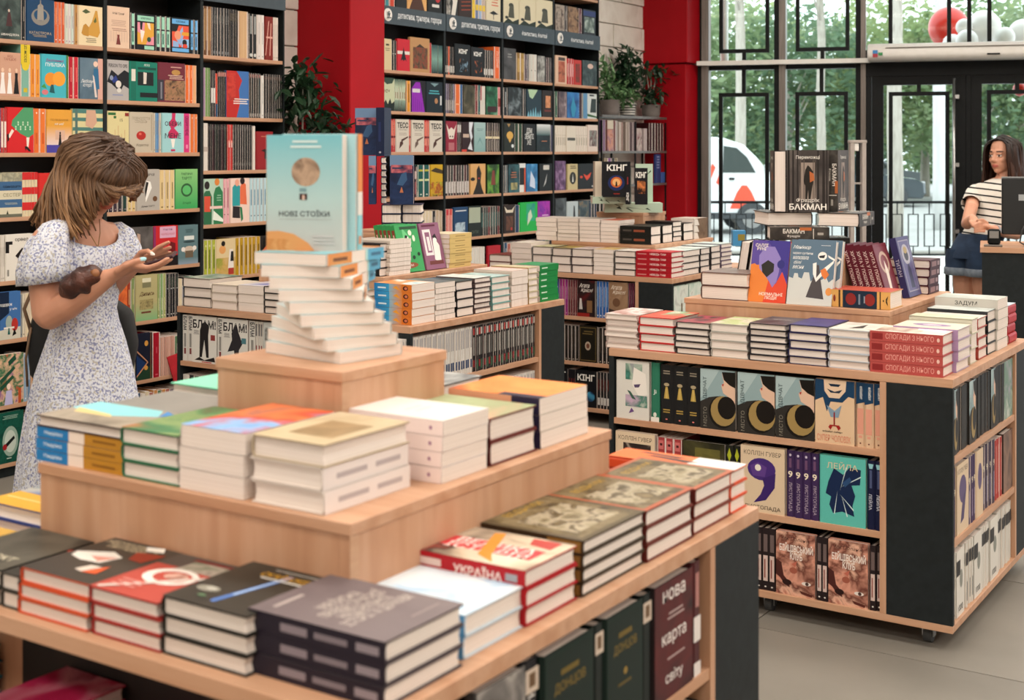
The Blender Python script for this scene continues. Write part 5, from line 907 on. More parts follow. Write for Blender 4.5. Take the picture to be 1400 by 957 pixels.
row('Y', yv, ZS[2], 'upper front shelf of right table', G2, [
 ('F', 841, 887, .198, 'd8d4cc', [('n', .3, .68, .8, .96, ('5a9a88', '2f6a5c', 'a8b8a8', '6a4a7a'), 14, 2), ('p', ((.55, .9), (.9, .8), (.95, .45), (.7, .4), (.5, .6)), 'e8e2da'), ('p', ((.55, .6), (.75, .62), (.7, .56), (.58, .55)), '5a4a6a'), ('n', .3, .22, .95, .42, ('6aa088', 'c8a8c0', '3f7a68', 'd8d4cc'), 16, 4), ('p', ((.35, .5), (.5, .36), (.62, .34), (.45, .48)), '3a5a4c'), ('p', ((.4, .1), (.56, .14), (.48, .2)), '6a4a80')], 'white novel with a green watercolour face'),
 ('S', 888.5, 900, 1, .2, '2c7058', [('r', 0, 0, 1, .08, 'e0dcd4'), ('t', 'Ji', .5, .5, .09, .6, 'e0e4dc', 0, .01), ('e', .5, .12, .2, .04, 'd8d8cc')], 'green spine with white mark', dict(hard=True)),
 ('S', 901, 956, 3, .197, '1b1b1c', gold, 'thick black volume with gold tassel', dict(hard=True)),
 ('F', 957, 1005, .197, '2f2c29', misto, 'black and blue art deco novel'), ('F', 1008, 1059, .197, '2f2c29', misto, 'art deco novel with golden crescent'), ('F', 1060, 1113, .197, '2f2c29', misto, 'art deco novel with profile face'),
 ('F', 1114, 1168, .2, 'dcbd9b', crab, 'beige and navy novel with red crab'),
 ('S', 1169, 1206, 3, .2, 'd8b898', [('p', ((0, .66), (1, .7), (1, 1), (0, 1)), '1a3c5c'), ('t', 'елізабет', .6, .84, .34, .2, 'e8e8e4', 1), ('r', .15, .2, .85, .6, 'dc9a84'), ('r', .3, .14, .7, .18, 'dc9a84'), ('e', .5, .06, .1, .012, '6a3a30')], 'beige and navy spine', dict(hard=True))])
hov = [('r', 0, 0, 1, 1, 'd8c1a4'), ('t', 'КОЛЛІН ГУВЕР', .5, .9, .07, .85, '4a4038', 0, 0)]
row('Y', yv, ZS[1], 'middle front shelf of right table', G2, [
 ('F', 841, 895, .205, 'd5c2b0', hov+[('n', .2, .6, .9, .82, ('241c1a', '3a2c28', 'd5c2b0'), 16, 2)], 'pale pink novel with black splatter'),
 ('S', 896.5, 931, 3, .2, 'a03a3c', [('r', .2, .8, .8, .95, 'c86a68'), ('r', .35, .86, .65, .9, '4a1c1e')], 'brick red paperback', dict(hard=False)),
 ('F', 932.5, 990, .203, '1c1a14', [nz('14130f 2a2818 4a4628', 3, 9), ('n', .3, .5, .9, .9, ('1c1a14', '6a6430', '3a3820'), 10, 4)], 'black novel with olive glow'),
 ('S', 991, 1011, 2, .203, '1c1d18', [('p', ((.2, .84), (.5, .96), (.8, .84), (.5, .74)), 'a8b02a'), ('r', .3, .2, .7, .6, '3a3c24')], 'black spine with lime diamond', dict(hard=True)),
 ('F', 1012, 1072.5, .212, 'd8c1a4', hov+[('e', .48, .66, .32, .17, '452a74'), ('p', ((.5, .52), (.8, .62), (.78, .4), (.58, .2), (.3, .14), (.46, .28), (.54, .42)), '3a2266'), ('e', .38, .66, .09, .065, 'e4dcd0'), ('p', ((.22, .7), (.4, .76), (.6, .7), (.56, .55), (.28, .55)), '5c3c86'), ('e', .4, .68, .07, .05, 'e8e0d4'), ('t', 'ЛИСТОПАДА', .5, .075, .07, .82, '4a4038', 0, 0)], 'beige novel with a purple nine'),
 ('S', 1073.5, 1118.5, 4, .212, '3b2752', [('t', '9', .5, .64, .1, .72, 'e8dcc4', 0, .02), ('t', 'ЛИСТОПАДА', .5, .3, .46, .44, 'b8a8b8', 1, .0), ('e', .5, .93, .14, .02, 'c8c0d0'), ('r', .35, .74, .65, .88, '6a4a6a')], 'purple spine with cream nine', dict(hard=True)),
 ('F', 1119.5, 1183.5, .213, '5cb9ae', [('p', ((.2, .62), (.32, .82), (.52, .74), (.66, .86), (.9, .84), (.88, .62), (.7, .6), (.78, .45), (.72, .3), (.76, .15), (.5, .2), (.3, .16), (.22, .28), (.26, .4), (.14, .44)), '14264a'), ('w', (((.45, .55), (.9, .75), (.9, .73)), ((.45, .5), (.6, .85), (.58, .86)), ((.48, .45), (.62, .14), (.6, .13)), ((.45, .45), (.75, .25), (.74, .23)), ((.4, .5), (.34, .15), (.32, .16))), 'c8dcdc'), ('p', ((.5, .62), (.66, .72), (.7, .66), (.56, .56)), '2a4a74'), ('t', 'ЛЕЙЛА', .5, .87, .11, .75, 'd8c8a8', 0, 0)], 'mint novel with a shattered navy profile'),
 ('S', 1184.5, 1206, 2, .213, '151a3a', [('t', 'ЛЕЙЛА', .5, .4, .5, .3, 'c8ccd8', 1), ('p', ((.15, .95), (.85, .95), (.7, .88), (.3, .88)), '8ac0c8'), ('r', .35, .6, .65, .86, '4a5478')], 'navy spine with white title', dict(hard=True))])
klub = [('n', 0, 0, 1, 1, ('b8705c', 'd89a84', '6a3a30', 'e0b098', 'a85c4a'), 13, 4), ('t', 'Чак Поланік', .5, .9, .06, .75, '3a1c18', 0, 0, .2), ('t', 'БІЙЦІВСЬКИЙ\nКЛУБ', .52, .7, .26, .86, 'f0e4dc', 0, .02), ('p', ((.0, .55), (.14, .5), (.2, .3), (.32, .22), (.36, .12), (.22, .16), (.1, .26), (0, .3)), '4a2420'), ('e', .28, .2, .12, .045, '2a1614'), ('e', .45, .4, .1, .05, 'a05a48'), ('e', .78, .22, .12, .03, 'e8dcd4'), ('e', .8, .22, .045, .028, '4a3430'), ('p', ((.6, .1), (.95, .06), (.92, .02), (.66, .05)), '5a2c24'), ('p', ((.4, .5), (.5, .46), (.55, .56)), 'c06a58')]
ksp = [('r', 0, 0, 1, 1, '241a1c'), ('r', .2, .62, .8, .9, '6a5a58'), ('r', .15, .15, .85, .56, 'd0b8b0'), ('r', .3, .2, .5, .5, '8a4a40'), ('e', .5, .06, .16, .012, 'e0d8d0')]
row('Y', yv, ZS[0], 'bottom front shelf of right table', G2, [
 ('S', 905, 1059, 18, .2, '241a1c', ksp, 'black and white spined novel', dict(hard=True)), ('F', 1060.5, 1114, .2, 'd09a88', klub, 'flesh pink novel with torn face'), ('S', 1115.5, 1131, 2, .2, '241a1c', ksp, 'black and white novel spine', dict(hard=True)),
 ('F', 1132, 1186.5, .2, 'd09a88', klub, 'flesh pink novel with staring eye'), ('S', 1188.5, 1205, 2, .2, '241a1c', ksp, 'black spined copy', dict(hard=True))])
# shelves on the right side
ms = [('r', 0, 0, 1, 1, '1b1815'), ('r', .2, .3, .8, .7, '2a2622')]
row('X', -1.075, ZS[2], 'upper side shelf of right table', G2, [
 ('F', 1304.5, 1310.5, .197, '2f2c29', misto, 'art deco novel'), ('S', 1311, 1326.5, 5, .195, '1b1815', ms, 'black spined novel'), ('F', 1327, 1335.5, .197, '2f2c29', misto, 'art deco novel with crescent'), ('S', 1336, 1356, 7, .195, '1b1815', ms, 'black spined novel'),
 ('F', 1356.5, 1362.5, .197, '2f2c29', misto, 'art deco novel in shade'), ('S', 1363, 1374, 4, .195, ['1b1815', '1f4a38'], ms, 'black or green spined novel'), ('F', 1374.5, 1386, .197, 'c8ccc4', [nz('c8ccc4 6a8a78 a8a0b0', 4, 14)], 'pale watercolour novel')])
row('X', -1.075, ZS[1], 'middle side shelf of right table', G2, [
 ('S', 1304.5, 1309.5, 2, .21, '3b2752', [('t', '9', .5, .64, .1, .72, 'e8dcc4', 0, .02)], 'purple spine with nine'), ('F', 1310, 1326, .212, 'd8c1a4', hov+[('e', .5, .62, .3, .2, '5a4a74'), ('p', ((.5, .5), (.8, .6), (.58, .18), (.3, .14)), '4a3a66')], 'beige novel with purple nine'),
 ('S', 1326.5, 1336.5, 3, .21, '3b2752', [('t', '9', .5, .64, .1, .72, 'e8dcc4', 0, .02), ('r', .35, .1, .65, .5, '9a8aa4')], 'purple paperback with cream nine'), ('F', 1337, 1346, .212, 'd8c1a4', [('e', .5, .6, .3, .2, '5a4a74')], 'beige novel turned outward'),
 ('S', 1347, 1363, 4, .21, '33243f', [('t', '9', .5, .64, .1, .72, 'e8dcc4', 0, .02), ('r', .35, .1, .65, .5, '8a8098')], 'violet paperback with nine'), ('S', 1363.5, 1373, 3, .2, 'a8322e', [('r', .3, .1, .7, .9, 'c87a70')], 'red paperback'), ('F', 1373.5, 1386, .203, '4a3a34', [nz('3a2e2a 8a6a5a 5a463c', 3, 9)], 'brown novel')])
wb = [('r', 0, 0, 1, 1, 'dcd8d0'), ('r', 0, .62, .5, .85, '1c1a1c'), ('t', '1000', .5, .12, .1, .7, '2a2828'), ('e', .6, .55, .2, .14, '8a8c84')]
row('X', -1.075, ZS[0], 'bottom side shelf of right table', G2, [
 ('S', 1304.5, 1309, 2, .2, 'd4d0c8', st('2a2828'), 'white slim paperback'), ('F', 1309.5, 1320, .2, 'dcd8d0', wb, 'white novel with black block'), ('S', 1320.5, 1333, 5, .2, 'd4d0c8', [('r', 0, .65, 1, .85, '242224'), ('r', .3, .1, .7, .4, '8a8a88')], 'white paperback with black band'), ('F', 1333.5, 1344, .2, 'dcd8d0', wb, 'white novel with grey globe'),
 ('S', 1344.5, 1355, 4, .2, 'd4d0c8', [('r', 0, .7, 1, .9, '242224')], 'white paperback with dark cap'), ('F', 1355.5, 1366, .2, 'dcd8d0', wb, 'white novel with faint globe'), ('S', 1366.5, 1386, 7, .2, 'd0ccc4', [('r', 0, .65, 1, .85, '2a282a')], 'white paperback near the table end')])
# ---------------------------------------------------------------- riser of the right table
g = G2
ya = 4.315
pileY(957, 1022, ya, ZR, 2, .047, .2, '5a3a34', 'very thick hardback with pale pages', 'left end of the right riser', g, art=[nz('6a5a54 7d6c66 8a7a74', 3, 9)])
def lean_front(x, y, w, h, t, col, lab, art, tilt=14, rz=0, spine=None, hard=True):
    M = T(x, y, ZR+.0005) @ RZ(rz) @ Matrix.Rotation(R(-tilt), 4, 'X')
    book(M, w, h, t, col, lab, g, art, spine, hard)
x0 = onY(1021.5, ya)[0]; x1 = onY(1074, ya)[0]
lean_front(x0, ya+.004, x1-x0-.003, .215, .022, 'c8441f', 'purple and orange novel with hooded woman leaning on the right riser', [
 ('r', 0, 0, 1, 1, '5b4a9a'), ('p', ((.35, 1), (1, 1), (1, .35), (.85, .45), (.7, .75), (.45, .95)), '41378a'), ('p', ((0, 0), (.5, 0), (.55, .3), (.35, .5), (.1, .62), (0, .6)), 'e2813a'), ('p', ((.4, 0), (1, 0), (1, .3), (.85, .5), (.7, .3), (.5, .35)), 'd9492f'), ('p', ((.22, .55), (.2, .75), (.35, .9), (.6, .9), (.78, .72), (.76, .5), (.72, .34), (.62, .24), (.5, .36)), '8f7fc0'), ('p', ((.28, .6), (.45, .68), (.62, .62), (.62, .5), (.45, .4), (.32, .48)), '2c2826'), ('e', .8, .62, .1, .07, '33307a'), ('p', ((0, .58), (.22, .6), (.26, .42), (.1, .3), (0, .35)), 'e2813a'), ('t', 'САЛЛІ\nРУНІ', .25, .89, .11, .34, 'f0e6dc', 0, .02), ('t', 'НОРМАЛЬНІ\nЛЮДИ', .6, .1, .12, .62, 'f4e0d0', 0, .02)])
x0 = onY(1075, ya)[0]; x1 = onY(1137, ya)[0]
lady = [('r', 0, 0, 1, 1, '5d7488'), ('p', ((0, 0), (1, 0), (1, .42), (.9, .36), (.84, .44), (.7, .38), (.62, .46), (.5, .36), (.45, .5), (.34, .5), (.3, .4), (.22, .42), (.2, .48), (.12, .48), (.1, .4), (0, .42)), 'cfd0cc'), ('p', ((.42, .12), (.82, .1), (.7, .46), (.66, .62), (.58, .62), (.56, .45)), '4c4648'), ('p', ((.52, .64), (.6, .66), (.62, .42), (.78, .58), (.98, .7), (.98, .66), (.8, .5), (.62, .36), (.54, .48)), 'f0ece6'), ('e', .72, .76, .1, .065, 'f0ece6'), ('p', ((.64, .76), (.78, .78), (.76, .73), (.66, .73)), '2a2a30'), ('p', ((.7, .54), (.8, .58), (.9, .48), (.82, .4), (.74, .46)), 'dd7a3c'), ('p', ((.84, .78), (1, .72), (1, .69), (.86, .74)), 'f0ece6'), ('e', .92, .22, .07, .06, 'e0924a'), ('t', 'Манікюр', .25, .88, .07, .4, 'f0f0ee', 0, .006, .4), ('t', 'через сутінки,', .28, .79, .05, .46, 'f0f0ee', 0, .004, .4), ('t', 'малювала', .24, .72, .05, .36, 'f0f0ee', 0, .004, .4), ('t', 'білі', .18, .65, .05, .18, 'f0f0ee', 0, .004, .4), ('t', 'весни', .2, .575, .05, .26, 'f0f0ee', 0, .004, .4), ('l', .66, .92, .915, .93, 1, 'e0e4e8')]
lean_front(x0+.012, ya+.03, x1-x0-.002, .222, .022, 'c4c8c8', 'second copy of the slate blue novel behind the first', lady)
lean_front(x0, ya, x1-x0-.002, .222, .022, 'c4c8c8', 'slate blue novel with a lady in a black dress, front copy', lady)
# two standing books seen from their pages, behind
for i, p in enumerate((1003, 1017)):
    xx = onY(p, 4.47)[0]
    M = T(xx+.0, 4.47, ZR+.0005) @ Matrix.Rotation(R(9), 4, 'Y') @ RZ(-90) @ T(-.14, 0, 0)
    book(M, .14, .2, .034, '1c1b1c', 'black hardback with pages outward, %s of the leaning pair' % ('left' if i == 0 else 'right'), g, None, None, True)
orn = [('r', 0, 0, 1, 1, 'd8a45c'), ('r', 0, .22, 1, .8, '1f2c3e'), ('r', 0, .155, 1, .175, '4a3424'), ('r', 0, .84, 1, .87, '4a3424'), ('e', .5, .66, .35, .09, '8a2c28'), ('e', .5, .34, .35, .09, '8a2c28'), ('r', .3, .42, .7, .44, '8a94a0'), ('r', .2, .5, .8, .53, '7a8694'), ('p', ((.2, .03), (.4, .07), (.6, .07), (.8, .03), (.5, .05)), '3a3020'), ('e', .5, .11, .06, .01, '3a3020'), ('e', .5, .94, .2, .02, '8a3a2c')]
xo = onY(1137, 4.33)[0]; xp = onY(1217, 4.325)[0]
M = T(xp, 4.325, ZR+.058) @ RZ(90) @ FLAT
book(M, .14, xp-xo, .057, 'd0a060', 'thick ornate hardback with navy and gold spine lying on the right riser', g, [('r', 0, 0, 1, 1, 'b04a38')], orn, True, paper_w)
# leaning maroon set facing +X
mcov = [('r', 0, 0, 1, 1, '6c2330'), ('r', .1, .06, .92, .94, '70303a'), ('e', .5, .66, .34, .2, 'b89c8c'), ('e', .5, .66, .24, .14, '7a3a40'), ('p', ((.35, .06), (.65, .06), (.6, .55), (.5, .7), (.42, .55)), 'd8ccc0'), ('p', ((.5, .1), (.72, .1), (.62, .5)), '6a2230')]
msp = [('r', 0, 0, 1, 1, '5c1c2a'), ('t', 'ХИТА У ПОШУКУ', .45, .56, .55, .66, 'd8c4c0', 1, .015), ('e', .5, .1, .2, .025, 'a88078')]
for i in range(5):
    M = T(-1.508+.0225*i, 4.55, ZR+.004) @ Matrix.Rotation(R(-17), 4, 'Y') @ RZ(90)
    book(M, .145, .2, .0212, '5c1c2a', 'maroon leaning hardback with white spine title, %s from left' % nth(i+1), g, mcov if i == 4 else None, msp)
ncov = [('r', 0, 0, 1, 1, '3f3c6c'), ('r', .1, .08, .92, .94, '8a8698'), ('r', .14, .1, .88, .92, '55527e'), ('e', .5, .7, .3, .17, 'a09ca8'), ('e', .5, .68, .16, .09, '2a2834'), ('p', ((.36, .14), (.64, .14), (.62, .45), (.5, .56), (.4, .45)), '24264a'), ('e', .5, .77, .14, .06, 'a08a58')]
M = T(-1.392, 4.705, ZR+.004) @ Matrix.Rotation(R(-14), 4, 'Y') @ RZ(90)
book(M, .145, .215, .024, '3a3768', 'indigo leaning hardback with silver oval ornament', g, ncov, [('r', 0, 0, 1, 1, '34315e'), ('t', 'ТИТАН', .5, .5, .5, .4, 'b8b4c4', 1)])
dsp = [('r', 0, 0, 1, 1, '3c1420'), ('r', .2, .4, .8, .85, '8a6a6c'), ('r', .25, .1, .75, .3, '9a8488')]
stack(-1.52, 4.87, ZR, 4, .15, .13, .031, 180, '4c1826', 'dark wine hardback', 'pile at the right end of the right riser', g, spine=dsp)
# ---------------------------------------------------------------- books on the small cube at right
zq = ZQ
pages_sp = [('n', 0, 0, 1, 1, ('2a2826', '4a4642', '1c1a1a'), 14, 3), ('t', 'Фредрік', .3, .6, .24, .22, 'd8d4cc', 1), ('t', 'БАКМАН', .7, .6, .36, .36, 'e8e4dc', 1, .02), ('r', .75, .3, 1, .5, 'b8683a'), ('r', .1, .26, .9, .275, 'c8c4bc'), ('r', .4, .1, .6, .2, 'a8a49c')]
per = [('n', 0, 0, 1, 1, ('2c2726', '4c4644', '6c645f', '3a3432'), 5, 7)]+[('w', tuple(((x, 0), (x+w_, 0), (x+w_*.8, 1), (x+w_*.1, 1)) for x, w_ in ((.02, .06), (.13, .05), (.24, .04), (.72, .05), (.84, .07), (.93, .04))), '2a2524'), ('p', ((.3, .2), (.7, .2), (.66, .8), (.34, .8)), '9a8c82'), ('w', tuple(((x, .22), (x+.02, .22), (x+.02, .85), (x, .85)) for x in (.32, .4, .62, .66)), '5a504a'), ('p', ((.4, .5), (.44, .68), (.5, .76), (.56, .72), (.62, .66), (.63, .5), (.6, .38), (.56, .2), (.52, .2), (.51, .36), (.48, .2), (.44, .2), (.44, .42)), '26221f'), ('p', ((.54, .66), (.64, .62), (.66, .52), (.55, .48)), 'b8683c'), ('t', 'Переможці', .5, .88, .07, .56, 'e0dcd4'), ('t', 'Фредрік', .5, .19, .08, .56, 'd8d2ca'), ('t', 'БАКМАН', .5, .09, .1, .88, 'f0ece4', 0, .025)]
def cen(px, py, z, dep):          # point at pixel column px, depth dep
    a, b_ = ray(px); return a*dep, b_*dep
def cambook(px, dep, z, rz, w, h, t, col, lab, art=None, spine=None, flat=False, hard=True, gg=g):
    X, Y = cen(px, 0, z, dep)
    M = T(X, Y, z) @ RZ(33.03+rz)
    if flat: M = M @ T(0, 0, t) @ FLAT
    return book(M, w, h, t-.0006, col, lab, gg, art, spine, hard)
cambook(1162, 4.8, zq, 84, .15, .2, .045, '3a3634', 'thin dark hardback lying lowest on the right cube', per, None, True)
# spine towards the camera: rotate flat book so that its spine looks to -depth
cambook(1134, 4.68, zq+.0455, 84, .15, .205, .045, '2a2826', 'thick black hardback lying with its lettered spine forward', per, pages_sp, True)
X, Y = cen(1111, 0, 0, 4.79)
book(T(X, Y, zq+.091+.048) @ RZ(33.03+184) @ FLAT @ T(0, 0, -.2), .165, .2, .0474, '24211f', 'thick hardback lying with pages forward, left of two', g, per, None)
X, Y = cen(1182, 0, 0, 4.75); M = T(X, Y, zq+.091+.048) @ RZ(33.03+150) @ FLAT @ T(0, 0, -.13)
book(M, .15, .2, .0474, '2a2624', 'thick hardback lying with its dark spine to the right', g, per, pages_sp)
zz_ = zq+.139+.0005
X, Y = cen(1075.5, 0, 0, 4.78); M = T(X, Y, zz_) @ RZ(33.03-7)
book(M, .148, .222, .042, '2c2726', 'grey forest novel with a hooded hiker, cover to the front', g, per, pages_sp)
X, Y = cen(1058.5, 0, 0, 4.76)
book(T(X, Y, zz_) @ RZ(33.03+265) @ T(-.142, .0, 0), .142, .22, .042, '241f1e', 'grey forest novel with its page edges to the front', g, per, pages_sp)
X, Y = cen(1145.5, 0, 0, 4.80); M = T(X, Y, zz_) @ RZ(33.03+62)
book(M, .145, .222, .042, '2c2726', 'grey forest novel with its lettered spine to the front', g, per, pages_sp)
# ================================================================ table behind the tower
yf = 4.13
def thick(n): return n
pileY(250, 288, yf, ZT, 3, .042, .2, '4a443e', 'thick hardback with beige pages', 'left front pile behind the tower', G3, art=[nz('5a7a6a 8a9a8a d8d4c8', 3, 14)])
pileY(289, 324, yf, ZT, 3, .0355, .2, 'c8bcae', 'beige paperback', 'second front pile behind the tower', G3, art=[('r', 0, 0, 1, 1, 'd8ccba')], spine=[('e', .5, .1, .2, .01, '8a7a9a')])
pileY(325, 360, yf, ZT, 3, .037, .2, 'd4c8bc', 'cream paperback', 'third front pile behind the tower', G3, hard=False, art=[('r', 0, 0, 1, 1, 'c8c4cc'), ('p', ((.2, .2), (.9, .3), (.6, .8)), '6a74b0')])
pileY(361, 398, yf, ZT, 4, .0285, .2, '2a2624', 'dark-edged hardback', 'fourth front pile behind the tower', G3)
pileY(399, 440, yf, ZT, 4, .028, .2, 'b8ae9e', 'beige hardback', 'fifth front pile behind the tower', G3)
pileY(441, 476, yf, ZT, 4, .028, .2, '8a948a', 'grey green hardback', 'sixth front pile behind the tower', G3)
sun = [('r', 0, 0, 1, .26, 'd8782c'), ('g', 0, .26, 1, .6, 'dc8a44', '8ab8cc'), ('g', 0, .6, 1, 1, '3a9acc', '1f78b8'), ('e', .5, .16, .3, .07, '4a1c14'), ('e', .5, .15, .18, .04, 'c8785a'), ('r', .35, .68, .55, .9, 'cfe4f0'), ('p', ((.2, .3), (.8, .4), (.5, .5)), 'e8a03c')]
Yc = onX(563, -3.165)[0]
Xl = onY(512, Yc)[0]
stack(Xl, Yc, ZT, 5, .15, -3.165-Xl, .0315, 90, 'd88a44', 'paperback with blue and orange sunset spine', 'corner pile behind the tower', G3, hard=False, art=[('n', 0, 0, 1, 1, ('6aa8c8', 'd8e0dc', 'e09050', 'd8783c'), 8, 3)], spine=sun, jit=.001)
xs = -3.165
pileX(595, 622.5, xs, ZT, 7, .0215, .2, 'b8aea4', 'slim cream paperback', 'second side pile behind the tower', G3, hard=False, art=[nz('4a5254 6a7274 8a8c88', 3, 9)])
pileX(623.5, 647.5, xs, ZT, 4, .036, .2, '1c1b1c', 'hardback with bold black edges', 'third side pile behind the tower', G3, art=[nz('3a5a6a 2a3438 5a7a8a', 3, 9)])
pileX(648.5, 671.5, xs, ZT, 7, .0212, .2, '5a4a48', 'slim hardback with brown edges', 'fourth side pile behind the tower', G3, art=[nz('b8c4c0 d8dcd8 8a9a98', 3, 9)])
pileX(673, 698, xs, ZT, 5, .0285, .2, '7aa8a4', 'teal-edged hardback', 'fifth side pile behind the tower', G3, art=[nz('8ab0b4 b8ccc8 6a9a9c', 3, 9)], spine=[('r', 0, 0, 1, 1, '7aa4a0')])
pileX(699, 721.5, xs, ZT, 5, .0315, .2, 'd0c0b4', 'pinkish white paperback', 'sixth side pile behind the tower', G3, hard=False, art=[nz('d8a8a8 e0c8c0 c89a98', 3, 7)])
pileX(722.5, 736, xs, ZT, 6, .027, .2, 'c8bc9c', 'cream hardback with red bands', 'seventh side pile behind the tower', G3, spine=[('r', 0, 0, 1, 1, 'a88a5a'), ('r', .2, .2, .8, .4, 'a83a2c')])
pileX(737.5, 763, xs, ZT, 6, .0275, .14, '16803c', 'green paperback with white spine title', 'far corner pile behind the tower', G3, rot=180, hard=False, spine=[('r', 0, 0, 1, 1, '16803c'), ('r', .4, .6, .62, .9, 'c8e0cc')], art=[('r', 0, 0, 1, 1, '3a8a5a')])
# riser of that table
xr = -3.445
bsp = [('r', 0, 0, 1, 1, '1c181a'), ('r', .4, .1, .6, .3, 'd8d4d0')]
stack(-3.66, 4.325, ZR, 4, .13, .2, .034, 90, '1c181a', 'black hardback with white print', 'near pile on the riser behind the tower', G3, spine=bsp)
pileX(532.5, 562, xr, ZR, 8, .0185, .2, 'c8bcb0', 'slim white-paged paperback', 'white pile on the riser behind the tower', G3, hard=False)
gart = [('r', 0, 0, 1, 1, '3a9a58'), ('p', ((.3, .95), (.55, .75), (.5, .5), (.3, .6)), '6ac080'), ('p', ((.3, .3), (.5, .45), (.62, .62), (.5, .75), (.36, .7), (.3, .5)), 'ece8e0'), ('p', ((.22, .5), (.4, .78), (.5, .76), (.36, .58), (.28, .42)), '16140f'), ('e', .62, .82, .08, .06, 'd8e4d0'), ('e', .75, .7, .06, .07, 'd8e4d0'), ('r', .2, .9, .95, .96, '1f4a2c'), ('e', .4, .14, .34, .06, '8a4a2c'), ('t', 'СТАН', .4, .14, .05, .4, 'e8dcd0'), ('e', .85, .36, .06, .04, '14301c'), ('e', .62, .3, .06, .04, '14301c')]
gsp = [('r', 0, 0, 1, 1, '2f8a4c'), ('r', .15, .35, .85, .9, '7a3a28'), ('r', .4, .45, .6, .8, 'd8c8b8')]
mart = [('r', 0, 0, 1, 1, '8a5a74'), ('r', .1, .3, .5, .86, 'e0d8d8'), ('r', .2, .36, .44, .8, '8a5a74'), ('r', .26, .4, .4, .7, 'e0d8d8'), ('p', ((.5, .2), (.8, .12), (.85, .5), (.7, .62), (.55, .6)), 'ece6e0'), ('p', ((.55, .7), (.72, .76), (.8, .62), (.66, .6)), '1c1418'), ('e', .66, .62, .1, .05, 'ece6e0'), ('r', .2, .1, .9, .18, '6a3430'), ('r', .1, .92, .8, .96, '5a1c34')]
def lean_side(px, depth_off, w, h, t, col, lab, art, spine, tilt=-14, z=ZR, n=1, dx=0):
    y = onX(px, xr)[0]
    book(T(xr-.012+dx, y, z+.004) @ Matrix.Rotation(R(tilt), 4, 'Y') @ RZ(90), w, h, t, col, lab, G3, art, spine)
ya_, yb_ = onX(556, xr)[0], onX(587, xr)[0]
for i in range(5):
    lean_side(554, 0, yb_-ya_-.003, .205, .021, '2f8a4c', 'green leaning novel with a sitting woman, %s from left' % nth(i+1), gart if i == 4 else None, gsp, dx=-.09+.0225*i)
yc_ = onX(614, xr)[0]
book(T(xr-.012, yb_+.002, ZR+.004) @ Matrix.Rotation(R(-14), 4, 'Y') @ RZ(90), yc_-yb_-.004, .205, .022, '8a5a74', 'mauve leaning novel with a white figure', G3, mart, None)
pileX(615, 645, xr, ZR, 7, .0215, .14, 'c4a86a', 'cream yellow paperback', 'far end pile on the riser behind the tower', G3, rot=180, hard=False, spine=[('r', 0, 0, 1, 1, 'cdb273'), ('r', .4, .3, .6, .75, '9a8450')], art=[('r', 0, 0, 1, 1, 'd8ccb0')])
# navy volumes on the small cube
nav = [('n', 0, 0, 1, .8, ('141c36', '1c2a4a', '22345a', '16203c'), 12, 4), ('r', 0, .78, 1, 1, '6a86a8'), ('n', .05, .64, .95, .8, ('1c2a4a', 'c86a70', '8a4a5c', '1c2440'), 22, 3), ('p', ((.3, .4), (.5, .62), (.7, .66), (.74, .5), (.55, .38)), '3a5a80'), ('p', ((.42, .24), (.5, .36), (.58, .24)), 'b8704a'), ('r', .1, .72, .5, .75, '2a3a5a')]
nsp = [('r', 0, 0, 1, 1, '16213f'), ('r', .3, .3, .6, .7, '22305a'), ('e', .5, .08, .15, .02, 'a8a4b0')]
for j, (px, xx) in enumerate(((521, 0), (549, 0))):
    for i in range(3):
        X, Y = cen(px+.5, 0, 0, 5.86+.03*j); w_ = 28/F*5.86
        book(T(X, Y, ZQ-.04+.0+.041*i+.04+.0402) @ RZ(33.03) @ FLAT, w_-.002, .17, .0395, '16213f', 'navy volume lying with pages forward, %s from top of %s pile on the cube' % (nth(3-i), ('left', 'right')[j]), G3, None, nsp)
zn = ZQ+.0405*3+.003
def navy(px, dep, z, rz, w, h, t, lab, art=nav, spine=nsp, hard=True):
    X, Y = cen(px, 0, 0, dep); book(T(X, Y, z) @ RZ(33.03+rz), w, h, t, '16213f', lab, G3, art, spine, hard)
navy(533, 5.84, zn, -6, .104, .215, .03, 'navy illustrated volume standing right of the stacked pages')
navy(504, 5.84, zn, 4, .032, .212, .1, 'navy illustrated volume half hidden by the planet book', nav, None)
stk = 0
for i in range(7):
    X, Y = cen(520.5, 0, 0, 5.9); book(T(X, Y, zn+.0295*i+.0292) @ RZ(33.03+4) @ FLAT, .026, .09, .0285, '16213f', 'small navy booklet in the upright column, %s from top' % nth(7-i), G3, None, None)
navy(485.5, 5.97, zn+.214, -3, .105, .21, .03, 'uppermost navy illustrated volume above the planet book', nav, None)
navy(525, 5.9, zn+.21, 80, .12, .215, .036, 'navy spine standing highest on the cube', None, nsp)
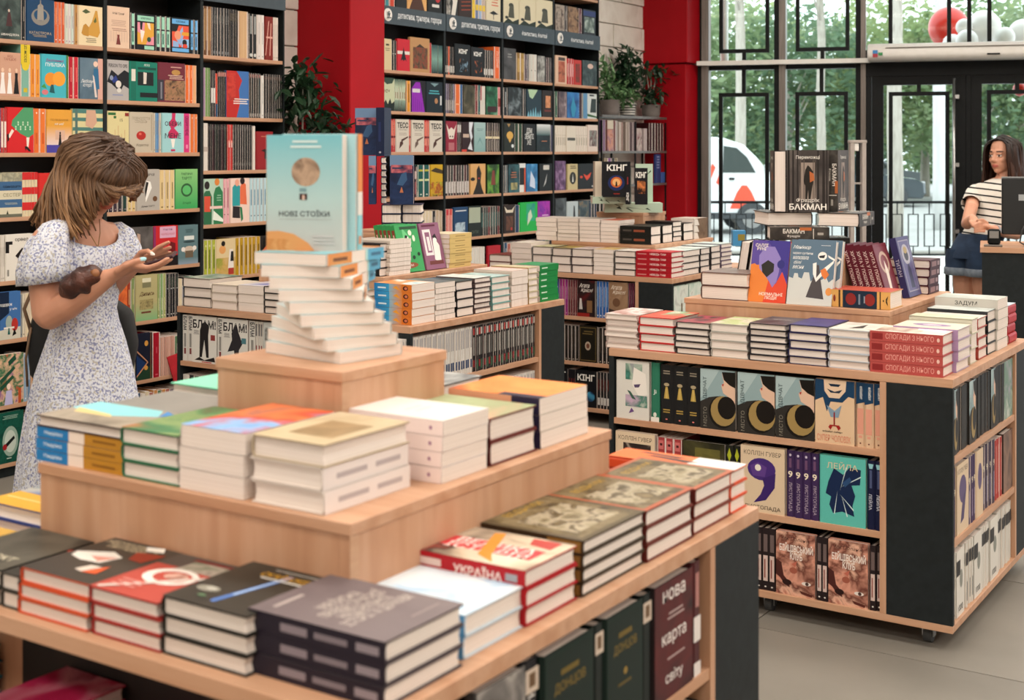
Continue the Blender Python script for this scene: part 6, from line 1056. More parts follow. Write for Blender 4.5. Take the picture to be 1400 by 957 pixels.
# shelves of that table
bl = ('t', 'БЛАМ!', .5, .83, .19, .94, '17141a', 0, .03)
def blam(k): return [('r', 0, 0, 1, 1, 'd8d6d0'), bl]+([('p', ((.3, .12), (.4, .12), (.5, .5), (.58, .12), (.68, .12), (.66, .6), (.7, .8), (.56, .88), (.42, .86), (.32, .7)), '1b171a')] if k == 0 else [('p', ((.2, .3), (.38, .56), (.36, .7), (.5, .9), (.66, .7), (.8, .5), (.66, .36), (.62, .12), (.5, .12), (.46, .34)), '26242a')])+[('l', .04, .3, .6, .7, 4, '6a6868'), ('r', .76, .5, .94, .62, '8a3434' if k == 0 else '4a7a84'), ('p', ((.1, .05), (.3, .12), (.5, .06), (.9, .14), (.95, .04)), '1b171a'), ('r', .4, .01, .8, .03, 'b03a3a')]
bsp2 = [('r', 0, 0, 1, 1, 'd4d2cc'), ('t', 'БЛАМ', .5, .82, .7, .3, '17141a', 1, .03), ('r', .3, .3, .7, .6, '8a8884'), ('r', .3, .15, .7, .28, '7a3a3a')]
yv = 4.118
row('Y', yv, ZS[2], 'front shelf of table behind the tower', G3, [
 ('S', 248.5, 261.5, 2, .2, 'd4d2cc', bsp2, 'white comic spine'), ('F', 262, 295.5, .2, 'd8d6d0', blam(0), 'white comic with standing figure'), ('S', 296, 303, 1, .2, 'd4d2cc', bsp2, 'white comic spine'),
 ('F', 303.5, 338, .2, 'd8d6d0', blam(1), 'white comic with running figure'), ('S', 338.5, 347, 1, .2, 'd4d2cc', bsp2, 'white comic spine'), ('S', 347.5, 358, 3, .2, 'c8c4bc', [('r', .2, .7, .8, .95, '6a6868'), ('r', .3, .2, .7, .5, '8a3a3a')], 'grey manga spine'), ('F', 358.5, 384, .2, 'c4c8c4', [('n', .1, .1, .9, .9, ('c4c8c4', '6a6a68', 'c8ccc8'), 16, 2)], 'grey manga with drawn face'), ('S', 385, 440, 8, .2, ['c8c4bc', '3a3634'], st('6a6868'), 'grey or black manga')])
row('Y', yv, ZS[1], 'middle front shelf of table behind the tower', G3, [('S', 248.5, 440, 24, .19, ['c8c4bc', '2a2628', '6a6460'], st('3a3634'), 'manga volume')])
ww = [('r', .25, .55, .75, .95, 'a8a4a4'), ('r', .2, .12, .8, .3, '3a4a6a')]
dm = ([('r', .2, .8, .8, .95, 'a8403c'), ('r', .25, .35, .75, .75, '9a9690'), ('r', .2, .1, .8, .25, '8a2c2c')], [('r', .2, .8, .8, .95, 'b8b4ac'), ('r', .25, .35, .75, .75, '5a5854'), ('r', .2, .05, .8, .25, '3a5a44')])
row('X', -3.15, ZS[2], 'side shelf of table behind the tower', G3, [('S', 548, 647.5, 28, .19, ['d8d4ce', 'ccc8c2', 'd4d0ca'], ww, 'white manga volume', dict(w=.13)), ('S', 648.5, 734, 26, .19, ['1f1a1c', '2a2224', '231f1e'], dm, 'black manga volume', dict(w=.13))])
row('X', -3.15, ZS[1], 'middle side shelf of table behind the tower', G3, [('S', 600, 734, 30, .19, ['d0ccc6', 'c4c0ba'], ww, 'pale manga volume', dict(w=.13))])
# ================================================================ farthest table
yf = 6.42
pileY(669, 698, yf, ZT, 2, .04, .2, '6a3a3a', 'pinkish-paged hardback', 'leftmost front pile, farthest table', G4, pap=None, art=[('r', 0, 0, 1, 1, '7a3a34')])
stack(-4.24, 6.6, ZT, 4, .13, .17, .03, 90, 'b01c28', 'bright red hardback', 'left end of farthest table', G4)
pileY(699, 726.5, yf, ZT, 5, .031, .2, 'c8bcae', 'cream paperback', 'second front pile, farthest table', G4, hard=False, art=[('r', 0, 0, 1, 1, 'e0d8cc')])
pileY(727.5, 753.5, yf, ZT, 3, .046, .2, '3a3836', 'thick hardback', 'third front pile, farthest table', G4, art=[nz('8a8c6a b8b48a 6a6c58', 3, 9)])
pileY(754.5, 780.5, yf, ZT, 3, .045, .2, '4a4440', 'thick dark-edged hardback', 'fourth front pile, farthest table', G4, art=[nz('b8a04a 8a7a3a 4a4a3a', 3, 9)])
pileY(781.5, 810, yf, ZT, 3, .045, .2, '3a2c30', 'thick hardback with blush pages', 'fifth front pile, farthest table', G4, art=[nz('b8a8a4 d0c4c0 8a7a78', 3, 9)])
pileY(811, 838.5, yf, ZT, 6, .023, .2, 'c8bcb0', 'slim cream paperback', 'sixth front pile, farthest table', G4, hard=False, art=[nz('c8a85a a88a4a d8ccb0', 3, 8)])
pileY(839.5, 868.5, yf, ZT, 4, .034, .2, '26211f', 'black-edged hardback', 'seventh front pile, farthest table', G4, art=[('r', 0, 0, 1, 1, 'd8d4cc')])
Yc = onX(918, -3.165)[0]; Xl = onY(869.5, Yc)[0]
stack(Xl, Yc, ZT, 5, .15, -3.165-Xl, .0275, 90, 'a81c28', 'crimson hardback with white spine lettering', 'corner pile, farthest table', G4, spine=[('r', 0, 0, 1, 1, 'a81c28'), ('t', 'НЕВІДЬ ТАМ', .5, .38, .46, .44, 'ecd8d4', 1, .02), ('r', .4, .7, .6, .95, 'd08a88')], art=[('r', 0, 0, 1, 1, 'b8343a')], jit=.001)
xs = -3.168
pileX(932, 957, xs, ZT, 4, .034, .2, '1c1c1e', 'black-edged hardback', 'second side pile, farthest table', G4, art=[nz('b8c8c4 d8e0dc', 3, 6)])
pileX(958, 971, xs, ZT, 4, .034, .2, '2a2a2c', 'dark-edged hardback', 'third side pile, farthest table', G4, art=[nz('c8d0cc e0e4e0', 3, 6)])
pileX(972, 985, xs, ZT, 4, .035, .2, '3a383a', 'charcoal-edged hardback', 'fourth side pile, farthest table', G4, art=[('r', 0, 0, 1, 1, 'c8d4d0')])
pileX(986, 1001, xs, ZT, 6, .024, .2, '6a5a70', 'violet-edged hardback', 'last side pile, farthest table', G4, art=[('r', 0, 0, 1, 1, 'c0ccc8')])
yr = 6.612
pileY(733, 761, yr, ZR, 5, .026, .19, 'c4b8b0', 'white-paged paperback', 'leftmost riser pile, farthest table', G4, hard=False)
pileY(762, 790.5, yr, ZR, 6, .0218, .19, 'c0b8b0', 'slim white-paged paperback', 'second riser pile, farthest table', G4, hard=False)
pileY(791.5, 820, yr, ZR, 6, .022, .19, 'c4bcb4', 'white slim paperback', 'third riser pile, farthest table', G4, hard=False)
pileY(821, 846, yr, ZR, 6, .0212, .19, 'c8c0b8', 'pale slim paperback', 'fourth riser pile, farthest table', G4, hard=False, art=[('r', 0, 0, 1, 1, 'c86a54')])
Yc = onX(890, -3.375)[0]; Xl = onY(847.5, Yc)[0]
stack(Xl, Yc, ZR, 2, .125, -3.375-Xl, .05, 90, '1b1c1a', 'thick black hardback with rusty lettering', 'riser corner pile, farthest table', G4, spine=[('r', 0, 0, 1, 1, '171816'), ('r', .35, .2, .6, .55, '8a4a34'), ('r', .4, .62, .6, .9, '4a4440')], jit=.001)
xq = -3.375
pileX(905.5, 919.5, xq, ZR, 2, .05, .19, '1c1b1a', 'thick black-edged hardback', 'riser pile beside the corner, farthest table', G4)
pileX(920.5, 933, xq, ZR, 4, .0285, .19, '201e1e', 'dark-edged hardback', 'riser pile in the middle, farthest table', G4, art=[('r', 0, 0, 1, 1, '2a201c')])
pileX(934, 947.5, xq, ZR, 2, .05, .19, '26221f', 'thick dark hardback', 'riser side pile, farthest table', G4)
pileX(948.5, 967, xq, ZR, 3, .04, .15, '6a5040', 'brown paperback with white triangle', 'riser far end pile, farthest table', G4, rot=180, hard=False, spine=[('n', 0, 0, 1, 1, ('5a4434', '7a6450', '6a5444'), 16, 2), ('p', ((0, .62), (0, 1), (1, 1), (.9, .75)), 'd8d0c8')], art=[('r', 0, 0, 1, 1, 'd0c0b4')])
stack(-3.99, 6.84, ZR, 3, .14, .11, .036, 0, 'c89a80', 'peach hardback', 'left of the small cube, farthest table', G4, art=[('r', 0, 0, 1, 1, 'd8a88c')], spine=[('r', 0, 0, 1, 1, 'd0a48c')])
lg = [('r', 0, 0, 1, 1, 'b8ccb8'), ('w', (((.1, .5), (.5, .6), (.5, .64), (.1, .53)), ((.3, .3), (.6, .6), (.56, .62)), ((.6, .7), (.9, .8), (.88, .84)), ((.3, .7), (.7, .74), (.5, .8)), ((.2, .2), (.5, .26), (.4, .3))), '3a4a40')]
def far(px, dep, z, rz, w, h, t, col, lab, art, spine=None, flat=False):
    X, Y = cen(px, 0, 0, dep); M = T(X, Y, z) @ RZ(33.03+rz)
    if flat: M = M @ T(0, 0, t) @ FLAT
    book(M, w, h, t-.0008, col, lab, G4, art, spine)
far(906, 7.72, ZQ, 90, .16, .335, .055, 'b8ccb8', 'pale green volume with birds lying on the far cube', lg, lg, True)
far(858, 7.62, ZQ+.0555, 92, .16, .2, .04, 'b8ccb8', 'upper pale green volume with birds', lg, lg, True)
kb = [('r', 0, 0, 1, 1, '121318'), ('t', 'КІНҐ', .52, .84, .2, .72, 'f0eee8', 0, .03), ('e', .5, .4, .3, .22, '1c2a5c'), ('e', .5, .42, .2, .15, 'c8682c'), ('e', .5, .42, .14, .1, 'e8b478'), ('p', ((.46, .3), (.54, .3), (.52, .44), (.48, .44)), '14100f'), ('r', .4, .08, .62, .11, '8a2a20')]
kb2 = [('r', 0, 0, 1, 1, '14131a'), ('t', 'КІНҐ', .5, .82, .18, .85, 'f0eee8', 0, .03), ('n', .2, .3, .85, .65, ('8a4020', 'd8844c', '2a1410', '14131a'), 20, 3)]
ksp3 = [('r', 0, 0, 1, 1, '14141a'), ('t', 'КІНҐ', .5, .2, .6, .28, 'f0eee8', 1, .03), ('r', .35, .55, .6, .75, '8a2c2a')]
far(823.5, 7.55, ZQ+.0962, -4, .158, .2, .04, '121318', 'black horror novel with white title and blue ring', kb, ksp3)
far(813.5, 7.62, ZQ+.0962, 3, .038, .2, .12, 'c8bcae', 'hardback with pale page edge left of the horror novel', [('r', 0, 0, 1, 1, 'd8ccba')])
far(868, 7.5, ZQ+.0558, -8, .07, .205, .03, '14131a', 'slim black horror novel with ember picture', kb2, ksp3)
far(861.5, 7.53, ZQ+.0558, 82, .12, .205, .027, '14141a', 'black spine with white title beside the ember novel', None, ksp3)
far(869, 7.8, ZQ+.0558, -3, .1, .225, .03, 'b8ccb8', 'pale green bird cover standing behind the horror novels', lg)
# shelves of the farthest table
yv = 6.408
chri = lambda a, b: [('n', 0, 0, 1, 1, a, 6, 3), ('t', 'Агата', .4, .86, .12, .6, b, 0, .008, .4), ('t', 'Крісті', .55, .72, .12, .7, b, 0, .008, .4)]
row('Y', yv, ZS[2], 'upper front shelf of farthest table', G4, [
 ('S', 756, 763.5, 2, .2, ['2c3a8a', '3a2c7a'], st('a8a8d0'), 'indigo detective novel'), ('S', 764, 775.5, 3, .2, ['8a1f74', '941f6a'], st('d08ab8'), 'magenta detective novel'), ('S', 776, 788.5, 4, .2, ['5a1f2c', '64242c'], st('b88a84'), 'wine detective novel'),
 ('F', 789, 813, .2, '1c1416', chri(('1c1416', '241618', '8a1c20'), 'ece4dc')+[('r', .55, .12, .85, .45, '7a5a3c'), ('p', ((.1, .2), (.3, .2), (.24, .5), (.14, .5)), 'c8c4c0'), ('r', 0, 0, .7, .1, '8a2420')], 'black red detective novel'),
 ('S', 814.5, 831, 4, .2, '1f5aa0', [('r', .4, .3, .6, .85, '8ab0d8'), ('e', .5, .06, .2, .02, 'd8e0e8')], 'blue detective novel'),
 ('F', 832, 858, .2, 'a8886c', chri(('a8886c', '8a6c54', 'c0a488'), 'e8dccc')+[('e', .4, .45, .2, .12, '6a4c38'), ('p', ((0, 0), (1, 0), (1, .3), (.5, .2), (0, .28)), '3a2e2a')], 'tan detective novel with script title'), ('S', 858.5, 869, 4, .2, ['5a1c34', '4a1c30'], st('a87a88'), 'plum detective novel')])
row('Y', yv, ZS[1], 'middle front shelf of farthest table', G4, [
 ('S', 756, 790.5, 7, .195, '1a1718', [('e', .5, .05, .15, .015, 'b8b0a0'), ('r', .4, .3, .6, .9, '3a342c')], 'black classic volume'), ('F', 791, 816, .2, '17150f', [('r', .06, .04, .94, .96, '6a5a34'), ('r', .09, .06, .91, .94, '17150f'), ('e', .5, .45, .16, .12, 'b0a08c'), ('e', .5, .45, .09, .07, '6a4030'), ('l', .2, .8, .75, .88, 2, '6a5a34')], 'black volume with gold frame and medallion'), ('S', 817, 869, 9, .195, '1a1718', [('e', .5, .05, .15, .015, 'b8b0a0'), ('r', .4, .3, .6, .9, '3a342c')], 'black classic spine')])
row('Y', yv, ZS[0], 'bottom front shelf of farthest table', G4, [
 ('F', 756, 775.5, .2, '121318', kb[:2], 'black horror novel'), ('S', 776, 786, 3, .2, '17171c', ksp3, 'black horror spine'), ('F', 787, 815, .2, '121318', [('r', 0, 0, 1, 1, '121318'), ('t', 'КІНҐ', .5, .82, .2, .85, 'f0eee8', 0, .03), ('en', .72, .3, .2, .14, ('4aa0c8', '1c3a5c', '121318'), 14, 3)], 'black horror novel with blue glow'), ('S', 815.5, 869, 12, .2, '17171c', [('r', .15, .1, .85, .3, 'c8c4c0'), ('r', .4, .5, .6, .8, '6a2a24')], 'black horror paperback')])
row('X', -3.158, ZS[2], 'upper side shelf of farthest table', G4, [('F', 922, 942, .19, 'a8c0b4', [('n', 0, 0, 1, 1, ('2f5a4c', 'b8ccc0', 'd8dcd4', '3a4a44'), 9, 4), ('r', .5, .25, .6, .5, '6a5a40')], 'pale green misty novel'), ('F', 943, 962, .19, 'a8c0b4', [('n', 0, 0, 1, 1, ('2f5a4c', 'b8ccc0', 'd8dcd4', '3a4a44'), 9, 6)], 'second pale green misty novel')])
# ================================================================ shop window and doors
WANG = math.atan2(WE.y, WE.x)
def sOf(px):                                       # pixel column -> (s along the window wall, depth)
    a, b = ray(px)
    det = a*(-WE.y)-b*(-WE.x)
    t = (WO.x*(-WE.y)-WO.y*(-WE.x))/det; s = (a*t-WO.x)*WE.x+(b*t-WO.y)*WE.y
    return s, t
def wroot(name):
    e = empty(name, WO, WANG); return e
def wb(name, s0, s1, d0, d1, z0, z1, m, parent, bevel=0):    # d: metres outwards
    o = boxo(name, s0, s1, d0, d1, z0, z1, m, None, bevel); o.parent = parent; return o
def S(px): return sOf(px)[0]
def Z(px, py): return zat(py, sOf(px)[1])
alu = noisy('brushed_aluminium', [(.3, '655e59'), (.7, '7d756f')], 3, (30, 30, 1), .35, 3); BS(alu).inputs['Metallic'].default_value = .5
glass = bpy.data.materials.new('window_glass'); glass.use_nodes = True
nt = glass.node_tree; nt.nodes.clear()
_o = N(glass, 'ShaderNodeOutputMaterial'); _mx = N(glass, 'ShaderNodeMixShader'); _t = N(glass, 'ShaderNodeBsdfTransparent'); _g = N(glass, 'ShaderNodeBsdfGlossy', Roughness=.03); _f = N(glass, 'ShaderNodeFresnel', IOR=1.14)
_t.inputs[0].default_value = (.93, .97, .95, 1)
LK(glass, _f, 0, _mx, 0); LK(glass, _t, 0, _mx, 1); LK(glass, _g, 0, _mx, 2); LK(glass, _mx, 0, _o, 0)
ZTR0, ZTR1 = 2.235, 2.285
w1 = struct(wroot('window_1'))
wb('jamb', S(954.5), S(960), -.03, .1, 0, 3.6, blackmetal, w1)
wb('jamb', S(960.3), S(970), -.06, .1, 0, 3.6, alu, w1)
for a, b, c in ((1059, 1066, 1075), (1170, 1177, 1184)):
    wb('mullion', S(a), S(b), -.05, .1, 0, 3.6, blackmetal, w1); wb('mullion_face', S(b)+.001, S(c), -.08, .1, 0, 3.6, alu, w1)
wb('transom', S(956), S(1190), -.16, -.085, ZTR0+.012, ZTR1, white_m, w1)
for a, b in ((970.4, 1058.8), (1075.3, 1169.8)):
    wb('transom_bar', S(a), S(b), -.04, .08, ZTR0-.025, ZTR0+.04, blackmetal, w1)
    wb('sill', S(a), S(b), -.08, .1, 0, .12, blackmetal, w1)
    wb('pane', S(a), S(b), .02, .03, .121, ZTR0-.026, glass, w1); wb('pane', S(a), S(b), .02, .03, ZTR0+.041, 3.59, glass, w1)
def muntin(parent, p0, p1, ztop, zbot, down, name='muntin_frame'):
    # rectangle of flat bars with a stem towards the transom
    w = .034; s0, s1 = S(p0), S(p1); d0, d1 = -.02, .012
    bm = bmesh.new()
    box(bm, s0, s0+w, d0, d1, zbot, ztop); box(bm, s1-w, s1, d0, d1, zbot, ztop)
    box(bm, s0+w, s1-w, d0, d1, ztop-w, ztop); box(bm, s0+w, s1-w, d0, d1, zbot, zbot+w)
    c = (s0+s1)/2
    if down: box(bm, c-w/2, c+w/2, d0, d1, ZTR0+.03, zbot)
    else: box(bm, c-w/2, c+w/2, d0, d1, ztop, down if down else ZTR0-.02)
    o = obj(name, mesh(bm, name), blackmetal, parent)
muntin(w1, 983.5, 1052, 3.5, Z(1018, 72.5), True); muntin(w1, 1088, 1161.5, 3.5, Z(1124, 70), True)
muntin(w1, 983, 1051.5, Z(1018, 127), .25, False); muntin(w1, 1087.5, 1159.5, Z(1124, 125.5), .25, False)
# over-door light
w2 = struct(wroot('window_2'))
sE = S(1400)+1.6
wb('pane', S(1185), sE, .02, .03, 2.36, 3.59, glass, w2)
for p in (1217.5, 1297.5, 1325, 1352.5): wb('glazing_bar', S(p)-.017, S(p)+.017, -.03, .01, 2.36, 3.59, blackmetal, w2)
wb('head_rail', S(1180), sE, -.05, .1, Z(1250, 104), 2.36, blackmetal, w2)
zh = Z(1250, 104)-.002
def door(name, o0, g0, g1, o1, mz):
    d = struct(wroot(name)); zt = Z(1256, 116)
    bm = bmesh.new()
    box(bm, S(o0), S(g0), -.04, .06, .02, zh); box(bm, S(g1), S(o1), -.04, .06, .02, zh); box(bm, S(g0), S(g1), -.04, .06, zt, zh); box(bm, S(g0), S(g1), -.04, .06, .02, .22)
    obj('leaf_frame', mesh(bm, 'leaf_frame'), blackmetal, d)
    wb('pane', S(g0)+.001, S(g1)-.001, .0, .01, .221, zt-.001, glass, d)
    w = .034; s0, s1 = S(g0+7), S(g1-5); bm = bmesh.new(); zm = Z(1256, mz)
    box(bm, s0, s0+w, -.03, -.005, .221, zm); box(bm, s1-w, s1, -.03, -.005, .221, zm); box(bm, s0+w, s1-w, -.03, -.005, zm-w, zm); c = (s0+s1)/2; box(bm, c-w/2, c+w/2, -.03, -.005, zm, zt)
    obj('muntin_frame', mesh(bm, 'muntin_frame'), blackmetal, d)
    return d
wbx = wb('door_post', S(1184.4), S(1191.5), -.06, .1, 0, zh, blackmetal, w2)
d1 = door('door_1', 1192, 1208, 1303, 1320, 125.5)
d2 = door('door_2', 1327.5, 1342, 1437, 1455, 124.5)
wb('door_post', S(1320.4), S(1327), -.05, .1, 0, zh, blackmetal, w2)
wb('door_post', S(1455.5), S(1463), -.06, .1, 0, zh, blackmetal, w2)
wb('end_wall', S(1463.5), S(1463.5)+3.2, -.1, .2, -.1, 3.6, wall_w, w2)
# long pull handle
bm = bmesh.new(); tube(bm, [(S(1303.5), -.14, .35), (S(1303.5), -.14, Z(1303, 108))], .014, 12)
hd = obj('pull_handle', mesh(bm, 'pull_handle', 0, True), metal_m, d1)
for py in (133, 225, 315):
    bm = bmesh.new(); z = Z(1303, py); box(bm, S(1303.5)-.006, S(1310.5), -.15, -.125, z-.016, z+.016); box(bm, S(1307.5), S(1310.5), -.125, -.041, z-.016, z+.016); obj('bracket', mesh(bm, 'bracket'), metal_m, hd)
# air curtain above the doors
ac = empty('air_curtain', WO, WANG); tag(ac, 'long white air curtain heater above the glass doors', 'air curtain')
z0, z1 = Z(1200, 87), Z(1200, 63.5); sA, sB = S(1187), S(1187)+2.35
bm = bmesh.new()
pr = [(-.17, z0), (-.33, z0+.005), (-.37, z0+.04), (-.36, z1-.05), (-.30, z1), (-.17, z1)]
r0 = [bm.verts.new((sA, a, b)) for a, b in pr]; r1 = [bm.verts.new((sB, a, b)) for a, b in pr]
for k in range(6): bm.faces.new((r0[k], r0[(k+1) % 6], r1[(k+1) % 6], r1[k]))
bm.faces.new(r0[::-1]); bm.faces.new(r1)
acb = obj('housing', mesh(bm, 'housing', .012, True), white_m, ac)
boxl = lambda nm, a, b, c, d, e_, f_, m: setattr(boxo(nm, a, b, c, d, e_, f_, m), 'parent', ac)
boxl('grille', sA+.15, sB-.1, -.365, -.3, z1-.0405, z1-.036, alu)
for (a, b, c_, d_, m) in ((.045, .085, .06, .09, mat('sticker_blue', '2a7ab8', .4)), (.045, .085, .03, .06, mat('sticker_red', 'a02434', .4)), (.09, .125, .045, .07, mat('sticker_green', '2a8a4a', .4))):
    boxl('sticker', sA+a, sA+b, -.3745, -.372, z0+c_, z0+d_, m)
boxl('maker_plate', sA+.95, sA+1.05, -.3735, -.37, z0+.035, z0+.048, blackmetal)
# anti-theft gate
gx, gy = camxy((1163-CX)/F*8.6, 8.6)
eg = empty('security_gate', (gx, gy, 0), YAW); tag(eg, 'grey anti-theft gate standing before the glass door', 'security gate')
gate_m = noisy('gate_plastic', [(.3, 'a39a94'), (.7, 'b3aaa4')], 12, rough=.5)
zt_ = zat(191.5, 8.6)
for a in (0, .075):
    bm = bmesh.new(); box(bm, a, a+.026, 0, .06, 0.02, zt_-.02); setattr(obj('post', mesh(bm, 'post', .003), gate_m), 'parent', eg)
bm = bmesh.new(); box(bm, -.005, .106, 0, .06, zt_-.0195, zt_); setattr(obj('top_bar', mesh(bm, 'top_bar', .003), gate_m), 'parent', eg)
for z in (zat(252, 8.6), .55):
    bm = bmesh.new(); box(bm, .0265, .0745, .02, .04, z, z+.012); setattr(obj('cross_bar', mesh(bm, 'cross_bar'), gate_m), 'parent', eg)
bm = bmesh.new(); box(bm, -.03, .131, -.06, .12, 0, .0198); setattr(obj('foot_plate', mesh(bm, 'foot_plate', .003), gate_m), 'parent', eg)
bm = bmesh.new(); box(bm, .027, .055, .005, .05, zt_-.07, zt_-.022); setattr(obj('alarm_box', mesh(bm, 'alarm_box', .003), white_m), 'parent', eg)
# ================================================================ outside
pave = noisy('pavement', [(.3, 'c8c4bd'), (.7, 'd6d2cb')], 2, rough=.8, detail=5, bump=.05, bscale=20)
road = noisy('asphalt', [(.3, 'a8a6a2'), (.7, 'b4b2ae')], 3, rough=.9, detail=5)
def ground(name, l0, l1, d0, d1, z0, z1, m):
    bm = bmesh.new(); box(bm, l0, l1, d0, d1, z0, z1); o = obj(name, mesh(bm, name), m); o.rotation_euler = (0, 0, YAW); return o
o = ground('pavement', -8, 30, 13.35, 20.5, -.4, -.12, pave); struct(o)
o = ground('trim_1', -8, 40, 20.5, 20.8, -.4, -.06, noisy('kerb_stone', [(.3, '8f8a82'), (.7, '9c968e')], 6, rough=.9)); struct(o)
o = ground('road', -20, 60, 20.8, 95, -.4, -.14, road); struct(o)
# black railing
GF = 'sections of the black railing outside'
D = 18.0
lf0 = (950-CX)/F*D
for i in range(3):
    fx, fy = camxy(lf0+2.1*i, D); e = empty('railing', (fx, fy, -.12), YAW); tag(e, 'black metal railing section outside, %s from left through the window' % nth(i+1), 'railing', GF)
    bm = bmesh.new(); box(bm, 0, 2.08, -.02, .02, .9, .935); setattr(obj('top_rail', mesh(bm, 'top_rail'), blackmetal), 'parent', e)
    bm = bmesh.new(); box(bm, 0, 2.08, -.015, .015, .2, .225); setattr(obj('bottom_rail', mesh(bm, 'bottom_rail'), blackmetal), 'parent', e)
    bm = bmesh.new()
    for q in (((0, .03), (.0, .9)),): box(bm, 0, .03, -.018, .018, 0, .899)
    setattr(obj('post', mesh(bm, 'post'), blackmetal), 'parent', e)
    for k in range(9):
        x = .12+.215*k; bm = bmesh.new(); b_ = .012
        box(bm, x, x+b_, -.01, .01, .32, .76); box(bm, x+.13, x+.13+b_, -.01, .01, .32, .76); box(bm, x+b_, x+.13, -.01, .01, .748, .76); box(bm, x+b_, x+.13, -.01, .01, .32, .332)
        box(bm, x+.065, x+.077, -.01, .01, .7605, .8995); box(bm, x+.065, x+.077, -.01, .01, .2255, .3195)
        setattr(obj('baluster', mesh(bm, 'baluster'), blackmetal), 'parent', e)
# ---- vehicles: side profile drawn in metres (x forward to the right of the picture)
def loft_car(name, nose_px, dep, prof, win, width, body_m, label, cat, wheels, extra=None, rz=0):
    lat = (nose_px-CX)/F*dep; x, y = camxy(lat, dep); e = empty(name, (x, y, -.14), YAW+rz); tag(e, label, cat)
    bm = bmesh.new(); rings = []
    for v, ins in ((0, .10), (.08, .0), (width-.08, 0), (width, .1)):
        cxm = sum(p[0] for p in prof)/len(prof); czm = sum(p[1] for p in prof)/len(prof)
        rings.append([bm.verts.new((px_+(cxm-px_)*ins*.3, v, pz+(czm-pz)*ins*.5)) for px_, pz in prof])
    n = len(prof)
    for a, b in zip(rings, rings[1:]):
        for k in range(n): bm.faces.new((a[k], a[(k+1) % n], b[(k+1) % n], b[k]))
    bm.faces.new(rings[0][::-1]); bm.faces.new(rings[-1])
    setattr(obj('body', mesh(bm, 'body', 0, False), body_m), 'parent', e)
    gm = bpy.data.materials.get('car_glass') or mat('car_glass', '2c3a38', .08, spec=.8)
    for w_ in win:
        bm = bmesh.new(); a = [bm.verts.new((p[0], -.012, p[1])) for p in w_]; b = [bm.verts.new((p[0], .02, p[1])) for p in w_]
        bm.faces.new(a); k = len(w_)
        for i in range(k): bm.faces.new((a[i], b[i], b[(i+1) % k], a[(i+1) % k]))
        setattr(obj('window', mesh(bm, 'window'), gm), 'parent', e)
    for wx in wheels:
        for vy in (-.03, width-.17):
            bm = bmesh.new(); tube(bm, [(wx, vy, .31), (wx, vy+.2, .31)], .31, 24); w_ = obj('wheel', mesh(bm, 'wheel'), rubber); w_.parent = e
            bm = bmesh.new(); tube(bm, [(wx, vy-.01, .31), (wx, vy+.05, .31)], .19, 18); h_ = obj('hubcap', mesh(bm, 'hubcap'), metal_m, w_)
    if extra: extra(e)
    return e
van_m = mat('van_white', 'e6e8e6', .25, spec=.6, coat=.4)
org = mat('sticker_orange', 'e8563c', .4)
def van_x(e):
    for nm, q in (('orange_triangle', ((-1.28, .5), (-.72, .5), (-.86, .82), (-.95, .95), (-1.05, .95), (-1.14, .82))), ('orange_badge', ((-1.72, 1.15), (-1.66, 1.05), (-1.56, 1.3), (-1.62, 1.38))), ('orange_badge', ((-1.55, 1.0), (-1.48, .95), (-1.44, 1.12), (-1.5, 1.15)))):
        bm = bmesh.new(); a = [bm.verts.new((p[0], -.008, p[1])) for p in q]; b = [bm.verts.new((p[0], .01, p[1])) for p in q]
        k = len(q); bm.faces.new(a)
        for i in range(k): bm.faces.new((a[i], b[i], b[(i+1) % k], a[(i+1) % k]))
        setattr(obj(nm, mesh(bm, nm), org), 'parent', e)
    for nm, q, m in (('door_handle', (-1.3, -1.2, 1.06, 1.1), blackmetal), ('side_mirror', (-.6, -.42, 1.22, 1.4), blackmetal), ('bumper_strip', (-1.75, -.0, .3, .42), rubber)):
        bm = bmesh.new(); box(bm, q[0], q[1], -.06, .03, q[2], q[3]); setattr(obj(nm, mesh(bm, nm, .008), m), 'parent', e)
van_prof = [(-4.3, .3), (-.1, .3), (0, .45), (0, .95), (-.12, 1.1), (-.5, 1.22), (-.75, 1.5), (-1.0, 1.74), (-1.4, 1.88), (-2.1, 1.92), (-4.2, 1.92), (-4.3, 1.7)]
loft_car('van', 1088, 26, van_prof, [[(-1.42, 1.2), (-.78, 1.2), (-.95, 1.5), (-1.15, 1.68), (-1.4, 1.72)]], 1.75, van_m, 'white delivery van with orange triangle parked outside', 'van', (-.85, -3.4), van_x)
car_m = mat('car_dark', '39444a', .2, spec=.7, coat=.5)
car_prof = [(-4.2, .3), (-.1, .25), (0, .4), (-.02, .68), (-.25, .8), (-1.1, .92), (-1.75, 1.36), (-2.3, 1.45), (-3.2, 1.42), (-3.9, 1.05), (-4.2, .95)]
car_win = [[(-1.3, .95), (-1.85, 1.32), (-2.3, 1.38), (-2.3, .95)], [(-2.38, .95), (-2.38, 1.38), (-3.1, 1.35), (-3.5, 1.0)]]
def car_x(e):
    bm = bmesh.new(); box(bm, -.18, -.01, .1, .45, .6, .74); setattr(obj('headlight', mesh(bm, 'headlight', .02), metal_m), 'parent', e)
loft_car('car', 1266, 38, car_prof, car_win, 1.7, car_m, 'dark grey car parked between the tree trunks', 'car', (-.8, -3.3), car_x, R(-14))
loft_car('car', 1268, 50, car_prof, car_win, 1.7, mat('car_grey', '6c7276', .25, spec=.6), 'paler car parked farther back outside', 'car', (-.8, -3.3), car_x, R(-10))
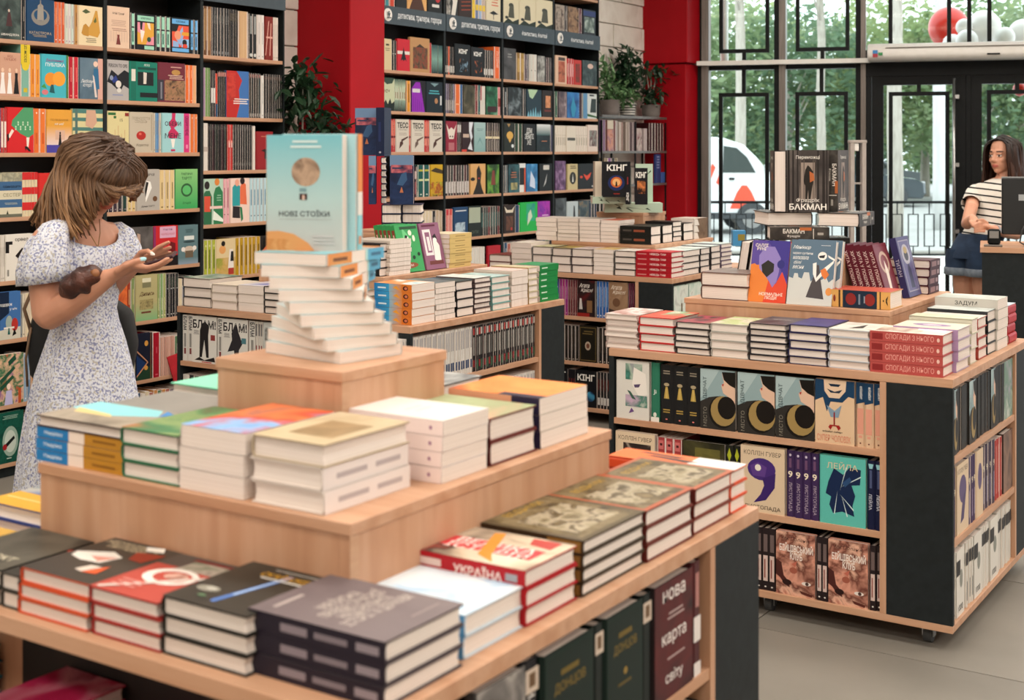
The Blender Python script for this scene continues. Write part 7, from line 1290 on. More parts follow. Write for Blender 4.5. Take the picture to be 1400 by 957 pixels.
# ---- trees
bark = noisy('pale_bark', [(.3, '9c9488'), (.6, 'b8b0a4'), (.8, '857d72')], 4, (3, 3, .6), .9, 5, .2, 12)
limew = noisy('limewashed_bark', [(.3, 'c9c9c6'), (.7, 'dcdcd9')], 4, (3, 3, .6), .9, 4, .15, 12)
leafs = []
for nm, a, b, c in (('leaves_light', '7d965f', '98ad78', 'b2bd8c'), ('leaves_mid', '66845a', '80996c', '9cab84'), ('leaves_deep', '527056', '6a8668', '829a78')):
    m = noisy(nm, [(.3, a), (.5, b), (.7, c)], .9, rough=.6, detail=3)
    tl = N(m, 'ShaderNodeBsdfTranslucent'); tl.inputs[0].default_value = lin(c); ms = N(m, 'ShaderNodeMixShader'); ms.inputs[0].default_value = .45
    out = [n for n in m.node_tree.nodes if n.type == 'OUTPUT_MATERIAL'][0]; LK(m, BS(m), 0, ms, 1); LK(m, tl, 0, ms, 2); LK(m, ms, 0, out, 0)
    leafs.append(m)
def leafmesh(rng, n, blobs, size):
    vs_, fs = [], []
    for i in range(n):
        c, r = rng.choice(blobs)
        while True:
            p = Vector((rng.uniform(-1, 1), rng.uniform(-1, 1), rng.uniform(-1, 1)))
            if .45 < p.length < 1: break
        p = Vector((c[0]+p.x*r[0], c[1]+p.y*r[1], c[2]+p.z*r[2]))
        a = Vector((rng.uniform(-1, 1), rng.uniform(-1, 1), rng.uniform(-.6, .6))).normalized(); b = a.cross(Vector((rng.uniform(-1, 1), rng.uniform(-1, 1), rng.uniform(-1, 1)))).normalized()
        s = size*rng.uniform(.6, 1.3); o = len(vs_)
        vs_ += [(p-a*s)[:], (p-b*s*.45)[:], (p+a*s)[:], (p+b*s*.45)[:]]; fs.append((o, o+1, o+2, o+3))
    me = bpy.data.meshes.new('foliage'); me.from_pydata(vs_, [], fs); return me
def tree(px, dep, r, label, blobs, n, size, lm, bm_, h=6.5, seed=1):
    rng = random.Random(seed); x, y = camxy((px-CX)/F*dep, dep); e = empty('tree', (x, y, -.16), YAW); tag(e, label, 'tree', 'trees outside the window')
    bm = bmesh.new(); k = 9
    tube(bm, [(rng.uniform(-.03, .03)*i/3, rng.uniform(-.03, .03), h*i/(k-1)) for i in range(k)], [r*(1.25-.45*i/(k-1)) for i in range(k)], 12)
    for i in range(5):
        z = h*.55+i*h*.09; a = rng.uniform(0, 6.28); L = rng.uniform(.6, 1.0)
        tube(bm, [(0, 0, z), (math.cos(a)*L*.5, math.sin(a)*L*.5, z+.5), (math.cos(a)*L, math.sin(a)*L, z+1.2)], [r*.4, r*.25, r*.1], 6)
    setattr(obj('trunk', mesh(bm, 'trunk', 0, True), bm_), 'parent', e)
    f = obj('foliage', leafmesh(rng, n, blobs, size), lm); f.parent = e; f['kind'] = 'stuff'
    return e
hi = [((0, 0, 8.0), (1.2, 1.2, 1.2)), ((.4, 0, 9), (1, 1, 1)), ((-.4, .3, 9.2), (1, 1, 1))]
for i, (px, dep, r, lb, m) in enumerate(((1012, 27, .095, 'slim pale trunk tree behind the van', bark), (1123, 29, .085, 'slim pale trunk tree behind the second window pane', bark), (1224, 25, .125, 'thick grey trunk tree seen through the left door', bark), (1285, 27.5, .12, 'limewashed white trunk tree seen through the left door', limew))):
    tree(px, dep, r, lb, hi, 1500, .16, leafs[0], m, 8.0, 10+i)
low = lambda a, z0, rx, rz: [((a*.0, 0, z0), (rx, 1.8, rz)), ((rx*.6, .5, z0+.8), (rx*.7, 1.5, rz*.7)), ((-rx*.6, -.3, z0-.4), (rx*.7, 1.5, rz*.6)), ((.3, 0, z0+1.9), (rx*.8, 1.6, rz*.6))]
for i, (px, dep, z0, rx, rz, lm) in enumerate(((930, 40, 3.4, 2.6, 2.6, 1), (1005, 44, 3.6, 2.6, 2.7, 0), (1075, 41, 3.0, 2.4, 2.3, 2), (1140, 46, 3.0, 2.5, 2.3, 1), (1200, 43, 3.6, 2.4, 2.5, 0), (1265, 47, 3.2, 2.6, 2.2, 2), (1330, 42, 3.5, 2.5, 2.6, 1), (1395, 45, 3.5, 2.8, 2.8, 0), (1465, 42, 3.4, 2.8, 2.8, 2))):
    tree(px, dep, .14, 'leafy green tree in the background, %s from left outside' % nth(i+1), low(0, z0, rx, rz), 3600, .15, leafs[lm], bark, 3.6, 30+i)
for i in range(5):
    px, dep = 900+130*i, 62+3*(i % 2); rng = random.Random(70+i); x, y = camxy((px-CX)/F*dep, dep); e = empty('bush', (x, y, -.16), YAW); tag(e, 'dark green bush in the far background, %s from left outside' % nth(i+1), 'bush', 'bushes beyond the road')
    f = obj('foliage', leafmesh(rng, 2600, [((0, 0, 1.2), (2.1, 1.2, 1.5)), ((.2, 0, 2.2), (1.8, 1, 1.3))], .22), leafs[2-i % 2]); f.parent = e; f['kind'] = 'stuff'
# ---- balloons outside, over the doors
rb = mat('balloon_red', 'd8301f', .3, spec=.6); wbm = mat('balloon_white', 'e8e4e0', .35, spec=.5)
for i, (px, py, r, m, lb) in enumerate(((1297, 38, 27, rb, 'big round red balloon above the doors'), (1318, 37, 11, wbm, 'small white balloon in front of the red one'), (1345, 38, 23, wbm, 'large pale balloon right of the red one'), (1322, 56, 15, wbm, 'white balloon low between red and pale ones'), (1302, 60, 13, wbm, 'white balloon at the lower edge of the red one'), (1374, 51, 13.5, wbm, 'grey-white balloon in the middle right'), (1398, 46, 19, wbm, 'large white balloon at the right frame edge'), (1362, 46, 8, wbm, 'smallest white balloon beside the pale one'), (1394, 122, 9, rb, 'small red balloon behind the right door'))):
    s, t = sOf(px); t += (1.15, .62, .75, .5, .9, .55, .8, 1.0, .4)[i]; rr = r/F*t; z = zat(py, t); a, b = ray(px)
    e = empty('balloon', (a*t, b*t, z)); tag(e, lb, 'balloon', 'party balloons outside')
    bm = bmesh.new(); lathe(bm, [(.02*rr, -1.12*rr), (.08*rr, -1.08*rr)]+[(rr*math.sin(q)*1.0, -rr*math.cos(q)*1.05) for q in [.12+k*(math.pi-.14)/13 for k in range(14)]], 22)
    setattr(obj('skin', mesh(bm, 'skin', 0, True), m), 'parent', e)
    bm = bmesh.new(); lathe(bm, [(.07*rr, -1.18*rr), (.03*rr, -1.1*rr), (.05*rr, -1.05*rr)], 10); setattr(obj('knot', mesh(bm, 'knot'), m), 'parent', e)
# white downpipe outside the first pane
px0 = sOf(981); bm = bmesh.new(); tube(bm, [(S(981.5), .5, 2.25), (S(981.5), .45, 2.36), (S(981.5), .45, 3.8)], .038, 12); o = obj('downpipe', mesh(bm, 'downpipe', 0, True), white_m); o.location = WO; o.rotation_euler = (0, 0, WANG); tag(o, 'white rain downpipe outside the first window pane', 'pipe')
# ================================================================ plants
def leaf_cluster(rng, n, blobs, size, droop=.3, lim=None):
    vs_, fs = [], []
    for i in range(n):
        c, r = rng.choice(blobs); p = Vector((rng.gauss(0, .5), rng.gauss(0, .5), rng.gauss(0, .5)))
        p = Vector((c[0]+p.x*r[0], c[1]+p.y*r[1], c[2]+p.z*r[2]))
        d = Vector((p.x, p.y, rng.uniform(-droop, droop)))+Vector((rng.uniform(-.3, .3), rng.uniform(-.3, .3), 0)); d.normalize()
        sd = d.cross(Vector((rng.uniform(-.3, .3), rng.uniform(-.3, .3), 1))).normalized(); up = sd.cross(d); s = size*rng.uniform(.6, 1.25); o = len(vs_)
        if lim and min(p.x, (p+d*s).x, (p+d*s*.35+sd*s*.24).x, (p+d*s*.35-sd*s*.24).x) < lim[0]: continue
        if lim and len(lim) > 1 and max(p.y, (p+d*s).y) > lim[1]: continue
        vs_ += [p[:], (p+d*s*.35+sd*s*.24+up*s*.05)[:], (p+d*s*.75+sd*s*.16)[:], (p+d*s-up*s*.12)[:], (p+d*s*.75-sd*s*.16)[:], (p+d*s*.35-sd*s*.24+up*s*.05)[:]]
        fs += [(o, o+1, o+2, o+3), (o, o+3, o+4, o+5)]
    me = bpy.data.meshes.new('leaves'); me.from_pydata(vs_, [], fs); return me
gl1 = noisy('leaf_dark', [(.3, '16301f'), (.7, '26482c')], 6, rough=.4); gl2 = noisy('leaf_variegated', [(.35, '3a6a3c'), (.55, '6a9060'), (.7, '9cb48a')], 25, rough=.45)
soil = noisy('soil', [(.3, '1c1410'), (.7, '2a1f18')], 40, rough=.95)
def plant(x, y, z, pr, ph, potm, label, blobs, n, size, lm, stems, stripes=None, seed=1, lim=None):
    rng = random.Random(seed); e = empty('potted_plant', (x, y, z)); tag(e, label, 'plant', 'potted plants in the shop')
    bm = bmesh.new(); lathe(bm, [(pr*.8, 0), (pr*.92, ph*.3), (pr, ph*.95), (pr*1.03, ph), (pr*.93, ph), (pr*.9, ph*.86)], 24)
    p = obj('pot', mesh(bm, 'pot', 0, True), potm); p.parent = e
    if stripes:
        for k in range(5):
            bm = bmesh.new(); zz = ph*(.12+.18*k); q = pr*(.8+.2*min(1, zz/ph))+.003
            lathe(bm, [(q, zz), (q+.0015, zz+.002), (q+.003, zz+ph*.08), (q+.001, zz+ph*.082)], 24); obj('stripe', mesh(bm, 'stripe'), stripes, p)
    bm = bmesh.new(); lathe(bm, [(pr*.1, ph*.85), (pr*.885, ph*.86), (pr*.87, ph*.875), (pr*.1, ph*.88)], 20); setattr(obj('soil', mesh(bm, 'soil'), soil), 'parent', e)
    bm = bmesh.new()
    for a in stems: tube(bm, [(0, 0, ph*.86), (a[0]*.5, a[1]*.5, ph+(a[2]-ph)*.5), a], [.007, .005, .003], 6)
    setattr(obj('stems', mesh(bm, 'stems'), bark), 'parent', e)
    l = obj('leaves', leaf_cluster(rng, n, blobs, size, .3, lim), lm); l.parent = e; l['kind'] = 'stuff'
    return e
grey_pot = noisy('grey_clay', [(.3, '6a625f'), (.7, '7a726e')], 12, rough=.8); dark_pot = noisy('dark_clay', [(.3, '2c2826'), (.7, '36312e')], 12, rough=.7)
# tall stand with ficus between the comics bay and the column
x, y = -5.30, 5.90
st_ = boxo('plant_stand', x-.16, x+.16, y-.14, y+.14, 0, 1.36, white_m, None, .004); tag(st_, 'narrow white plant stand between bookcase and red column', 'stand')
plant(x, y, 1.36, .1, .19, white_m, 'dark leafy ficus in front of the left red column', [((.0, .0, .36), (.16, .16, .16)), ((.05, -.05, .53), (.1, .1, .1)), ((.1, .08, .26), (.16, .14, .1)), ((-.06, -.08, .42), (.1, .11, .1))], 420, .085, gl1, [(0, 0, .42), (.05, -.05, .56), (.1, .08, .32), (-.06, -.08, .42)], seed=4, lim=(-.24, .225))
# wire rack with plants beside the last bookcase
y0, y1 = onX(823, -5.3)[0], onX(911, -5.3)[0]
rk = empty('wire_rack', (-5.43, (y0+y1)/2, 0)); tag(rk, 'black wire rack of magazines beside the right red column', 'rack')
for yy in (y0, (y0+y1)/2, y1-.012):
    for xx in (-5.54, -5.312): boxo('post', xx, xx+.012, yy, yy+.012, 0, 1.74, blackmetal, rk)
for z in (.3, .6, .9, 1.2, 1.48, 1.775):
    bm = bmesh.new()
    for k in range(9): box(bm, -.11+k*.0265, -.104+k*.0265, -(y1-y0)/2, (y1-y0)/2, z-.008, z)
    o = obj('wire_shelf', mesh(bm, 'wire_shelf'), metal_m); o.parent = rk
    boxo('shelf_lip', -5.3, -5.296, y0, y1, z-.008, z+.012, alu, rk)
row('X', -5.305, 1.484, 'upper tier of the wire rack', 'magazines on the wire rack', [
 ('S', 825, 829, 1, .26, '7a5a7a', None, 'mauve magazine'), ('F', 831, 839, .26, '8a5a5a', [('n', 0, 0, 1, .7, ('6a4a7a', 'c8907a', '8a3a34'), 14, 3), ('r', 0, .72, 1, 1, 'c8bca8')], 'magazine with a coloured picture'), ('S', 840, 846, 2, .26, ['6a2a2c', 'a8a09c'], None, 'wine or grey magazine'), ('S', 848, 853, 2, .25, ['b8aca4', '8a6a60'], None, 'beige magazine'), ('S', 857, 862, 1, .25, '9a8a80', None, 'taupe magazine'), ('S', 866, 870, 1, .25, '8a7a80', None, 'grey mauve magazine'), ('F', 871, 878, .2, '7a4a50', [('n', 0, 0, 1, 1, ('7a3a44', 'c8b8b0', '5a3a3a'), 14, 3)], 'dusky rose magazine'), ('S', 882, 886, 1, .2, 'b8a8a8', None, 'pale slim magazine'), ('S', 889, 908, 5, .25, ['3a1216', '2a0f12'], None, 'dark wine magazine')])
row('X', -5.305, 1.204, 'second tier of the wire rack', 'magazines on the wire rack', [('S', 828, 846, 4, .23, ['8a7a60', '7a4a80', '2a2624'], None, 'stacked look magazine'), ('F', 897, 904, .26, '2c3a70', [('l', .2, .8, .5, .95, 5, '8a94b8')], 'navy magazine'), ('F', 905, 910, .1, '3a5a9a', None, 'blue booklet')])
za = 1.776
yy = onX(834, -5.42)[0]; plant(-5.42, yy, za+.001, .085, .14, grey_pot, 'trailing variegated plant in a grey clay pot on the rack', [((0, .03, .19), (.12, .12, .06)), ((.05, .14, .2), (.1, .1, .08)), ((0, -.07, .33), (.04, .04, .16))], 230, .085, gl2, [(0, .05, .2), (.0, -.07, .5), (.04, .12, .2)], seed=5, lim=(-.12,))
yy = onX(858, -5.42)[0]; plant(-5.42, yy, za+.001, .07, .12, white_m, 'tall dark ficus in a black and white striped pot', [((0, 0, .34), (.11, .13, .16)), ((0, -.02, .5), (.08, .1, .1)), ((.02, -.08, .3), (.1, .1, .12))], 420, .075, gl1, [(0, 0, .52), (.02, .06, .38), (0, -.08, .36)], mat('stripe_black', '151515', .5), seed=6, lim=(-.12,))
yy = onX(890, -5.40)[0]; plant(-5.40, yy, za+.001, .085, .12, grey_pot, 'leafy plant in a round grey pot before the red column', [((0, 0, .2), (.1, .12, .07)), ((.0, .0, .4), (.14, .16, .06))], 190, .08, gl1, [(0, 0, .42), (.03, .05, .4), (0, -.08, .38)], seed=7, lim=(-.14, .2))
# ================================================================ cash desk
DD = 7.62
dx_, dy_ = camxy((1340-CX)/F*DD, DD)
RD = YAW+R(-19.5)
dk_ = empty('cash_desk', (dx_, dy_, 0), RD); tag(dk_, 'anthracite cash desk with oak worktop at the right edge', 'desk')
def lbox(nm, a, m, parent, bev=0, loc=None):
    bm = bmesh.new(); box(bm, *a); o = obj(nm, mesh(bm, nm, bev), m); o.parent = parent
    if loc: o.location = loc
    return o
zd = zat(338, DD)
lbox('front_panel', (.01, 1.8, .01, .03, 0, zd-.03), dark_m, dk_); lbox('side_panel', (.01, .03, .031, .58, 0, zd-.03), dark_m, dk_); lbox('side_panel', (1.78, 1.8, .031, .58, 0, zd-.03), dark_m, dk_)
lbox('worktop', (0, 1.82, 0, .6, zd-.0298, zd), wood_x, dk_, .001)
# monitor seen from behind
mo = empty('monitor', (*[v for v in (Matrix.Translation((dx_, dy_, 0)) @ Matrix.Rotation(RD, 4, 'Z') @ Vector((.37, .14, 0)))[:2]], zd), RD+R(2)); tag(mo, 'black computer monitor seen from behind on the cash desk', 'monitor')
mb = mat('monitor_black', '17191b', .4); 
lbox('foot', (-.13, .13, -.09, .11, 0, .014), mb, mo, .003); lbox('stand', (-.03, .03, .0, .03, .0142, .3), mb, mo, .003)
hs_ = lbox('housing', (-.255, .3, -.045, -.005, .07, .395), mb, mo, .006); lbox('bezel', (-.255, .3, -.0048, .004, .07, .4), mat('bezel_grey', '9a9c9c', .4), mo, .001)
lbox('maker_logo', (-.165, -.13, -.047, -.0455, .265, .3), mat('logo_grey', '9ea2a4', .4), mo)
lbox('screen', (-.245, .29, .0042, .0055, .08, .39), mat('screen_dark', '0c0d10', .2), mo)
bm = bmesh.new(); tube(bm, [(-.14, -.03, .016), (-.16, -.08, .03), (-.15, -.1, .1), (-.11, -.09, .17), (-.06, -.06, .2)], .004, 6); tube(bm, [(-.1, -.06, .016), (-.05, -.1, .05), (.05, -.09, .09), (.12, -.06, .06)], .0035, 6)
setattr(obj('cable', mesh(bm, 'cable', 0, True), rubber), 'parent', mo)
wd_ = Matrix.Translation((dx_, dy_, 0)) @ Matrix.Rotation(RD, 4, 'Z')
p = wd_ @ Vector((.07, .08, zd)); sc = empty('barcode_scanner', p, RD); tag(sc, 'small black barcode scanner on a grey base on the desk', 'scanner')
lbox('base', (-.05, .05, -.035, .035, 0, .012), alu, sc, .003); lbox('body', (-.03, .04, -.03, .03, .0122, .1), blackmetal, sc, .01); lbox('window', (-.02, .03, -.0325, -.0302, .05, .09), metal_m, sc)
# small blue carton and its neighbours behind the right table
bx_, by_ = camxy((1002-CX)/F*7.35, 7.35); cb = empty('carton', (bx_, by_, ZT+.155), YAW); tag(cb, 'small blue carton on the farthest table', 'box')
lbox('body', (0, .07, 0, .06, 0, .085), mat('carton_blue', '3a86b8', .5), cb, .001); lbox('label', (.028, .066, -.001, -.0002, .03, .065), mat('carton_label', '8a7a2c', .5), cb)
# red pennant hanging at the lower bookcase shelf
yy = onX(238, SX)[0]; bm = bmesh.new(); tri = [(-.02, -.045, .17), (.0, .045, .19), (.02, .04, .02), (0, 0, 0)]; vv = [bm.verts.new(p) for p in tri]; v2 = [bm.verts.new((p[0]+.006, p[1], p[2])) for p in tri]
bm.faces.new(vv); bm.faces.new(v2[::-1])
for i in range(4): bm.faces.new((vv[i], v2[i], v2[(i+1) % 4], vv[(i+1) % 4]))
o = obj('red_cloth', mesh(bm, 'red_cloth'), noisy('red_fabric', [(.3, 'a81420'), (.7, 'c01c2a')], 20, rough=.8)); o.location = (SX+.012, yy, .255); tag(o, 'small red cloth hanging off the lower bookcase shelf', 'cloth')
# ================================================================ people
def ell(bm, c, ax, rad, su=14, sv=10):
    # ellipsoid with axes ax (3 unit vectors) and radii
    rows = []
    for i in range(1, sv):
        th = math.pi*i/sv; rows.append([bm.verts.new(c+ax[0]*(rad[0]*math.sin(th)*math.cos(2*math.pi*k/su))+ax[1]*(rad[1]*math.sin(th)*math.sin(2*math.pi*k/su))+ax[2]*(rad[2]*math.cos(th))) for k in range(su)])
    t = bm.verts.new(c+ax[2]*rad[2]); b = bm.verts.new(c-ax[2]*rad[2])
    for k in range(su):
        bm.faces.new((t, rows[0][k], rows[0][(k+1) % su])); bm.faces.new((b, rows[-1][(k+1) % su], rows[-1][k]))
        for a, c_ in zip(rows, rows[1:]): bm.faces.new((a[k], c_[k], c_[(k+1) % su], a[(k+1) % su]))
def limb(bm, pts, rad, seg=12):
    pts = [Vector(p) for p in pts]; rs = list(rad)
    # round ends: extra rings
    P_, R_ = [], []
    d0 = (pts[0]-pts[1]).normalized(); d1 = (pts[-1]-pts[-2]).normalized(); f0 = rs[0] if not isinstance(rs[0], tuple) else max(rs[0]); f1 = rs[-1] if not isinstance(rs[-1], tuple) else max(rs[-1])
    sc = lambda r, k: (r[0]*k, r[1]*k) if isinstance(r, tuple) else r*k
    for k, q in ((.9, .35), (.5, .75)): P_.append(pts[0]+d0*f0*k*.8); R_.append(sc(rs[0], q))
    P_ += pts; R_ += rs
    for k, q in ((.5, .75), (.9, .35)): P_.append(pts[-1]+d1*f1*k*.8); R_.append(sc(rs[-1], q))
    tube(bm, P_, R_, seg)
def fuse(bm, name, voxel, smooth=4):
    bmesh.ops.recalc_face_normals(bm, faces=bm.faces[:])
    me = bpy.data.meshes.new(name); bm.to_mesh(me); bm.free()
    o = bpy.data.objects.new(name, me); COL.objects.link(o)
    md = o.modifiers.new('r', 'REMESH'); md.mode = 'VOXEL'; md.voxel_size = voxel; md.adaptivity = 0
    sm = o.modifiers.new('s', 'SMOOTH'); sm.iterations = smooth; sm.factor = .5
    dg = bpy.context.evaluated_depsgraph_get(); res = bpy.data.meshes.new_from_object(o.evaluated_get(dg))
    bpy.data.objects.remove(o); bpy.data.meshes.remove(me)
    for p in res.polygons: p.use_smooth = True
    res.materials.clear(); return res
def skin_mat(name, c1, c2):
    m = mat(name, c1, .5, spec=.35); b = BS(m); b.inputs['Subsurface Weight'].default_value = .08; b.inputs['Subsurface Radius'].default_value = (.02, .008, .004)
    at = N(m, 'ShaderNodeVertexColor'); at.layer_name = 'Col'; nz_ = N(m, 'ShaderNodeTexNoise', Scale=14.0); mr = N(m, 'ShaderNodeMapRange'); mr.inputs[3].default_value = .93; mr.inputs[4].default_value = 1.06
    hs = N(m, 'ShaderNodeHueSaturation'); LK(m, nz_, 'Fac', mr, 0); LK(m, mr, 0, hs, 'Value'); LK(m, at, 'Color', hs, 'Color'); LK(m, hs, 'Color', b, 'Base Color')
    return m
def paint(me, base, spots):
    # spots: (centre, axes, radii, colour)
    ca = me.color_attributes.new('Col', 'FLOAT_COLOR', 'POINT'); bc = lin(base)
    for i, v in enumerate(me.vertices):
        c = bc
        for (p, ax, rd, cl) in spots:
            d = v.co-p
            if abs(d.x)+abs(d.y)+abs(d.z) < .1:
                q = sum((d.dot(a)/r)**2 for a, r in zip(ax, rd))
                if q < 1: c = lin(cl)
        ca.data[i].color = c
def head(bm, Hc, U, Fh, Sd, s=1.0):
    A = (Fh, Sd, U)
    ell(bm, Hc+U*.022*s-Fh*.012*s, A, (.097*s, .076*s, .098*s), 20, 14)          # cranium
    ell(bm, Hc-U*.04*s+Fh*.03*s, A, (.066*s, .058*s, .075*s), 18, 12)            # face
    ell(bm, Hc-U*.092*s+Fh*.06*s, A, (.024*s, .028*s, .022*s))                   # chin
    ell(bm, Hc+U*.018*s+Fh*.07*s, A, (.022*s, .05*s, .022*s))                    # brow
    limb(bm, [Hc+U*.006*s+Fh*.088*s, Hc-U*.02*s+Fh*.1*s, Hc-U*.032*s+Fh*.11*s], [.008*s, .010*s, .012*s], 8)   # nose
    for sg in (-1, 1):
        ell(bm, Hc-U*.036*s+Fh*.094*s+Sd*.011*s*sg, A, (.009*s, .009*s, .008*s), 8, 6)
        ell(bm, Hc-U*.03*s+Fh*.06*s+Sd*.036*s*sg, A, (.026*s, .02*s, .022*s))       # cheek
        ell(bm, Hc-U*.004*s+Fh*.078*s+Sd*.031*s*sg, A, (.013*s, .016*s, .011*s))    # eyelid
        ell(bm, Hc-U*.012*s-Fh*.012*s+Sd*.077*s*sg, A, (.018*s, .007*s, .03*s))     # ear
    ell(bm, Hc-U*.062*s+Fh*.087*s, A, (.012*s, .024*s, .007*s), 10, 6); ell(bm, Hc-U*.071*s+Fh*.085*s, A, (.012*s, .021*s, .008*s), 10, 6)   # lips
def face_spots(Hc, U, Fh, Sd, s, lips, brow, open_eyes):
    A = (Fh, Sd, U)
    sp = [(Hc-U*.066*s+Fh*.092*s, A, (.022*s, .025*s, .0095*s), lips)]
    for sg in (-1, 1):
        e = Hc-U*.004*s+Fh*.088*s+Sd*.031*s*sg
        sp.append((Hc+U*.022*s+Fh*.085*s+Sd*.033*s*sg, A, (.03*s, .022*s, .0055*s), brow))
        if open_eyes: sp += [(e, A, (.02*s, .0155*s, .0062*s), 'd8ccc4'), (e, A, (.02*s, .0065*s, .0065*s), '2a1c16'), (e+U*.006*s, A, (.02*s, .017*s, .0035*s), '3a241c')]
        else: sp.append((e-U*.006*s, A, (.02*s, .016*s, .003*s), '4a2c20'))
    return sp
def finger(bm, pts, r=.0082):
    n = len(pts); limb(bm, pts, [r*(1.08-.3*i/(n-1)) for i in range(n)], 8)
def strands(bm, cl, paths, rng, c0, c1, w=.011):
    for pts, jit, k in paths:
        n = len(pts); f0 = len(bm.faces)
        q = [Vector(p)+Vector((rng.gauss(0, jit), rng.gauss(0, jit), rng.gauss(0, jit)))*(i/(n-1)) for i, p in enumerate(pts)]
        # smooth the polyline by Catmull-Rom
        S_ = []
        for i in range(n-1):
            p0, p1, p2, p3 = q[max(i-1, 0)], q[i], q[i+1], q[min(i+2, n-1)]
            for t in (0, .33, .66): S_.append(.5*((2*p1)+(-p0+p2)*t+(2*p0-5*p1+4*p2-p3)*t*t+(-p0+3*p1-3*p2+p3)*t**3))
        S_.append(q[-1]); m = len(S_)
        rg = tube(bm, S_, [(w*k*(.55+.6*math.sin(math.pi*min(1, i/(m-1)*.8+.15))), w*k*.42*(1.02-.75*(i/(m-1))**3)) for i in range(m)], 6)
        sh = rng.uniform(.72, 1.25); hl = rng.uniform(.25, 1.0)*(.5 if jit == .003 else 1)
        cols = {}
        for i, r_ in enumerate(rg):
            u = i/(m-1); a, b = lin(c0), lin(c1); u2 = min(1, max(0, (u-.1)/.9))*hl; c = tuple(sh*(a[j]*(1-u2)+b[j]*u2) for j in range(3))+(1,)
            for v in r_: cols[v] = c
        bm.faces.ensure_lookup_table()
        for f in bm.faces[f0:]:
            for lp in f.loops: lp[cl] = cols[lp.vert]
hair_m = mat('hair_strands', '808080', .5, spec=.35); _a = N(hair_m, 'ShaderNodeVertexColor'); _a.layer_name = 'Col'; LK(hair_m, _a, 'Color', BS(hair_m), 'Base Color')
def loft(bm, rings, close=True):
    R_ = [[bm.verts.new(p) for p in r] for r in rings]; n = len(R_[0])
    for a, b in zip(R_, R_[1:]):
        for k in range(n): bm.faces.new((a[k], a[(k+1) % n], b[(k+1) % n], b[k]))
    return R_
# ---------------------------------------------------------------- the woman with the phone
D0, PX0 = 4.1, 110
LAT0 = (PX0-CX)/F*D0
bx0, by0 = camxy(LAT0, D0)
def wp(px, py, dy=0.0):
    d = D0+dy; return Vector(((px-CX)/F*d-LAT0, dy, zat(py, d)))
wom = empty('person', (bx0, by0, 0), YAW); tag(wom, 'woman in a pale floral dress looking down at her phone', 'person')
fz = R(33); f2 = Vector((math.cos(fz), -math.sin(fz), 0)); rt = Vector((-math.sin(fz), -math.cos(fz), 0)); up = Vector((0, 0, 1))
tilt = R(34); U = up*math.cos(tilt)+f2*math.sin(tilt); FN = f2*math.cos(tilt)-up*math.sin(tilt); SD = rt
HC = wp(136, 236)
bm = bmesh.new()
head(bm, HC, U, FN, SD, .98)
tor = wp(112, 330)
limb(bm, [HC-U*.05-FN*.03, wp(118, 292), wp(112, 312)], [.046, .048, .056], 14)
# chest / shoulders / trunk
Ax = (f2, rt, up)
ell(bm, wp(110, 345), Ax, (.085, .14, .12), 20, 14); ell(bm, wp(120, 372), Ax, (.095, .125, .11), 20, 14)
limb(bm, [wp(112, 330)+rt*.135, wp(112, 322), wp(112, 330)-rt*.135], [.05, .055, .05], 12)
limb(bm, [wp(116, 380), wp(116, 440), wp(114, 500)], [.085, .08, .095], 16)
for sg in (-1, 1):
    hip = wp(114, 530)+rt*.055*sg
    limb(bm, [hip, Vector((hip.x+.01, hip.y, .45)), Vector((hip.x-.01, hip.y, .09))], [.062, .048, .036], 12)
    limb(bm, [Vector((hip.x-.03, hip.y+.01, .05))-f2*.02, Vector((hip.x, hip.y, .035))+f2*.12], [.036, .03], 10)
# near (right) arm
limb(bm, [wp(66, 326, -.125), wp(61, 385, -.16), wp(64, 432, -.175)], [.052, .047, .042], 14)
limb(bm, [wp(64, 433, -.175), wp(92, 417, -.19), wp(120, 398, -.2), wp(150, 378, -.205)], [.043, .043, .036, .026], 14)
hA = wp(150, 378, -.205); hB = wp(186, 362, -.2)
limb(bm, [hA, (hA+hB)/2, hB], [(.026, .022), (.036, .018), (.036, .014)], 12)
tipdy = (-.235, -.212, -.19, -.168)
for i in range(4):                                                    # fingers under the phone
    d = tipdy[i]; a = wp(184, 364+i*1.5, d); L = (1, 1.1, 1.02, .82)[i]
    finger(bm, [a, wp(184+19*L, 366+i*1.6, d), wp(184+33*L, 361+i*1.5, d), wp(184+46*L, 353+i, d+.006)], .0085-.0005*(i == 3))
finger(bm, [wp(160, 371, -.235), wp(172, 363, -.245), wp(186, 357, -.24), wp(198, 354, -.228)], .0105)   # thumb on top
# far (left) arm and hand
limb(bm, [wp(156, 330, .11), wp(140, 385, .12), wp(136, 410, .1)], [.048, .042, .038], 12)
limb(bm, [wp(136, 410, .1), wp(158, 386, .03), wp(178, 366, -.07)], [.038, .034, .026], 12)
gA = wp(178, 366, -.07); gB = wp(200, 352, -.1); limb(bm, [gA, (gA+gB)/2, gB], [(.026, .022), (.034, .018), (.034, .015)], 12)
for i, (a, b, c) in enumerate((((203, 350), (216, 338), (231, 331)), ((207, 352), (221, 343), (233, 338)), ((209, 355), (222, 349), (233, 345)), ((206, 360), (219, 357), (229, 353)))):
    finger(bm, [wp(*a, -.115+.012*i), wp(*b, -.12+.014*i), wp(*c, -.125+.016*i)], .0082)
finger(bm, [wp(184, 357, -.1), wp(193, 345, -.13), wp(202, 343, -.15), wp(210, 349, -.155)], .0098)
sk = fuse(bm, 'body', .0042, 5)
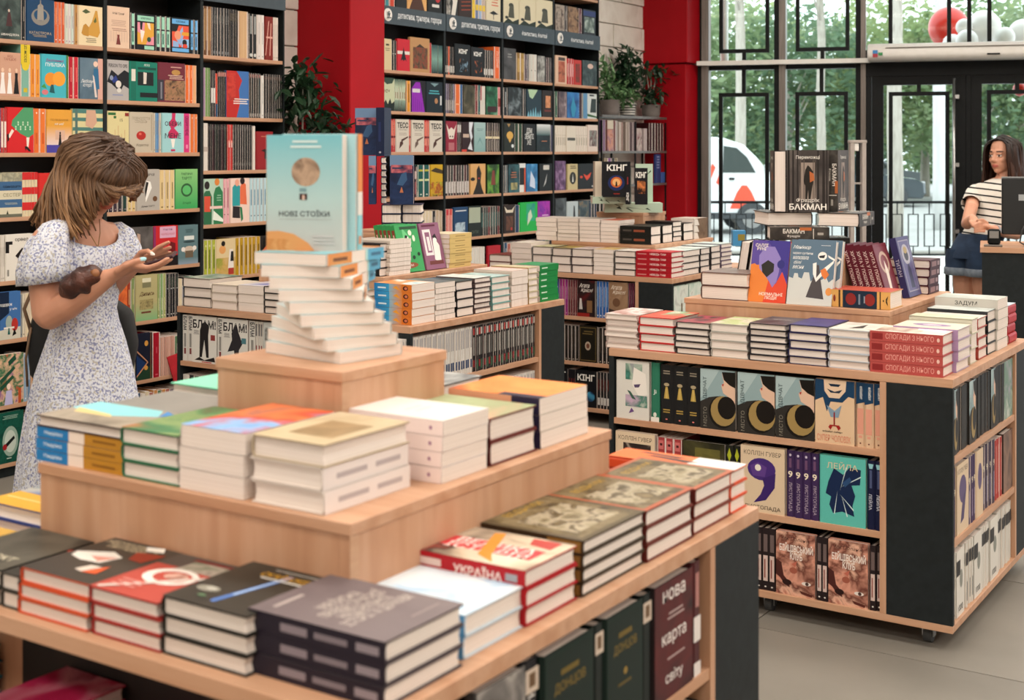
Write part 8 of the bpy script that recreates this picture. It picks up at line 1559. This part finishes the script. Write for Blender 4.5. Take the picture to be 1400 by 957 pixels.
paint(sk, 'c08a70', face_spots(HC, U, FN, SD, .98, 'b0604f', '7a5538', False)+[(wp(198, 353, -.232), (Vector((1, 0, 0)), Vector((0, 1, 0)), up), (.012, .02, .009), '9fd0d8'), (wp(209, 346.5, -.16), (Vector((1, 0, 0)), Vector((0, 1, 0)), up), (.008, .014, .007), 'e8dcd4')])
skm = skin_mat('skin_woman', 'c98d6e', 'b87a5c')
o = obj('body', sk, skm); o.parent = wom
# dress
dress_m = mat('floral_fabric', 'd9dbe4', .85, spec=.15)
_tc = N(dress_m, 'ShaderNodeTexCoord'); _v = N(dress_m, 'ShaderNodeTexNoise', Scale=150.0, Detail=1.5); LK(dress_m, _tc, 'Object', _v, 'Vector')
_r = ramp(dress_m, [(0, 'd6d8de'), (.5, 'd2d4dc'), (.56, 'a4a8bf'), (.63, '8286a8'), (1, '7479a0')]); LK(dress_m, _v, 'Fac', _r, 'Fac')
_v2 = N(dress_m, 'ShaderNodeTexNoise', Scale=95.0, Detail=1.0); LK(dress_m, _tc, 'Object', _v2, 'Vector'); _r2 = ramp(dress_m, [(0, '000000'), (.6, '000000'), (.64, 'ffffff')]); LK(dress_m, _v2, 'Fac', _r2, 'Fac')
_mx = N(dress_m, 'ShaderNodeMixRGB'); _mx.inputs[2].default_value = lin('b4b0a8'); LK(dress_m, _r2, 'Color', _mx, 0); LK(dress_m, _r, 'Color', _mx, 1); LK(dress_m, _mx, 0, BS(dress_m), 'Base Color')
NS = 48
def dring(py, lf, rg, dep, folds=0, dip=0, cdy=0.0):
    a, b = wp(lf, py, cdy), wp(rg, py, cdy); c = (a+b)/2; hw = (b.x-a.x)/2
    out = []
    for k in range(NS):
        th = 2*math.pi*k/NS; m = 1+folds*math.sin(13*th+.7)+folds*.6*math.sin(7*th+2)
        out.append(Vector((c.x+hw*math.cos(th)*m, c.y+dep*math.sin(th)*m, c.z-dip*max(0, math.cos(th-R(-40))))))
    return out
bm = bmesh.new()
rg_ = [dring(312, 74, 160, .118, 0, .05), dring(326, 64, 166, .132, 0, .03), dring(345, 64, 168, .138), dring(372, 66, 168, .138, .004), dring(400, 72, 161, .128, .008), dring(424, 77, 157, .12, .012), dring(440, 76, 160, .125, .018), dring(470, 66, 170, .14, .022), dring(510, 53, 180, .16, .028), dring(560, 42, 188, .18, .034), dring(620, 33, 196, .2, .04), dring(700, 24, 204, .22, .045), dring(790, 18, 210, .23, .05)]
loft(bm, rg_)
# near sleeve: soft flared puff
def sring(c, ax, r1, r2, u_, v_, fold=0): return [c+u_*(r1*math.cos(2*math.pi*k/NS)*(1+fold*math.sin(9*2*math.pi*k/NS)))+v_*(r2*math.sin(2*math.pi*k/NS)*(1+fold*math.sin(9*2*math.pi*k/NS))) for k in range(NS)]
ux, vy = Vector((1, 0, .12)).normalized(), Vector((0, 1, 0))
loft(bm, [sring(wp(84, 297, -.1), None, .012, .02, ux, vy), sring(wp(80, 303, -.11), None, .045, .05, ux, vy, .02), sring(wp(70, 325, -.125), None, .066, .07, ux, vy, .04), sring(wp(64, 348, -.14), None, .077, .078, ux, vy, .05), sring(wp(61, 368, -.15), None, .078, .078, ux, vy, .06), sring(wp(61, 386, -.155), None, .077, .076, ux, vy, .07)])
loft(bm, [sring(wp(160, 304, .1), None, .012, .02, ux, vy), sring(wp(164, 316, .11), None, .04, .05, ux, vy), sring(wp(168, 340, .115), None, .055, .06, ux, vy, .04), sring(wp(171, 365, .11), None, .06, .062, ux, vy, .05)])
dr = obj('dress', mesh(bm, 'dress', 0, True), dress_m); dr.parent = wom
sd_ = dr.modifiers.new('thick', 'SOLIDIFY'); sd_.thickness = .003
# hair
bm = bmesh.new(); cl = bm.loops.layers.float_color.new('Col'); rng = random.Random(5)
def endp(ph):
    tb = [(-60, (182, 266, .06)), (0, (193, 246, 0)), (20, (187, 264, -.06)), (32, (172, 264, -.1)), (42, (148, 276, -.115)), (54, (131, 291, -.125)), (68, (125, 304, -.125)), (80, (122, 310, -.125)), (95, (112, 322, -.135)), (120, (88, 322, -.135)), (150, (62, 312, -.09)), (180, (50, 304, -.02)), (215, (62, 300, .07)), (260, (100, 300, .12))]
    for (a, p), (b, q) in zip(tb, tb[1:]):
        if a <= ph <= b:
            t = (ph-a)/(b-a); return wp(*[p[i]*(1-t)+q[i]*t for i in range(3)])
paths = []
for layer, nL, off in ((0, 170, .0), (1, 260, .007)):
    for i in range(nL):
        ph = -55+(310)*(i+rng.random())/nL; a = R(ph); dv = FN*math.cos(a)+SD*math.sin(a)
        fr = rng.uniform(-.07, .08) if abs(ph) > 20 else rng.uniform(.03, .085)
        r0 = HC+U*(.12+off-abs(fr-.01)*.35)+FN*fr+SD*rng.gauss(0, .014)
        m1 = HC+U*.07+dv*(.104+off)+FN*.004; m2 = HC+U*.0+dv*(.114+off)
        e = endp(min(259, max(-59, ph+rng.gauss(0, 5))))
        m3 = m2*.45+e*.55+dv*.022*(1 if ph > 65 else .3)
        if -20 < ph < 62:   # fringe sweeping over the brow
            m2 = HC+U*.03+dv*(.118+off); m3 = m2*.5+e*.5+dv*.015
        e = e+Vector((rng.gauss(0, .006), 0, rng.gauss(0, .012)))*(.5 if -20 < ph < 62 else 1)
        paths.append(([r0, m1, m2, m3, e], .003 if -20 < ph < 62 else .008, rng.uniform(.6, 1.3)*(.75 if -20 < ph < 62 else 1)))
f0_ = len(bm.faces); ell(bm, HC+U*.026-FN*.022, (FN, SD, U), (.102, .084, .092), 24, 16); bm.faces.ensure_lookup_table()
for f in bm.faces[f0_:]:
    for lp in f.loops: lp[cl] = lin('3a281e')
strands(bm, cl, paths, rng, '4a3427', 'b0865f', .0098)
h = obj('hair', mesh(bm, 'hair', 0, True), hair_m); h.parent = wom
# necklace
bm = bmesh.new(); tube(bm, [wp(112, 302, -.09), wp(122, 318, -.105), wp(133, 337, -.115)], .0012, 6); tube(bm, [wp(136, 300, -.03), wp(137, 318, -.09), wp(134, 337, -.115)], .0012, 6); setattr(obj('necklace', mesh(bm, 'necklace'), mat('necklace_gold', '8a6a3a', .3, .8)), 'parent', wom)
# phone
ph = empty('phone', (0, 0, 0)); ph.location = Vector((bx0, by0, 0))+Matrix.Rotation(YAW, 3, 'Z') @ wp(210, 356.5, -.18); ph.rotation_euler = (R(8), R(-17), YAW); tag(ph, 'dark phone held in both hands of the woman', 'phone')
bm = bmesh.new(); box(bm, -.066, .066, -.034, .034, -.004, .004); setattr(obj('case', mesh(bm, 'case', .002), mat('phone_case', '3a1420', .4)), 'parent', ph)
bm = bmesh.new(); box(bm, -.062, .062, -.031, .031, .0041, .0048); setattr(obj('screen', mesh(bm, 'screen'), mat('phone_screen', '101018', .15)), 'parent', ph)
# brown leather pouch under the arm
def to_world(v): return Vector((bx0, by0, 0))+Matrix.Rotation(YAW, 3, 'Z') @ v
bm = bmesh.new(); c = Vector((0, 0, 0)); ax = (Vector((.86, 0, .5)).normalized(), Vector((0, 1, 0)), Vector((-.5, 0, .86)).normalized())
ell(bm, c, ax, (.07, .045, .04), 30, 20)
for v in bm.verts:
    n_ = v.co.normalized(); v.co += n_*(.0035*math.sin(v.co.x*120+v.co.z*70)+.0025*math.sin(v.co.z*160+v.co.y*90+v.co.x*40))
leather = noisy('brown_leather', [(.3, '1f0d09'), (.5, '3a1a11'), (.7, '5e3020')], 16, rough=.45, detail=4, bump=.5, bscale=60)
pch = empty('pouch', to_world(wp(110, 386, -.215)), YAW); tag(pch, 'crumpled brown leather pouch tucked under the arm of the woman', 'bag')
setattr(obj('leather_body', mesh(bm, 'leather_body', 0, True), leather), 'parent', pch)
bm = bmesh.new(); tube(bm, [(.045, -.02, .026), (.056, -.024, .031)], [.014, .011], 14); setattr(obj('opening', mesh(bm, 'opening', 0, True), mat('tan_lining', '8a5834', .6)), 'parent', pch)
# black shoulder bag on the far side
bm = bmesh.new(); bw = .165
pr = [(-bw, -.13), (-bw-.012, 0), (-bw+.02, .12), (-.05, .16), (.08, .15), (bw, .09), (bw+.02, -.02), (bw, -.12), (.1, -.15), (-.1, -.15)]
loft_r = [[Vector((x*s_, y_, z*s_)) for x, z in pr] for y_, s_ in ((-.05, .8), (-.035, .97), (.035, .97), (.05, .8))]
RR = loft(bm, loft_r); bm.faces.new(RR[0][::-1]); bm.faces.new(RR[-1])
bag = empty('shoulder_bag', to_world(wp(112, 462, .27)), YAW); tag(bag, 'black shoulder bag hanging behind the woman', 'bag')
setattr(obj('bag_body', mesh(bm, 'bag_body', .01, True), noisy('black_fabric', [(.3, '0b0b0c'), (.7, '121213')], 30, rough=.8)), 'parent', bag)
bm = bmesh.new(); tube(bm, [(-.15, -.04, .02), (-.17, -.05, .1), (-.13, -.02, .22), (-.02, 0, .34)], .006, 6); tube(bm, [(-.15, -.045, .04), (-.165, -.05, -.06), (-.16, -.05, -.15)], .004, 6); setattr(obj('strap', mesh(bm, 'strap', 0, True), mat('strap_tan', '6a5038', .6)), 'parent', bag)
# ---------------------------------------------------------------- the cashier
D0, PX0 = 8.5, 1345
LAT0 = (PX0-CX)/F*D0
bx0, by0 = camxy(LAT0, D0)
cas = empty('person', (bx0, by0, 0), YAW); tag(cas, 'dark-haired woman in a striped shirt standing by the cash desk', 'person')
fz = R(214); f2 = Vector((math.cos(fz), math.sin(fz), 0)); rt = Vector((f2.y, -f2.x, 0))     # face to the left and the camera; rt = her right
U = (up+f2*.06).normalized(); FN = (f2-up*.06).normalized(); SD = rt
HC = wp(1372, 211)
bm = bmesh.new(); s_ = 1.02
head(bm, HC, U, FN, SD, s_)
limb(bm, [HC-U*.06-FN*.02, wp(1373, 240), wp(1371, 250)], [.046, .047, .055], 14)
Ax = (f2, rt, up)
ell(bm, wp(1366, 270), Ax, (.085, .15, .13), 18, 12)
limb(bm, [wp(1362, 268)+rt*.14, wp(1366, 263), wp(1368, 268)-rt*.14], [.044, .05, .044], 12)
limb(bm, [wp(1364, 285), wp(1352, 310), wp(1336, 338)], [.085, .085, .1], 16)
for sg in (-1, 1):
    hp = wp(1332, 345)+rt*.075*sg; kn = Vector((hp.x+.02, hp.y, .47))
    limb(bm, [hp, Vector((hp.x+.005, hp.y, .62)), kn, Vector((hp.x+.02, hp.y+.02, .1))], [.085, .074, .052, .036], 14)
    limb(bm, [Vector((hp.x+.02, hp.y+.02, .05))-f2*.03, Vector((hp.x+.02, hp.y, .035))+f2*.13], [.036, .03], 10)
# her right arm (left in the picture) and left arm, hands joined
S1 = wp(1362, 264)+rt*.16
limb(bm, [S1, wp(1328, 284, -.1), wp(1322, 306, -.16)], [.046, .04, .036], 12); 
limb(bm, [wp(1322, 306, -.16), wp(1324, 303, -.22), wp(1330, 298, -.27)], [.037, .033, .026], 12)
hA, hB = wp(1330, 298, -.27), wp(1333, 306, -.3); limb(bm, [hA, hB], [(.028, .02), (.036, .018)], 10)
for i in range(4): finger(bm, [wp(1326+3*i, 303, -.305), wp(1330+3.2*i, 309, -.325), wp(1335+3*i, 311, -.32)], .0085)
S2 = wp(1368, 264)-rt*.16
limb(bm, [S2, wp(1392, 295, -.02), wp(1390, 320, -.08)], [.046, .04, .036], 12); limb(bm, [wp(1390, 320, -.08), wp(1374, 318, -.18), wp(1358, 313, -.27)], [.037, .033, .026], 12)
hA, hB = wp(1358, 313, -.27), wp(1344, 309, -.3); limb(bm, [hA, hB], [(.028, .02), (.036, .018)], 10)
for i in range(4): finger(bm, [wp(1346, 304+4*i, -.31), wp(1338, 305+3.8*i, -.33), wp(1332, 308+3.2*i, -.325)], .0085)
finger(bm, [wp(1350, 305, -.3), wp(1343, 300, -.32), wp(1336, 301, -.32)], .0095)
sk2 = fuse(bm, 'body', .0045, 4)
paint(sk2, 'd09a80', face_spots(HC, U, FN, SD, s_, 'b8655a', '3a261e', True))
o = obj('body', sk2, skin_mat('skin_cashier', 'd09a80', 'c08a70')); o.parent = cas
# striped shirt
sh_m = mat('striped_jersey', 'e2ddd4', .85, spec=.15)
_tc = N(sh_m, 'ShaderNodeTexCoord'); _mp = N(sh_m, 'ShaderNodeMapping', Rotation=(0, R(-8), 0)); LK(sh_m, _tc, 'Object', _mp, 'Vector')
_wv = N(sh_m, 'ShaderNodeTexWave', Scale=7.6, Distortion=.5); _wv.bands_direction = 'Z'; LK(sh_m, _mp, 0, _wv, 'Vector')
_rr = ramp(sh_m, [(0, '17171a'), (.1, '17171a'), (.16, 'e2ddd4'), (1, 'e2ddd4')]); LK(sh_m, _wv, 'Fac', _rr, 'Fac'); LK(sh_m, _rr, 'Color', BS(sh_m), 'Base Color')
def oring(px, py, a, b, dy=0, fold=0):
    c = wp(px, py, dy); return [c+rt*(a*math.cos(2*math.pi*k/NS)*(1+fold*math.sin(11*2*math.pi*k/NS)))+f2*(b*math.sin(2*math.pi*k/NS)*(1+fold*math.sin(11*2*math.pi*k/NS))) for k in range(NS)]
bm = bmesh.new()
loft(bm, [oring(1371, 244, .06, .06), oring(1370, 247, .1, .08), oring(1368, 252, .17, .1), oring(1366, 263, .18, .118), oring(1364, 284, .165, .125, 0, .01), oring(1357, 302, .148, .122, 0, .02), oring(1346, 318, .14, .118, 0, .015), oring(1338, 330, .135, .112)])
for S_, px, py, dy in ((S1, 1326, 283, -.1), (S2, 1391, 288, -.02)):
    e_ = wp(px, py, dy); dr_ = (e_-S_).normalized(); u_ = dr_.cross(f2).normalized(); v_ = dr_.cross(u_)
    loft(bm, [[S_-dr_*.05+(u_*math.cos(2*math.pi*k/NS)+v_*math.sin(2*math.pi*k/NS))*.012 for k in range(NS)]]+[[S_+(e_-S_)*t+(u_*math.cos(2*math.pi*k/NS)+v_*math.sin(2*math.pi*k/NS))*r for k in range(NS)] for t, r in ((-.12, .045), (.1, .056), (.5, .057), (.8, .06))])
o = obj('shirt', mesh(bm, 'shirt', 0, True), sh_m); o.parent = cas; o.modifiers.new('thick', 'SOLIDIFY').thickness = .003
# denim shorts with rolled cuffs
den = noisy('dark_denim', [(.3, '182a40'), (.5, '203550'), (.7, '2c4260')], 9, rough=.85, detail=5, bump=.1, bscale=120); cuff = noisy('denim_cuff', [(.3, '6a7684'), (.7, '848f9a')], 40, rough=.9)
bm = bmesh.new(); loft(bm, [oring(1343, 319, .148, .126), oring(1336, 334, .155, .135), oring(1332, 346, .165, .14), oring(1331, 352, .165, .14)])
cb_ = bmesh.new()
for sg in (-1, 1):
    t0 = wp(1332, 345)+rt*.076*sg
    def lr(z, r1, r2): return [Vector((t0.x+.005*(1-z), t0.y, z))+rt*(r1*math.cos(2*math.pi*k/NS))+f2*(r2*math.sin(2*math.pi*k/NS)) for k in range(NS)]
    loft(bm, [lr(t0.z+.02, .09, .13), lr(t0.z-.04, .105, .138), lr(t0.z-.1, .108, .13)]); loft(cb_, [lr(t0.z-.095, .111, .133), lr(t0.z-.1, .116, .138), lr(t0.z-.14, .117, .139), lr(t0.z-.145, .108, .13)])
o = obj('shorts', mesh(bm, 'shorts', 0, True), den); o.parent = cas; c_ = obj('cuffs', mesh(cb_, 'cuffs', 0, True), cuff, o)
bm = bmesh.new(); a_ = (wp(1358, 313, -.27)-wp(1374, 318, -.18)).normalized(); cw = wp(1362, 314.5, -.25); tube(bm, [cw-a_*.012, cw+a_*.012], .031, 16); setattr(obj('wristwatch', mesh(bm, 'wristwatch'), mat('watch_grey', '9a9a9c', .4)), 'parent', cas)
# hair: long, centre parting
bm = bmesh.new(); cl = bm.loops.layers.float_color.new('Col'); rng = random.Random(9); paths = []
for i in range(230):
    ph = 52+(256)*(i+rng.random())/230; a = R(ph); dv = FN*math.cos(a)+SD*math.sin(a)
    fr = rng.uniform(-.06, .07); r0 = HC+U*(.122-abs(fr)*.35)+FN*fr
    m1 = HC+U*.065+dv*.1; m2 = HC-U*.03+dv*(.108+.008*(abs(ph-180) > 100)); m3 = HC-U*.16+dv*.125; L = rng.uniform(.25, .33); e = HC-U*L+dv*.125+f2*.03
    paths.append(([r0, m1, m2, m3, e], .007, rng.uniform(.8, 1.3)))
strands(bm, cl, paths, rng, '160d0a', '4a2a1c', .0145)
h = obj('hair', mesh(bm, 'hair', 0, True), hair_m); h.parent = cas
# ================================================================ books: the 300 that show largest are things, the small rest one object
def pix(v):
    x = v.x*cs+v.y*sn; d = -v.x*sn+v.y*cs
    return CX+F*x/max(d, .2), HZ-F*(v.z-EYE)/max(d, .2)
def shown(k):
    w, h, t, M = k['w'], k['h'], k['t'], k['M']
    fc = {'f': ((0, 0, 0), (w, 0, 0), (w, 0, h), (0, 0, h)), 's': ((0, 0, 0), (0, 0, h), (0, t, h), (0, t, 0)), 'e': ((w, 0, 0), (w, t, 0), (w, t, h), (w, 0, h)),
          'h': ((0, 0, h), (w, 0, h), (w, t, h), (0, t, h)), 'l': ((0, 0, 0), (0, t, 0), (w, t, 0), (w, 0, 0)), 'b': ((0, t, 0), (0, t, h), (w, t, h), (w, t, 0))}
    use = {'f': 'f', 's': 's', 'side': 'sehl', 'all': 'sehlfb', 'none': ''}[k['vis']]
    A = 0
    for u in use:
        W3 = [M @ Vector(p) for p in fc[u]]
        n = (W3[1]-W3[0]).cross(W3[2]-W3[0]); c = sum(W3, Vector())/4
        if n.dot(Vector((0, 0, EYE))-c) <= 0: continue
        q = [(min(1400, max(0, a)), min(957, max(0, b))) for a, b in map(pix, W3)]
        A += abs(sum(q[i][0]*q[(i+1) % 4][1]-q[(i+1) % 4][0]*q[i][1] for i in range(4)))/2
    return A
for k in BOOKS: k['A'] = shown(k)
order = sorted(BOOKS, key=lambda k: -k['A'])
for k in order[:300]: k['own'] = True
for k in BOOKS:
    if k.get('own'): build_book(k)
Vv, Ff, Mi, Cc, Mats = [], [], [], [], [print_m, paper_w, paper_c]
def add_mesh(me, M, colour=None, mi=None):
    o = len(Vv); Vv.extend((M @ v.co)[:] for v in me.vertices)
    ca = me.color_attributes.get('Col')
    for p in me.polygons:
        Ff.append([o+i for i in p.vertices])
        if mi is None:
            m = me.materials[p.material_index]
            if m not in Mats: Mats.append(m)
            Mi.append(Mats.index(m))
        else: Mi.append(mi)
        for li in p.loop_indices: Cc.extend(colour if colour else ca.data[li].color)
for k in BOOKS:
    if k.get('own'): continue
    b, ins = bdim(k); w, h, t, M = k['w'], k['h'], k['t'], k['M']
    add_mesh(cover_mesh(w, h, t, b), M, lin(k['col']), 0)
    add_mesh(pages_mesh(w, h, t, b, ins), M, (1, 1, 1, 1), 1)
    if k['art']: add_mesh(art_mesh(k['art'], w, h, 'f'), M)
    if k['spine']: add_mesh(art_mesh(k['spine'], w, h, 's', t), M)
me = bpy.data.meshes.new('small_books'); me.from_pydata(Vv, [], Ff)
for m in Mats: me.materials.append(m)
me.polygons.foreach_set('material_index', Mi)
ca = me.color_attributes.new('Col', 'FLOAT_COLOR', 'CORNER'); ca.data.foreach_set('color', Cc)
o = obj('small_books', me); o['kind'] = 'stuff'
tag(o, 'many thin book spines and small books filling the shelves and piles', 'books')
